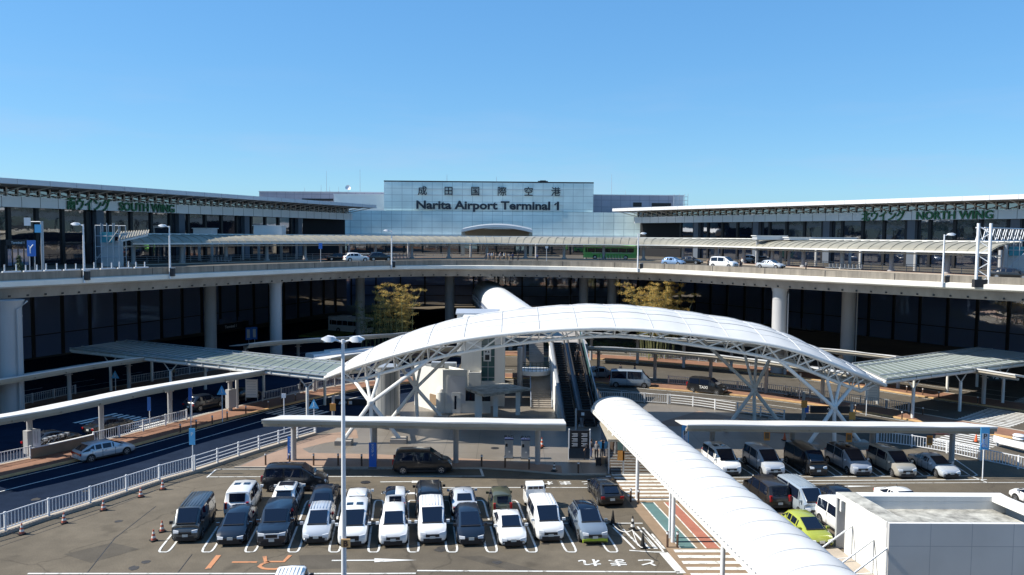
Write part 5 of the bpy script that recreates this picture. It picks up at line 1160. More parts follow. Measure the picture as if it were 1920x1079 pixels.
# buses
def bus(label, q, hd, L, H, col, lower, z=0.0, stripe=None, name='bus'):
    t = thing(name, label, 'bus', (q[0], q[1], z), hd); h = L / 2; wv = 1.22; pm = paint(*col)
    mb = MB(); mb.loft([[(x, -w_, .35), (x, w_, .35), (x, w_, H - .25), (x, w_ * .88, H), (x, -w_ * .88, H), (x, -w_, H - .25)] for x, w_ in ((-h, wv * .94), (-h + .25, wv), (h - .35, wv), (h, wv * .9))]); mb.build('body', pm, t, world=False)
    for sg in (-1, 1):
        mb = MB(); mb.box((-.1, sg * (wv + .003), H * .62), (L - 1.1, .03, H * .27)); sw = mb.build('side_window', M['carglass'], t, world=False); mb = MB()
        for k in range(7): mb.box((-h + .9 + k * (L - 1.4) / 6, sg * (wv + .012), H * .62), (.08, .03, H * .27))
        mb.build('window_pillar', lower, sw, world=False)
        mb = MB(); mb.box((0, sg * (wv + .002), H * .30), (L - .5, .02, H * .17)); mb.build('stripe', lower, t, world=False)
        if stripe: mb = MB(); mb.box((.4, sg * (wv + .006), H * .44), (L - 3, .02, H * .06)); mb.build('stripe', stripe, t, world=False)
        for x in (-h + 2.6, h - 2.4):
            mb = MB(); n = 16; mb.loft([[(x + .5 * math.cos(2 * math.pi * k / n), sg * y, .5 + .5 * math.sin(2 * math.pi * k / n)) for k in range(n)] for y in (wv - .3, wv + .03)]); wl = mb.build('wheel', M['black'], t, world=False)
            mb = MB(); mb.loft([[(x + .28 * math.cos(2 * math.pi * k / n), sg * y, .5 + .28 * math.sin(2 * math.pi * k / n)) for k in range(n)] for y in (wv, wv + .05)]); mb.build('rim', M['rim'], wl, world=False)
        mb = MB(); mb.box((h + .25, sg * (wv + .12), H * .68), (.12, .2, .45)); mb.build('mirror', M['trim'], t, world=False)
        mb = MB(); mb.box((h, sg * .85, .75), (.08, .35, .2)); mb.build('headlight', M['lamp'], t, world=False); mb = MB(); mb.box((-h, sg * .95, 1.0), (.08, .25, .35)); mb.build('tail_light', M['red'], t, world=False)
    mb = MB(); mb.box((h, 0, H * .60), (.06, 2.0, H * .40)); mb.build('windscreen', M['carglass'], t, world=False); mb = MB(); mb.box((-h, 0, H * .66), (.05, 1.9, H * .22)); mb.build('rear_window', M['carglass'], t, world=False)
    mb = MB(); mb.box((-1.5, 0, H + .10), (2.4, 1.5, .2)); mb.build('roof_unit', pm, t, world=False)
    return t
M['busgreen'] = mat('bus_green', (.20, .68, .14), .35); M['buscream'] = mat('bus_cream', (.6, .62, .55), .4)
A_, B_ = W(1093, 489, ZD), W(1196, 491, ZD); Yb = 182; a_, b_ = WY(1094, 480, Yb), WY(1195, 480, Yb - 1.5)
bus('green coach with white band standing at the departures kerb', ((a_.x + b_.x) / 2, Yb), hdg((b_.x - a_.x, -1.5)), (b_.x - a_.x), 3.35, ('bus_green', (.28, .78, .20)), M['busgreen'], ZD, M['buscream'])
q = W(645, 657, 3.2); q2, tt = on_path(K1, 645, 9.5); bus('white coach on the shaded road between the two walkway canopies', (q.x, q.y), hdg(tt), 10.8, 3.2, WH, M['cloth_blue'])
q = W(655, 626); bus('white coach with dark windows standing in the shade below the bamboo', (q.x, q.y + 1.5), R(-28), 9.5, 3.2, ('coach_white', (.6, .62, .64)), M['greyclad'])
# departures level
for px, py, kd, col, lab, dr_, cat in [(668, 491, 'suv', WH, 'white SUV on the elevated roadway left of the deck lamp', 1, 'car'), (713, 489.5, 'suv', BK, 'black SUV in front of the white SUV on the elevated roadway', 1, 'car'), (634, 489, 'sedan', BK, 'dark car behind the white SUV on the elevated roadway', 1, 'car'),
        (1263, 498, 'hatch', PB, 'pale blue hatchback on the elevated roadway right of the green coach', 1, 'car'), (1294, 495.5, 'sedan', BK, 'dark car beside the pale blue hatchback on the elevated roadway', 1, 'car'), (1357, 502.5, 'minivan', WH, 'white minivan on the elevated roadway right of the pale blue car', 1, 'van'),
        (1445, 504, 'sedan', PS, 'silver car on the elevated roadway between two canopy posts', 1, 'car'), (1433, 496, 'mpv', BK, 'dark car behind the silver car on the elevated roadway', 1, 'car'), (1897, 524, 'wagon', BK, 'black estate car on the elevated roadway at the right edge', 1, 'car'), (1412, 493.5, 'kei', SV, 'small silver car parked behind the canopy posts right of the white minivan', 1, 'car')]:
    q = W(px, py, ZD); i = nearest(DP, q.x, q.y); j = min(i + 1, len(DP) - 1); tt = Vector((DP[j][0] - DP[j - 1][0], DP[j][1] - DP[j - 1][1]))
    car(kd, 'moving_car' if cat == 'car' else 'moving_van', lab, col, q, hdg(tt), cat=cat, group='vehicles on the elevated roadway', z=ZD, details=False)
# ================================================================== RAILINGS
def railing(label, path, h=1.1, style='bars', post=3.0, z=0.0, m=None, name='railing', r=.035):
    m = m or M['rail']; L = arclen(path)[-1]; t = thing(name, label, 'railing', (path[0][0], path[0][1], z)); p = sub(path, 0, L, 1.5)
    mb = MB(); zs = (.16, h) if style == 'bars' else (.22, .5, .78, h)
    for zz in zs:
        for a, b in zip(p, p[1:]): mb.bar((a[0], a[1], z + zz), (b[0], b[1], z + zz), .06, .06)
    if style == 'bars':
        n = int(L / .24)
        for i in range(n): q, _, _ = at_len(path, (i + .5) * L / n); mb.bar((q[0], q[1], z + .16), (q[0], q[1], z + h), .045)
    mb.build('panel', m, t)
    n = max(1, round(L / post))
    for i in range(n + 1): q, tt, _ = at_len(path, L * i / n); mb = MB(); mb.box((q[0], q[1], z + (h + .08) / 2), (.13, .11, h + .08), math.atan2(tt[1], tt[0])); mb.build('post', m, t)
    return t
fl = crom(P2(FENCE_L), 1.5); fl = offset(fl, -.1)
s1 = min(zip(arclen(fl), fl), key=lambda a: abs(proj(a[1], .6)[0] - 362))[0]
railing('white baluster railing between the left road and the near car park', sub(fl, 0, s1), 1.15, 'bars', 3.0, .2)
railing('white three bar railing continuing along the left road to the plaza', sub(fl, s1 + .2, arclen(fl)[-1]), 1.15, 'rails', 2.4, .2)
pr = crom(P2([(1122, 752), (1180, 754), (1252, 758)]), 1.5); railing('white baluster railing behind the tube roof in the shade of the arch', pr, 1.1, 'bars', 3)
pr = crom(P2([(1256, 758), (1305, 763), (1352, 770), (1405, 778), (1470, 789)]), 1.5); railing('white four bar railing along the road behind the right car park', pr, 1.1, 'rails', 2.6)
pr = crom(P2([(1644, 831), (1694, 836), (1775, 850), (1822, 861), (1920, 882), (1980, 897)]), 1.5); railing('white baluster railing behind the silver sedan at the right', pr, 1.1, 'bars', 3)
kin = offset(K1, 3.4)
def sp(path, px, z=.6): return min(zip(arclen(path), path), key=lambda a: abs(proj(a[1], z)[0] - px))[0]
for a, b, lb in ((-140, 58, 'white railing behind the left sidewalk before the parked bicycles'), (190, 340, 'white railing behind the left sidewalk beyond the parked bicycles'), (482, 655, 'grey white railing behind the brown sidewalk below the blue glass roof'), (1255, 1640, 'railing along the sidewalk behind the taxi'), (1645, 1690, 'short railing beside the notice board at the right sidewalk')):
    railing(lb, sub(kin, sp(kin, a), sp(kin, b)), 1.05, 'bars', 3, .15, M['rail'] if b < 400 else M['galv'])
kin2 = offset(K2, 4.2)
for a, b, lb in ((-140, 150, 'railing behind the far left sidewalk in the shade'), (245, 420, 'railing behind the far sidewalk below the blue glass roof'), (1190, 1330, 'low railing on the far sidewalk right of the escalators'), (1420, 1650, 'railing on the far sidewalk behind the right branching column')):
    railing(lb, sub(kin2, sp(kin2, a), sp(kin2, b)), 1.05, 'bars', 3, .15, M['galv'])
# low wall with panels behind the bicycles
lw = thing('low_wall', 'low beige panelled wall on the left sidewalk behind the parked bicycles', 'wall', (*kin[10], 0)); mb = MB(); mb.sweep(sub(kin, sp(kin, 72), sp(kin, 182)), [(-.1, .1), (-.1, 1.0), (.1, 1.0), (.1, .1)]); mb.build('panel', M['lane_tan'], lw)
mb = MB(); mb.sweep(sub(kin, sp(kin, 72), sp(kin, 182)), [(-.13, 1.0), (-.13, 1.06), (.13, 1.06), (.13, 1.0)]); mb.build('cap', M['rail'], lw)
# bicycles
def bicycle(label, q, hd, m):
    t = thing('bicycle', label, 'bicycle', (q[0], q[1], .15), hd, 'bicycles parked on the left sidewalk')
    for x in (-.52, .52):
        mb = MB(); pts = [(x + .33 * math.cos(2 * math.pi * k / 14), 0, .34 + .33 * math.sin(2 * math.pi * k / 14)) for k in range(15)]; mb.tube(pts, .03, 5); wl = mb.build('wheel', M['black'], t, world=False)
        mb = MB()
        for k in range(4): a = math.pi * k / 4; mb.bar((x + .3 * math.cos(a), 0, .34 + .3 * math.sin(a)), (x - .3 * math.cos(a), 0, .34 - .3 * math.sin(a)), .015)
        mb.build('spokes', M['rim'], wl, world=False)
    mb = MB()
    for a, b in (((-.52, 0, .34), (-.1, 0, .34)), ((-.1, 0, .34), (-.2, 0, .85)), ((-.52, 0, .34), (-.18, 0, .72)), ((-.1, 0, .34), (.34, 0, .78)), ((-.18, 0, .72), (.34, 0, .85)), ((.32, 0, .95), (.52, 0, .34))): mb.tube([a, b], .03, 5)
    mb.build('frame', m, t, world=False); mb = MB(); mb.box((-.22, 0, .9), (.26, .14, .07)); mb.build('saddle', M['black'], t, world=False)
    mb = MB(); mb.tube([(.2, -.28, 1.0), (.34, -.1, 1.02), (.34, .1, 1.02), (.2, .28, 1.0)], .022, 5); mb.build('handlebar', M['chrome'], t, world=False)
    mb = MB(); mb.box((.52, 0, .9), (.3, .36, .24)); mb.build('basket', M['galv'], t, world=False)
for i, (px, py) in enumerate(((74, 846), (84, 843), (95, 841), (106, 838), (118, 835))):
    bicycle('bicycle with basket parked by the low wall, %s from the left' % ORD[i], at_px(px, py, .15), R(60 + 12 * i % 25), [M['galv'], M['trim'], M['rim']][i % 3])
# ================================================================== POSTS, CONES, SIGNS
def bollard(px, py, z, label, group, h=.85, band=True):
    q = W(px, py, z); t = thing('bollard', label, 'bollard', q, 0, group); mb = MB(); mb.cyl((0, 0), .075, 0, h, 8); mb.build('stem', M['bollard'], t, world=False)
    mb = MB(); mb.cyl((0, 0), .085, h - .16, h - .03, 8); mb.build('reflective_band', M['rail'], t, world=False)
g = 'brown bollards along the sidewalk kerb by the left crosswalk'
for i, (px, py) in enumerate(((338, 811), (368, 803), (398, 795), (426, 787), (461, 776), (503, 766), (528, 759), (554, 752))): bollard(px, py, .15, 'brown bollard at the left sidewalk kerb, %s from the left' % ORD[i], g)
g = 'brown bollards along the plaza kerb'
for i, (px, py) in enumerate(((498, 872), (543, 872), (588, 873), (634, 873), (678, 874), (903, 875), (947, 877), (992, 880))): bollard(px, py, 0.02, 'thin brown bollard on the plaza kerb, %s from the left' % ORD[i], g, 1.0)
g = 'brown bollards on the right sidewalks'
for i, (px, py) in enumerate(((1604, 772), (1691, 786), (1730, 778), (1700, 736), (1730, 741), (1760, 747), (1833, 757), (1818, 809))): bollard(px, py, .15, 'bollard on the brown right sidewalk, %s from the left' % ORD[i], g)
bx3 = lambda x, y: (960 + x / 4, 809 + y / 4)
for i, (x, y) in enumerate(((890, 530), (948, 538), (1250, 535), (1165, 868), (1240, 870), (1590, 872), (497, 320))): bollard(*bx3(x, y), .02, 'brown post beside the coloured footpath, %s' % ['at the upper left corner', 'just right of the upper left corner post', 'at the upper right corner', 'at the lower left corner', 'on the teal lane end', 'at the lower right corner', 'on the plaza kerb by the lobby'][i], 'posts round the coloured footpath', 1.0)
def cone(px, py, label, group, stripe=True, h=.72, col=None, z=0.02, base=None):
    q = W(px, py, z); t = thing('traffic_cone', label, 'traffic cone', q, random.uniform(0, 1), group); mb = MB(); mb.box((0, 0, .03), (.42, .42, .06)); mb.build('base', base or M['black'], t, world=False)
    n = 5
    for k in range(n):
        z0, z1 = .06 + (h - .06) * k / n, .06 + (h - .06) * (k + 1) / n; f = lambda zz: .16 - .125 * (zz - .06) / (h - .06)
        mb = MB(); mb.cyl((0, 0), f(z0), z0, z1, 12, f(z1)); mb.build('band', (col or M['conered']) if k % 2 == 0 else (M['conewhite'] if stripe else (col or M['conered'])), t, world=False)
g = 'red and white cones along the left car park railing'
for i, (px, py) in enumerate(((41, 1002), (120, 981), (194, 957), (264, 932), (305, 918))): cone(px, py, 'red and white cone by the white railing, %s from the left' % ORD[i], g)
for px, py, lb in ((288, 1014, 'red and white cone left of the dark grey van, the nearer one'), (304, 997, 'red and white cone left of the dark grey van, the farther one'), (400, 957, 'red and white cone behind the dark grey van')): cone(px, py, lb, 'cones round the dark grey van')
for px, py, lb in ((1205, 1027, 'black cone with chain on the hatched bay, the right one'), (1186, 994, 'black and red cone on the hatched bay, the middle one'), (1149, 983, 'black cone on the hatched bay behind the SUV')): cone(px, py, lb, 'cones on the hatched bay', h=.95, col=M['black'], stripe=px == 1186)
cone(1039, 884, 'black and white cone on the plaza kerb', None, col=M['trim']); cone(1012, 841, 'orange and white cone behind the dark banded post', None, col=M['orange']); cone(1016, 838, 'taller orange cone behind the dark banded post', None, col=M['orange'], h=.9)
for px, py, lb in ((869, 803, 'orange cone under the left plaza canopy near the middle'), (975, 800, 'orange cone left in the pair under the plaza canopy'), (996, 800, 'orange cone right in the pair under the plaza canopy'), (1054, 801, 'orange cone at the right end of the plaza canopy'), (1338, 808, 'orange cone left in the pair right of the tube roof'), (1362, 809, 'orange cone right in the pair right of the tube roof'), (1830, 829, 'orange cone before the right road crossing'), (1471, 826, 'orange cone behind the parked black van')):
    cone(px, py, lb, 'orange cones on the plaza', stripe=False, col=M['orange'])
ch = thing('chain', 'white plastic chain sagging between the cones on the hatched bay', 'chain', W(1195, 1010)); a, b, c = W(1205, 1027, .85), W(1186, 994, .85), W(1149, 983, .8); mb = MB()
for p, q in ((a, b), (b, c)): mb.tube([p.lerp(q, u) - V(0, 0, 1.2 * u * (1 - u)) for u in [k / 8 for k in range(9)]], .025, 5)
mb.build('links', M['conewhite'], ch)
M['cbl'] = M['signcyan']
def sign(px, pyb, pyt, label, w_, h_, m, z=0.0, txt=None, tm=None, ts=.3, tri=False, name='road_sign', cat='sign', pole_r=.045, extra=None, depth=.05, hd=0):
    q = W(px, pyb, z); d = q.y; zt_ = WY(px, pyt, d).z; t = thing(name, label, cat, q); mb = MB(); mb.cyl((q.x, q.y), pole_r, z, zt_ - (.05 if not tri else .1), 8); mb.build('pole', M['rail'], t)
    y = q.y - pole_r - .04; mb = MB()
    if tri: mb.loft([[(q.x - w_ / 2, yy, zt_ - h_), (q.x + w_ / 2, yy, zt_ - h_), (q.x, yy, zt_)] for yy in (y, y + .03)])
    else: mb.box((q.x, y, zt_ - h_ / 2), (w_, depth, h_))
    s_ = mb.build('panel', m, t)
    if txt:
        for i, (tx_, dz, sz, mm) in enumerate(txt): 
            if isinstance(tx_, str): text('lettering', tx_, (q.x, y - depth / 2 - .015, zt_ - dz), sz, mm, s_, extrude=.006, bold=.006)
            else:
                mb = MB(); tx_(mb, q.x, y - depth / 2 - .012, zt_ - dz); mb.build('symbol', mm, s_)
    return t
def wheelchair(mb, x, y, z):
    pts = [(x - .13 + .17 * math.cos(a), y, z - .2 + .17 * math.sin(a)) for a in [R(100 + 26 * k) for k in range(10)]]; mb.tube(pts, .022, 5); mb.tube([(x - .08, y, z + .16), (x - .06, y, z - .08), (x + .08, y, z - .1), (x + .14, y, z - .3)], .028, 5); mb.cyl((x - .08, y), .045, z + .2, z + .29, 8)
def walker(mb, x, y, z): mb.tube([(x, y, z), (x + .02, y, z - .18)], .03, 5); mb.tube([(x + .02, y, z - .18), (x - .1, y, z - .36)], .022, 5); mb.tube([(x + .02, y, z - .18), (x + .12, y, z - .34)], .022, 5); mb.cyl((x, y), .04, z + .03, z + .1, 8)
def backpanel(mb, x, y, z): mb.box((x, y + .006, z), (.50, .006, 1.15))
PT = [(backpanel, 1.08, 0, M['rail']), ('P', .95, .62, M['signblack']), (wheelchair, 1.3, 0, M['signblue'])]
sign(1284, 836, 797, 'light blue P and wheelchair sign beside the tube roof', .68, 1.75, M['signcyan'], txt=PT); sign(1842, 898, 801, 'light blue P and wheelchair sign at the right railing', .72, 1.85, M['signcyan'], txt=PT)
sign(362, 884, 803, 'small light blue P sign on the left railing', .48, 1.35, M['signcyan'], z=.2, txt=[('P', .6, .4, M['rail'])])
for px, pb, pt, lb in ((417, 792, 723, 'blue triangular pedestrian sign at the left sidewalk kerb'), (589, 812, 748, 'blue triangular pedestrian sign left of the arch foot'), (217, 735, 695, 'blue triangular pedestrian sign in the shade beyond the near left canopy')): sign(px, pb, pt, lb, 1.0, .95, M['signcyan'], z=.15, tri=True, txt=[(walker, .45, 0, M['rail'])])
for px, pb, pt, lb in ((281, 800, 745, 'narrow vertical blue sign before the white equipment box'), (358, 802, 726, 'narrow vertical blue sign on a tall pole at the left sidewalk')): sign(px, pb, pt, lb, .34, 1.35, M['signblue'], z=.15)
sign(360, 788, 724, 'round lamp topped slim pole beside the vertical blue sign', .28, .28, M['rail'], z=.15)
sign(533, 812, 738, 'white round clock faced pole left of the arch foot', .42, .42, M['rail'])
sign(1624, 780, 722, 'slim pole with small white plate at the right sidewalk', .2, .4, M['rail'], z=.15)
sign(1499, 748, 700, 'slim white pole behind the right branching column', .2, .4, M['rail'], z=.15)
sign(645, 1110, 1008, 'placeholder', .1, .1, M['rail']) if False else None
# blue advertising columns
def column_ad(px, py, label, words, tall=1.9):
    q = W(px, py, 0); t = thing('banner_stand', label, 'banner', (q.x, q.y, 0)); mb = MB(); mb.box((q.x, q.y - .28, tall / 2 + .05), (.62, .12, tall)); p_ = mb.build('panel', M['signblue'], t); mb = MB(); mb.box((q.x, q.y - .28, .04), (.7, .4, .08)); mb.build('foot', M['trim'], t)
    for i, ch_ in enumerate(words): text('lettering', ch_, (q.x, q.y - .36, tall - .25 - i * .27), .27, M['rail'], p_, extrude=.006, bold=.006)
column_ad(548, 860, 'blue vertical banner with white characters on the left plaza post', 'エスティヤ')
column_ad(700, 876, 'blue vertical banner on the plaza post beside the black minivan', 'エスティ', 2.1)
# orange hanging signs on the right canopy posts and elsewhere
for px, py, Y, lb in ((1438, 817, 69.5, 'left'), (1592, 820, 69.6, 'middle'), (1743, 826, 69.6, 'right')):
    q = WY(px, py, Y - .4); t = thing('post_sign', 'orange square sign on the %s post of the right canopy' % lb, 'sign', q); mb = MB(); mb.box(q, (.5, .08, .85)); mb.build('panel', M['signorange'], t); mb = MB(); mb.box((q.x, q.y - .05, q.z), (.34, .02, .5)); mb.build('print', M['lane_tan'], t)
for px, py, Y, lb in ((624, 764, 84, 'orange sign on the pole left of the arch foot'), (1508, 758, 84, 'orange sign behind the right branching column, upper one'), (1598, 780, 80, 'orange sign behind the right branching column, lower one')):
    q = WY(px, py, Y); t = thing('post_sign', lb, 'sign', q); mb = MB(); mb.box(q, (.6, .1, .75)); mb.build('panel', M['signorange'], t); mb = MB(); mb.cyl((q.x, q.y + .2), .16, 0, q.z + 1.2, 10); mb.build('pole', M['column'], t)
q = W(1510, 783); t = thing('post_sign', 'blue box sign at the foot of the canopy post behind the arch', 'sign', q); mb = MB(); mb.box((q.x, q.y, .9), (.6, .3, .7)); mb.build('panel', M['signblue'], t); mb = MB(); mb.box((q.x, q.y, .28), (.1, .1, .56)); mb.build('stem', M['galv'], t)
# dark overhead direction boards
def board(pxl, pyl, pxr, pyr, Y, h_, label, words, tsz):
    a, b = WY(pxl, pyl, Y), WY(pxr, pyr, Y); z = (a.z + b.z) / 2; t = thing('direction_board', label, 'sign', (a.x, Y, 0)); mb = MB(); mb.box(((a.x + b.x) / 2, Y, z), (b.x - a.x, .18, h_)); p_ = mb.build('panel', M['signblack'], t)
    for s in (0.06, .94): x = a.x + (b.x - a.x) * s; mb = MB(); mb.cyl((x, Y + .15), .09, 0, z + h_ / 2, 8); mb.build('post', M['galv'], t)
    if words: text('lettering', words, ((a.x + b.x) / 2, Y - .11, z - tsz * .36), tsz, M['rail'], p_, extrude=.006)
    mb = MB(); mb.box(((a.x + b.x) / 2 + (b.x - a.x) * .1, Y - .1, z), (h_ * .5, .03, h_ * .5)); mb.build('symbol', M['signorange'], p_)
board(1519, 766, 1598, 770, 90, .75, 'black overhead direction board behind the right branching column', '↑ ▲', .5)
board(1846, 706, 1902, 710, 112, 1.0, 'black direction board under the right glass roof', '↑▲ ■■', .6)
board(605, 753, 690, 757, 92, .8, 'black overhead direction board behind the left branching column', '▲ ↑ ■', .5)
q = W(1066, 862); t = thing('information_board', 'black information board with white lists beside the escalator foot', 'information board', (q.x, q.y, 0)); a_, b_ = W(1067, 864), W(1106, 864); cx_ = (a_.x + b_.x) / 2
mb = MB(); mb.box((cx_, q.y, 1.55), (b_.x - a_.x, .16, 2.1)); p_ = mb.build('panel', M['signblack'], t); mb = MB(); mb.box((cx_, q.y - .01, .55), (b_.x - a_.x, .2, .9)); mb.build('plinth', M['signnavy'], t)
for s in (a_.x, b_.x): mb = MB(); mb.box((s, q.y, 1.35), (.1, .2, 2.7)); mb.build('post', M['rail'], t)
for k, (dx, line) in enumerate(((-.42, 0), (.42, 0), (-.42, 1), (.42, 1), (-.42, 2), (.42, 2))): 
    mb = MB()
    for j in range(3): mb.box((cx_ + dx + (j % 2) * .06, q.y - .09, 2.3 - line * .42 - j * .11), (.5 - .1 * (j % 2), .02, .05))
    mb.build('print', M['rail'], p_)
q = W(1111, 853); sign(1121, 862, 828, 'small blue sign beside the waiting people', .62, .62, M['signcyan'])
hdb = thing('hanging_sign', 'black hanging sign over the foot of the escalators', 'sign', WY(1080, 776, 80)); a_, b_ = WY(1082, 776, 80), WY(1122, 778, 80); mb = MB(); mb.box(((a_.x + b_.x) / 2, 80, a_.z), (b_.x - a_.x, .2, .75)); p_ = mb.build('panel', M['signblack'], hdb); mb = MB(); mb.cyl((a_.x - .1, 80), .10, 0, a_.z + .5, 8); mb.build('post', M['galv'], hdb)
mb = MB(); mb.box(((a_.x + b_.x) / 2 - .5, 79.88, a_.z), (.3, .02, .3)); mb.build('symbol', M['rail'], p_)
for px, lb in ((954, 'pale blue ticket machine on the plaza, the left one'), (985, 'pale blue ticket machine on the plaza, the right one')):
    q = W(px, 859 + (px - 954) * .04); t = thing('ticket_machine', lb, 'ticket machine', (q.x, q.y, 0), 0, 'ticket machines on the plaza'); mb = MB(); mb.box((0, 0, .85), (.72, .5, 1.6)); mb.build('cabinet', M['galv'], t, world=False); mb = MB(); mb.box((0, 0, .03), (.8, .6, .06)); mb.build('base', M['trim'], t, world=False)
    mb = MB(); mb.box((0, 0, 1.72), (.78, .54, .12)); mb.build('cap', M['cloth_blue'], t, world=False); mb = MB(); mb.box((-.2, -.26, 1.2), (.18, .03, .28)); mb.build('screen', M['signblack'], t, world=False); mb = MB(); mb.box((.05, -.26, .6), (.12, .03, .1)); mb.build('slot', M['rail'], t, world=False)
    me = text_mesh('出入口', .28, .01, .012); me.transform(Matrix.Rotation(R(90), 4, 'X')); me.transform(Matrix.Translation((0, -.1, 1.82))); me.materials.clear(); me.materials.append(M['signblack']); o = bpy.data.objects.new('lettering', me); COL.objects.link(o); o.parent = t
# notice boards on the sidewalks
for px, py, lb, w_ in ((472, 752, 'white notice board with lines of print beside a canopy post on the left sidewalk', 1.35), (1634, 758, 'grey notice board beside the right glass roof post', 1.5)):
    q = W(px, py, .15); t = thing('notice_board', lb, 'notice board', q); mb = MB(); mb.box((q.x, q.y, 1.6), (w_, .08, 2.1)); p_ = mb.build('panel', M['white'], t); mb = MB()
    for k in range(6): mb.box((q.x, q.y - .05, 2.4 - k * .3), (w_ * .78, .02, .05))
    mb.build('print', M['galv'], p_)
    for s in (-.5, .5): mb = MB(); mb.cyl((q.x + s * w_, q.y), .05, .15, 2.7, 6); mb.build('post', M['galv'], t)
q = W(64, 862, .15); t = thing('notice_board', 'white notice on the first post of the near left canopy', 'notice board', (q.x + .35, q.y - .3, .15)); mb = MB(); mb.box((q.x + .45, q.y - .3, 2.1), (.62, .06, 1.5)); mb.build('panel', M['rail'], t); mb = MB()
for k in range(2): mb.box((q.x + .33 + k * .22, q.y - .34, 2.15), (.07, .02, 1.0))
mb.build('print', M['galv'], t)
# white barrier beam and red arrow board, right edge
q0, q1 = W(1862, 838), W(1960, 862); t = thing('guard_rail', 'white curved guard rail at the right edge behind the railing', 'guard rail', q0); mb = MB(); mb.loft([[p + V(0, 0, .9), p + V(.3, .5, .98), p + V(.3, .5, .6), p + V(0, 0, .5)] for p in (q0, q0.lerp(q1, .3) + V(0, -.5, 0), q0.lerp(q1, .65) + V(0, -.5, 0), q1)]); mb.build('beam', M['rail'], t)
mb = MB(); mb.box((q0.x + .5, q0.y + .2, .3), (.16, .16, .6)); mb.build('post', M['galv'], t)
q = W(1763, 815); t = thing('arrow_board', 'red board with a white arrow on the right road', 'sign', q); mb = MB(); mb.loft([[(q.x - .9, q.y - .2, .1), (q.x + .9, q.y - .2, .1), (q.x + .7, q.y + .4, 1.0), (q.x - .7, q.y + .4, 1.0)], [(q.x - .9, q.y - .12, .1), (q.x + .9, q.y - .12, .1), (q.x + .7, q.y + .48, 1.0), (q.x - .7, q.y + .48, 1.0)]]); p_ = mb.build('panel', M['red'], t)
mb = MB(); zq = lambda x, u: (q.x + x, q.y - .22 + .6 * u, .1 + .9 * u); mb.add([zq(-.4, .45), zq(.1, .45), zq(.1, .25), zq(.5, .55), zq(.1, .85), zq(.1, .65), zq(-.4, .65)], [range(7)]); mb.build('arrow', M['rail'], p_)
mb = MB(); mb.box((q.x, q.y + .5, .4), (1.0, .1, .8)); mb.build('stand', M['trim'], t)
q = W(1910, 826); t = thing('sandbag', 'stack of two white sandbags beside the white guard rail', 'sandbags', q); mb = MB()
for k in range(2): mb.lathe((q.x, q.y, .05 + .28 * k), [(.05, 0), (.5, .04), (.55, .14), (.45, .26), (.05, .27)], 12)
mb.build('sacks', M['rail'], t, smooth=60)
# ================================================================== LAMP POSTS
def lamp(label, base, zt, arms, r=.11, name='lamp_post', head=.78, par=None):
    t = thing(name, label, 'street lamp', base); b = Vector(base); mb = MB(); mb.cyl((b.x, b.y), r, b.z, zt, 12, r * .6); mb.build('pole', M['rail'], t, smooth=40)
    for s in arms:
        mb = MB(); mb.tube([(b.x, b.y, zt - .15), (b.x + s * .25, b.y, zt - .08), (b.x + s * .5, b.y, zt)], .06, 6); mb.build('arm', M['rail'], t)
        mb = MB(); x0, x1 = b.x + s * .38, b.x + s * (.38 + head); mb.loft([[(x, b.y - w_, zt - h0), (x, b.y + w_, zt - h0), (x, b.y + w_ * .7, zt + h1), (x, b.y - w_ * .7, zt + h1)] for x, w_, h0, h1 in ((x0, .12, .05, .1), (x0 + (x1 - x0) * .2, .25, .12, .16), (x0 + (x1 - x0) * .6, .26, .12, .2), (x1, .1, .0, .06))]); hd_ = mb.build('lamp_head', M['rail'], t, smooth=40)
        mb = MB(); mb.box(((x0 + x1) / 2, b.y, zt - .13), (abs(x1 - x0) * .6, .34, .04)); mb.build('lens', M['lamp'], hd_)
    return t
q = Vector((-9.15, 44.0, 0)); zt_ = WY(654, 637, 44).z; lp = lamp('tall white two headed lamp post with a B sign in the near car park', q, zt_, (-1, 1), .15)
sgp = thing('row_sign', 'brown square sign lettered B on the tall lamp post', 'sign', WY(648, 1019, 43.8)); s_ = WY(648, 1019, 43.78); mb = MB(); mb.box((s_.x, 43.8, s_.z), (.50, .06, .46)); p_ = mb.build('panel', M['signtan'], sgp); text('lettering', 'B', (s_.x, 43.74, s_.z - .165), .46, M['bollard'], p_, extrude=.008, bold=.022)
for px, pyb, pyt, arms, lb in ((163, 518, 421, (-1,), 'deck lamp with a head to the left, leftmost on the roadway parapet'), (318, 511, 424, (-1,), 'deck lamp with a head to the left, second from the left on the roadway parapet'), (744, 496, 433, (-1,), 'deck lamp with a head to the left, before the lettered wall'), (1182, 500, 438, (1,), 'deck lamp with a head to the right, before the green coach'), (1761, 528, 440, (1,), 'deck lamp with a head to the right, left of the steel gantry')):
    k = min(range(len(DP)), key=lambda i: abs(proj(DP[i], ZD)[0] - px)); nn = normals(DP)[k]; b = (DP[k][0] - nn[0] * .5, DP[k][1] - nn[1] * .5, ZD - .5); lamp(lb, b, WY(px, pyt, b[1]).z, arms, .13, head=.95)
    mb = MB(); mb.box((b[0] + nn[0] * .25 + .45, b[1] + nn[1] * .25, ZD + .3), (.5, .5, 1.0)); t = thing('junction_box', 'dark box at the foot of the deck lamp ' + {163: 'leftmost on the parapet', 318: 'second from the left', 744: 'before the lettered wall', 1182: 'before the green coach', 1761: 'left of the steel gantry'}[px], 'box', b); mb.build('box', M['trim'], t); mb = MB(); mb.box((b[0] + nn[0] * .25 + .45, b[1] + nn[1] * .25, ZD + .82), (.56, .56, .05)); mb.build('lid', M['galv'], t)
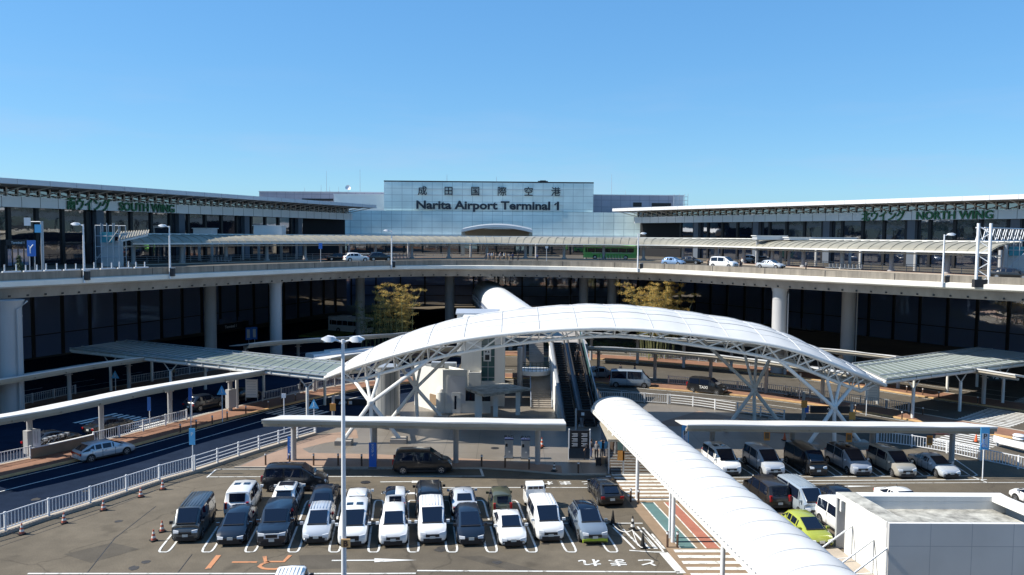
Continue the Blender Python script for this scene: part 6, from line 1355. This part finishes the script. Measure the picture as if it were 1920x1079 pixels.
# steel sign gantry
k = min(range(len(DP)), key=lambda i: abs(proj(DP[i], ZD)[0] - 1828)); nn = normals(DP)[k]; b0 = (DP[k][0] - nn[0] * .3, DP[k][1] - nn[1] * .3); gy = thing('gantry', 'white lattice steel gantry standing on the right roadway parapet', 'gantry', (b0[0], b0[1], ZD - .4)); zt_ = WY(1830, 419, b0[1]).z
wg = 1.15
for s in (0, 1): mb = MB(); mb.cyl((b0[0] + s * wg, b0[1] - s * .5), .17, ZD - .4, zt_, 12); mb.build('leg', M['rail'], gy, smooth=40)
mb = MB(); n = 8
for i in range(n):
    za, zb_ = ZD + (zt_ - ZD - .3) * i / n, ZD + (zt_ - ZD - .3) * (i + 1) / n; s = i % 2; mb.bar((b0[0] + s * wg, b0[1] - s * .5, za), (b0[0] + (1 - s) * wg, b0[1] - (1 - s) * .5, zb_), .09)
mb.build('lattice', M['rail'], gy)
mb = MB(); A_ = V(b0[0] + .6, b0[1] - .2, zt_ - .5); B_ = A_ + V(14, 12, 0)
for dz in (0, -1.5):
    for dy in (0, 1.0): mb.tube([A_ + V(-dy * .6, dy * .7, dz), B_ + V(-dy * .6, dy * .7, dz)], .07, 6)
n = 18
for i in range(n):
    p, q = A_.lerp(B_, i / n), A_.lerp(B_, (i + 1) / n); u = 0 if i % 2 else -1.5
    for dy in (0, 1.0): o_ = V(-dy * .6, dy * .7, 0); mb.bar(p + o_ + V(0, 0, u), q + o_ + V(0, 0, -1.5 - u), .06)
mb.build('truss', M['rail'], gy)
mb = MB(); mb.box((b0[0] + .5, b0[1] - .3, ZD + .1), (2.0, .6, .9)); mb.build('footing', M['trim'], gy)
# scaffolds on the deck
def scaffold(label, px0, px1, pyt, Y, zb, sheet):
    a, b = WY(px0, pyt, Y), WY(px1, pyt, Y); t = thing('scaffold', label, 'scaffold', (a.x, Y, zb)); mb = MB(); nx = 4
    for i in range(nx + 1):
        for dy in (0, 2.2): x = a.x + (b.x - a.x) * i / nx; mb.tube([(x, Y + dy, zb), (x, Y + dy, a.z + random.uniform(-.2, .4))], .06, 5)
    lv = 4
    for k in range(1, lv + 1):
        z = zb + (a.z - zb) * k / lv
        for dy in (0, 2.2): mb.tube([(a.x, Y + dy, z), (b.x, Y + dy, z)], .05, 5)
    mb.tube([(a.x, Y - .05, zb + 1), (b.x, Y - .05, a.z - .6)], .05, 5); mb.build('poles', M['galv'], t)
    mb = MB(); mb.box(((a.x + b.x) / 2 + .1, Y + 1.2, zb + (a.z - zb) * .33), ((b.x - a.x) * .96, .06, (a.z - zb) * .62)); mb.build('screen', M['galv'], t)
    mb = MB(); mb.box(((a.x + b.x) / 2 - .2, Y + .4, zb + (a.z - zb) * .72), ((b.x - a.x) * .6, .05, (a.z - zb) * .25)); mb.build('netting', sheet, t)
scaffold('teal netted scaffold at the left end of the departures canopy', 178, 222, 423, 118, ZD, M['scaff']); scaffold('teal netted scaffold at the right end of the departures canopy', 1890, 1935, 452, 112, ZD, M['scaff'])
# tilted end of the canopy under repair
t = thing('canopy_section', 'tilted loose canopy section beside the left scaffold', 'canopy', WY(245, 452, 120)); P_ = [WY(222, 452, 119), WY(277, 440, 124), WY(279, 433, 127), WY(228, 436, 121)]; mb = MB(); mb.loft([[p, p - V(0, 0, .25)] for p in P_], closed=False); mb.add(P_, [(0, 1, 2, 3)]); mb.add([p - V(0, 0, .25) for p in P_], [(0, 1, 2, 3)]); mb.build('panel', M['whitesteel'], t)
mb = MB()
for i in range(12): u = i / 11; mb.bar(P_[0].lerp(P_[1], u) + V(0, 0, .1), P_[3].lerp(P_[2], u) + V(0, 0, .1), .14)
mb.build('ribs', M['beige'], t)
# white water barriers along the left deck
op = offset(DP, 2.2); s0, s1 = s_px(op, -40, ZD + .5), s_px(op, 305, ZD + .5); k = s0; i = 0
while k < s1 - 2:
    q, tt, _ = at_len(op, k + 1); a = math.atan2(tt[1], tt[0]); t = thing('water_barrier', 'white plastic barrier with upright posts on the left roadway deck, %s from the left' % ORD[i % len(ORD)], 'barrier', (q[0], q[1], ZD), a, 'white barriers on the left roadway deck')
    mb = MB(); mb.loft([[(x, -.25, 0), (x, .25, 0), (x, .12, .95), (x, -.12, .95)] for x in (-.95, .95)]); mb.build('block', M['rail'], t, world=False)
    for s in (-.7, .5): mb = MB(); mb.cyl((s, 0), .07, .9, 1.55 + .1 * (i % 2), 8); mb.build('upright', M['rail'], t, world=False)
    k += 2.2; i += 1
# signs on the deck
def deck_sign(px, pyt, pyb, w_, off, label, m, txt=None, pyp=None):
    op = offset(DP, off); k = s_px(op, px, ZD); q, _, _ = at_len(op, k); a, b = WY(px, pyt, q[1]), WY(px, pyb, q[1]); t = thing('road_sign', label, 'sign', (q[0], q[1], ZD)); mb = MB(); mb.box((q[0], q[1] - .1, (a.z + b.z) / 2), (w_, .06, a.z - b.z)); p_ = mb.build('panel', m, t)
    for s in ((-.3, .3) if w_ > .9 else (0,)): mb = MB(); mb.cyl((q[0] + s * w_, q[1]), .06, ZD, b.z + .3, 8); mb.build('pole', M['galv'], t)
    if txt: mb = MB(); mb.tube([(q[0] - .1, q[1] - .15, b.z + .35), (q[0] - .1, q[1] - .15, (a.z + b.z) / 2), (q[0] + .25, q[1] - .15, a.z - .5)], .07, 5); mb.tube([(q[0] - .1, q[1] - .15, (a.z + b.z) / 2), (q[0] - .3, q[1] - .15, a.z - .6)], .05, 5); mb.build('arrow', M['rail'], p_)
deck_sign(61, 451, 481, 1.0, 9, 'blue fork arrow sign on two posts at the left deck', M['signblue'], 1)
deck_sign(601, 456, 467, .6, 12, 'small blue sign on a pole under the departures canopy', M['signblue']); deck_sign(1024, 462, 466, .5, 18, 'small white sign on a leaning pole right of the crowd', M['rail'])
for px, a_, b_, m_, lb in ((52, 407, 425, M['rail'], 'round no stopping sign on a side arm at the left deck'), (72, 418, 440, M['signcyan'], 'blue arrow sign on the tall pole at the left deck')):
    op = offset(DP, 14); k = s_px(op, 79, ZD); q, _, _ = at_len(op, k); t = thing('road_sign', lb, 'sign', (q[0], q[1], ZD)); zz = WY(79, 415, q[1]).z; a = WY(px, (a_ + b_) / 2, q[1]); mb = MB(); mb.box((a.x, q[1] - .1, a.z), (.8, .06, 1.0)); mb.build('panel', m_, t)
    mb = MB(); mb.tube([(a.x, q[1], a.z), (q[0], q[1], a.z)], .05, 5); mb.cyl((q[0] + (.01 if px == 52 else .13), q[1] + (.0 if px == 52 else .12)), .09, ZD, zz, 8); mb.build('pole', M['galv'], t)
# dark entrance portals lettered Terminal 1
def portal(pxl, pxr, pyt, pyb, pf, dist, z0, label, words='Terminal 1', pxt=None):
    pth = offset(pf, -dist); s0, s1 = s_px(pth, pxl, z0 + 3), s_px(pth, pxr, z0 + 3); q0, t0, n0 = at_len(pth, s0); q1, _, _ = at_len(pth, s1); c = ((q0[0] + q1[0]) / 2, (q0[1] + q1[1]) / 2); a = math.atan2(q1[1] - q0[1], q1[0] - q0[0]); wd_ = math.hypot(q1[0] - q0[0], q1[1] - q0[1]); zt_ = WY((pxl + pxr) / 2, pyt, c[1]).z; zb_ = WY((pxl + pxr) / 2, pyb, c[1]).z
    t = thing('entrance_portal', label, 'entrance', (c[0], c[1], z0)); mb = MB(); mb.box((c[0], c[1], (zt_ + zb_) / 2), (wd_, 1.2, zt_ - zb_), a); p_ = mb.build('header', M['signblack'], t)
    for s in (-1, 1): mb = MB(); mb.box((c[0] + s * math.cos(a) * wd_ * .48, c[1] + s * math.sin(a) * wd_ * .48, (z0 + zb_) / 2), (.4, 1.0, zb_ - z0), a); mb.build('jamb', M['signblack'], t)
    mb = MB()
    for s in (-.3, -.1, .1, .3): mb.box((c[0] + s * math.cos(a) * wd_, c[1] + s * math.sin(a) * wd_, z0 + 1.4), (wd_ * .14, .08, 2.4), a)
    mb.build('door', M['glass'], t); nrm = (math.sin(a), -math.cos(a)); sz = (zt_ - zb_) * .62
    text('lettering', words, (c[0] + nrm[0] * .66 - math.cos(a) * wd_ * .1, c[1] + nrm[1] * .66 - math.sin(a) * wd_ * .1, (zt_ + zb_) / 2 - sz * .35), sz, M['rail'], p_, rz=a, extrude=.02, bold=.01)
portal(4, 60, 450, 460, SF, 3, ZD, 'dark entrance lettered Terminal 1 on the left departures level'); portal(404, 462, 605, 617, SF, 2, 0, 'dark ground level entrance lettered Terminal 1 left of the bamboo'); portal(1478, 1528, 617, 629, NF, 2, 0, 'dark ground level entrance lettered Terminal 1 behind the right columns')
for px, py, lb in ((466, 626, 'blue poster at the entrance left of the bamboo, left one'), (477, 625, 'blue poster at the entrance left of the bamboo, right one')):
    q = W(px, 662, 0); a = WY(px, py, q.y + 12); t = thing('poster', lb, 'poster', a); mb = MB(); mb.box(a, (1.0, .1, 2.2)); mb.build('sheet', M['signblue'], t); mb = MB(); mb.box((a.x, a.y - .06, a.z), (.5, .03, 1.5)); mb.build('print', M['cloth_white'], t); mb = MB(); mb.cyl((a.x, a.y + .12), .06, 0, a.z + 1.1, 6); mb.build('pole', M['galv'], t)
# conifer on the deck
op = offset(DP, 5); q, _, _ = at_len(op, s_px(op, 37, ZD)); t = thing('conifer', 'small dark conifer in a planter on the left deck', 'tree', (q[0], q[1], ZD)); mb = MB(); rnd = random.Random(3); zc_ = WY(37, 481, q[1]).z - ZD
for k in range(700):
    z = rnd.random() ** 1.3 * zc_ * .92 + .35; r = (1 - (z - .3) / zc_) * .95 * (.75 + .25 * math.sin(z * 9)) * math.sqrt(rnd.random()); a = rnd.random() * 6.28; p = V(r * math.cos(a), r * math.sin(a), z); d = V(math.cos(a), math.sin(a), -.5) * .22; s_ = V(-math.sin(a), math.cos(a), .3) * .06; mb.quad(p - s_, p + s_, p + d)
mb.build('foliage', M['treegreen'], t, world=False); mb = MB(); mb.cyl((0, 0), .12, 0, zc_ * .8, 6, .04); mb.build('trunk', M['bollard'], t, world=False); mb = MB(); mb.cyl((0, 0), .5, 0, .5, 10); mb.build('planter', M['galv'], t, world=False)
# boxes on the canopy
for px0, px1, pyt, Y, lb in ((368, 402, 429, 152, 'long white plant enclosure on the left departures canopy'), (480, 532, 424, 158, 'white arched roof unit on the left departures canopy'), (1415, 1470, 443, 150, 'white plant unit on the right departures canopy, left one'), (1475, 1600, 446, 146, 'long white plant unit on the right departures canopy')):
    a, b = WY(px0, pyt, Y), WY(px1, pyt, Y); t = thing('roof_unit', lb, 'roof unit', (a.x, Y, 19)); mb = MB(); mb.box(((a.x + b.x) / 2, Y, (19.1 + a.z) / 2), (b.x - a.x, 3, a.z - 19.1)); mb.build('casing', M['greyclad'], t); mb = MB(); mb.box(((a.x + b.x) / 2, Y, a.z + .06), (b.x - a.x + .4, 3.3, .12)); mb.build('lid', M['white'], t)
    for x in (a.x + .5, b.x - .5): mb = MB(); mb.box((x, Y, (ZD + 19) / 2), (.4, .4, 19 - ZD)); mb.build('leg', M['column'], t)
# ================================================================== LUGGAGE CARTS
def cart_proto(label, q, hd, z, group):
    t = thing('luggage_cart', label, 'luggage cart', (q[0], q[1], z), hd, group); mb = MB(); mb.box((0, 0, .2), (.85, .5, .05)); mb.box((.4, 0, .55), (.05, .5, .7)); mb.build('platform', M['galv'], t, world=False); mb = MB(); mb.tube([(-.42, -.25, .2), (-.48, -.25, 1.0), (-.48, .25, 1.0), (-.42, .25, .2)], .025, 5); mb.build('handle', M['trim'], t, world=False)
    for x, y in ((-.35, -.22), (-.35, .22), (.38, 0)): mb = MB(); mb.lathe((x, y, .0), [(.02, 0), (.08, .03), (.08, .13), (.02, .16)], 8); mb.build('wheel', M['black'], t, world=False)
    return t
def carts(px0, px1, n, off, words, group, path=DC):
    op = offset(path, off); s0, s1 = s_px(op, px0, ZD), s_px(op, px1, ZD); proto = None
    for i in range(n):
        q, tt, _ = at_len(op, s0 + (s1 - s0) * i / max(1, n - 1)); lb = 'luggage cart in the nested row %s, %s from the left' % (words, ORD[i])
        if proto is None: proto = cart_proto(lb, q, math.atan2(tt[1], tt[0]), ZD + .16, group)
        else: c = copy_tree(proto); c.location = (q[0], q[1], ZD + .16); c.rotation_euler.z = math.atan2(tt[1], tt[0]); c['label'] = lb
carts(392, 428, 7, -1.0, 'below the left departures canopy', 'luggage carts in the left row'); carts(720, 766, 8, -1.2, 'left of the lettered wall centre', 'luggage carts in the centre left row'); carts(1122, 1166, 9, -1.4, 'in front of the green coach', 'luggage carts before the coach'); carts(1552, 1612, 9, -1.2, 'below the right departures canopy', 'luggage carts in the right row')
op = offset(K1, 2.6)
pr_ = None
for i, px in enumerate((1478, 1484, 1490, 1497)):
    q, tt, _ = at_len(op, s_px(op, px, .2)); lb = 'luggage cart on the sidewalk behind the taxi, %s from the left' % ORD[i]
    if pr_ is None: pr_ = cart_proto(lb, q, math.atan2(tt[1], tt[0]), .15, 'luggage carts on the right sidewalk')
    else: c = copy_tree(pr_); c.location = (q[0], q[1], .15); c['label'] = lb
# ================================================================== BAMBOO
def bamboo(label, cx, cy, w_, h_, seed, nst, leafm, dens):
    rnd = random.Random(seed); t = thing('bamboo_clump', label, 'bamboo', (cx, cy, 0)); st = MB(); lf = MB(); l2 = MB()
    for k in range(nst):
        bx0 = rnd.gauss(0, w_ * .26); by = rnd.gauss(0, w_ * .22); h = h_ * rnd.uniform(.72, 1.02) * (1 - .10 * abs(bx0) / w_); ln = rnd.uniform(-.16, .16) + bx0 * .05; la = rnd.uniform(-.1, .1); pts = []
        for i in range(9):
            u = i / 8; pts.append(V(cx + bx0 + ln * h * u ** 2.2, cy + by + la * h * u ** 2.2, h * (u - .05 * u ** 4)))
        st.tube(pts, .055, 5, .015)
        for i in range(3, 9):
            for b in range(3 + (i > 4)):
                p = pts[i]; u = i / 8; a = rnd.random() * 6.28; L = rnd.uniform(.7, 1.7) * (1.25 - .65 * u); d = V(math.cos(a), math.sin(a), rnd.uniform(.2, .8)).normalized(); e = p + d * L - V(0, 0, .25 * L * L)
                st.tube([p, p.lerp(e, .5) + V(0, 0, .12), e], .014, 3)
                for q in range(int(dens * (0.35 + u))):
                    v = rnd.uniform(.2, 1.05); c = p.lerp(e, v) + V(rnd.gauss(0, .12), rnd.gauss(0, .12), rnd.gauss(0, .1)); ld = V(rnd.gauss(0, 1), rnd.gauss(0, 1), rnd.uniform(-1.0, .3)).normalized() * rnd.uniform(.14, .27); sd_ = ld.cross(V(rnd.gauss(0, 1), rnd.gauss(0, 1), rnd.gauss(0, 1))).normalized() * .034
                    (l2 if rnd.random() < (.18 if u > .55 else .5) else lf).quad(c, c + ld * .5 + sd_, c + ld, c + ld * .5 - sd_)
    st.build('stems', M['stem'], t); lf.build('dry_leaves', leafm, t); l2.build('green_leaves', M['leaf2'], t)
bamboo('tall bamboo clump with yellowing tops left of the footbridge', -18.6, 128.5, 5.4, 12.0, 11, 32, M['leaf'], 19)
bamboo('tall golden bamboo clump right of the membrane arch crown', 23.8, 131, 7.2, 12.9, 5, 44, M['leaf'], 22)
bamboo('small green bamboo clump at the left of the larger clump', -22.4, 129, 3.2, 9.4, 21, 12, M['leaf2'], 9)
q = [W(560, 632), W(600, 622), W(640, 617), (WY(662, 622, 158)), W(610, 634)]; mb = MB(); mb.prism([p[:2] for p in q], .01, .35); tag(mb.build('lawn', M['grass']), kind='stuff')
rnd = random.Random(9); mb = MB(); a = W(1120, 660); 
sh_ = thing('hedge', 'low green hedge behind the escalators under the arch', 'hedge', (13, 142, 0))
for k in range(2600):
    x, y, z = rnd.uniform(6, 26), 142 + rnd.gauss(0, .6), abs(rnd.gauss(.5, .35)); p = V(x, y, z); d = V(rnd.gauss(0, 1), rnd.gauss(0, 1), rnd.gauss(.3, 1)).normalized() * .22; s_ = d.cross(V(rnd.gauss(0, 1), rnd.gauss(0, 1), 1)).normalized() * .07; mb.quad(p, p + d * .5 + s_, p + d, p + d * .5 - s_)
mb.build('foliage', M['leaf2'], sh_)
# ================================================================== PEOPLE
def person(label, q, z, hd, top, bottom, stride=.0, arm=.1, h=1.7, group=None, bag=None, hairm=None):
    t = thing('person', label, 'person', (q[0], q[1], z), hd, group); s = h / 1.7; me = bpy.data.meshes.new('body'); vs = []; es = []; rad = []
    def vx(p, r, par=None):
        vs.append(tuple(x * s for x in p)); rad.append(r * s); 
        if par is not None: es.append((par, len(vs) - 1))
        return len(vs) - 1
    pel = vx((0, 0, .93), .155); wst = vx((0, 0, 1.08), .14, pel); chest = vx((.01, 0, 1.28), .165, wst); nk = vx((.0, 0, 1.45), .065, chest); hd0 = vx((.015, 0, 1.53), .078, nk); hd1 = vx((.01, 0, 1.62), .092, hd0); hd2 = vx((0, 0, 1.685), .06, hd1); vx((.115, 0, 1.585), .014, hd1)
    for sg in (-1, 1):
        fw = stride * sg; hip = vx((0, sg * .095, .88), .10, pel); kn = vx((fw * .55 + .03, sg * .10, .50), .068, hip); an = vx((fw, sg * .10, .09), .043, kn); vx((fw + .15, sg * .11, .035), .038, an)
        sh_ = vx((0, sg * .19, 1.38), .062, chest); el = vx((-fw * .35 - .02, sg * .25, 1.12), .046, sh_); wr = vx((-fw * .6 + .08 + arm, sg * .26, .90 + arm * .6), .032, el); pm_ = vx((-fw * .6 + .10 + arm, sg * .26, .83 + arm * .6), .036, wr)
        bx_ = vs[pm_]; bxx, byy, bzz = (c / s for c in bx_)
        for k, ln in enumerate((.065, .078, .074, .058)): f1 = vx((bxx + .012 * (k - 1.5) * 1.6, byy, bzz - .045), .0095, pm_); vx((bxx + .018 * (k - 1.5) + .012, byy - sg * .01, bzz - .045 - ln), .008, f1)
        th = vx((bxx + .04, byy - sg * .015, bzz - .01), .011, pm_); vx((bxx + .055, byy - sg * .02, bzz - .05), .009, th)
        vx((0, sg * .093, 1.60), .016, hd1)
    me.from_pydata(vs, es, []); o = bpy.data.objects.new('body', me); md = o.modifiers.new('skin', 'SKIN')
    for i, r in enumerate(rad): me.skin_vertices[0].data[i].radius = (r, r)
    me.skin_vertices[0].data[0].use_root = True; o.modifiers.new('sub', 'SUBSURF').levels = 1
    m2 = evaluated(o); m2.name = 'body'; m2.materials.clear()
    for mm in (M['skin'], top, bottom, M['black']): m2.materials.append(mm)
    for p in m2.polygons:
        c = p.center / s; p.use_smooth = True; p.material_index = 0 if (c.z > 1.44 or (abs(c.y) > .21 and c.z < .93 + arm * .6)) else (1 if c.z > .97 or abs(c.y) > .215 else (2 if c.z > .10 else 3))
    o = bpy.data.objects.new('body', m2); COL.objects.link(o); o.parent = t
    mb = MB(); mb.lathe((-.012 * s, 0, 1.60 * s), [(.098 * s, -.06 * s), (.104 * s, 0), (.098 * s, .06 * s), (.06 * s, .105 * s), (.01, .118 * s)], 12)
    mb.v = [v + V(-.02 * s, 0, .0) for v in mb.v]; mb.build('hair', hairm or M['hair'], t, smooth=60, world=False)
    for sg in (-1, 1): mb = MB(); mb.box((.088 * s, sg * .035 * s, 1.62 * s), (.02, .022, .014)); mb.build('eye', M['black'], t, world=False)
    mb = MB(); mb.box((.086 * s, 0, 1.555 * s), (.02, .05, .012)); mb.build('mouth', M['conered'], t, world=False)
    return t
cl = [M['cloth_dark'], M['cloth_blue'], M['cloth_tan'], M['cloth_grey'], M['cloth_white']]; cn_ = ['dark', 'navy', 'tan', 'grey', 'white']
def suitcase(label, q, z, m): 
    t = thing('suitcase', label, 'suitcase', (q[0], q[1], z)); mb = MB(); mb.box((0, 0, .38), (.45, .28, .62)); mb.build('shell', m, t, world=False); mb = MB(); mb.tube([(-.12, 0, .69), (-.12, 0, .95), (.12, 0, .95), (.12, 0, .69)], .015, 5); mb.build('handle', M['trim'], t, world=False)
    for x in (-.17, .17): mb = MB(); mb.box((x, 0, .035), (.05, .2, .07)); mb.build('wheel', M['black'], t, world=False)
for i, (px, py, a, b, hd_) in enumerate(((1097, 862, 0, 0, 200), (1108, 859, 0, 1, 30), (1118, 863, 3, 0, 250), (1128, 861, 0, 3, 150))):
    person('person in %s top and %s trousers waiting under the tube roof, %s from the left' % (cn_[a], cn_[b], ORD[i]), at_px(px, py), .02, R(hd_), cl[a], cl[b], .05, .15, 1.68, 'people waiting under the tube roof')
suitcase('tan suitcase beside the people under the tube roof', at_px(1131, 872), .02, M['cloth_tan']); suitcase('dark suitcase beside the people under the tube roof', at_px(1122, 874), .02, M['trim'])
person('person in dark coat walking with a backpack on the brown sidewalk below the glass roof', at_px(566, 737, .15), .15, R(120), cl[0], cl[0], .22)
person('person in tan jacket on the far sidewalk in the shade of the glass roof', at_px(326, 712, .15), .15, R(60), cl[2], cl[0], .1)
person('person in white shirt beside the silver high roof van', at_px(1113, 719), .0, R(260), cl[4], cl[1], .1); person('person in grey behind the silver high roof van', at_px(1117, 711), 0, R(200), cl[3], cl[0], .1)
person('person in dark clothes beyond the roof of the silver high roof van', at_px(1163, 705), 0, R(30), cl[0], cl[0], .1); person('person in navy beyond the front of the silver high roof van', at_px(1190, 708, .15), .15, R(10), cl[1], cl[0], .2)
person('person in dark coat riding the right escalator', (7.55, 93.0), 4.85, R(90), cl[0], cl[0], .0); person('person with light bag strap standing lower on the right escalator', (7.75, 89.6), 3.3, R(90), cl[0], cl[3], .0)
for i in range(13):
    px = 911 + i * 4.1; d_ = 9 + (i * 7) % 5; op = offset(DP, 26 + (i * 5) % 6); q, _, _ = at_len(op, s_px(op, px, ZD)); a, b = (i * 3) % 5, (i * 2) % 4
    person('person in %s and %s in the departures entrance crowd, %s from the left' % (cn_[a], cn_[b], ORD[i]), q, ZD, R(40 * i), cl[a], cl[b], .12 * (i % 3), .1, 1.62 + .03 * (i % 5), 'people at the departures entrance')
for i, (px, off) in enumerate(((972, 24), (1006, 22), (1388, 12), (1392, 20), (1328, 8), (1510, 14))):
    op = offset(DP, off); q, _, _ = at_len(op, s_px(op, px, ZD)); person('person standing on the departures level, %s' % ['left of the leaning sign pole', 'right of the crowd at the entrance', 'right of the white minivan in dark clothes', 'behind the right canopy posts in white', 'left of the white minivan', 'at the right canopy posts in grey'][i], q, ZD, R(70 * i), cl[[0, 1, 0, 4, 2, 3][i]], cl[0], .1)
bpy.data.scenes.remove(TMP)
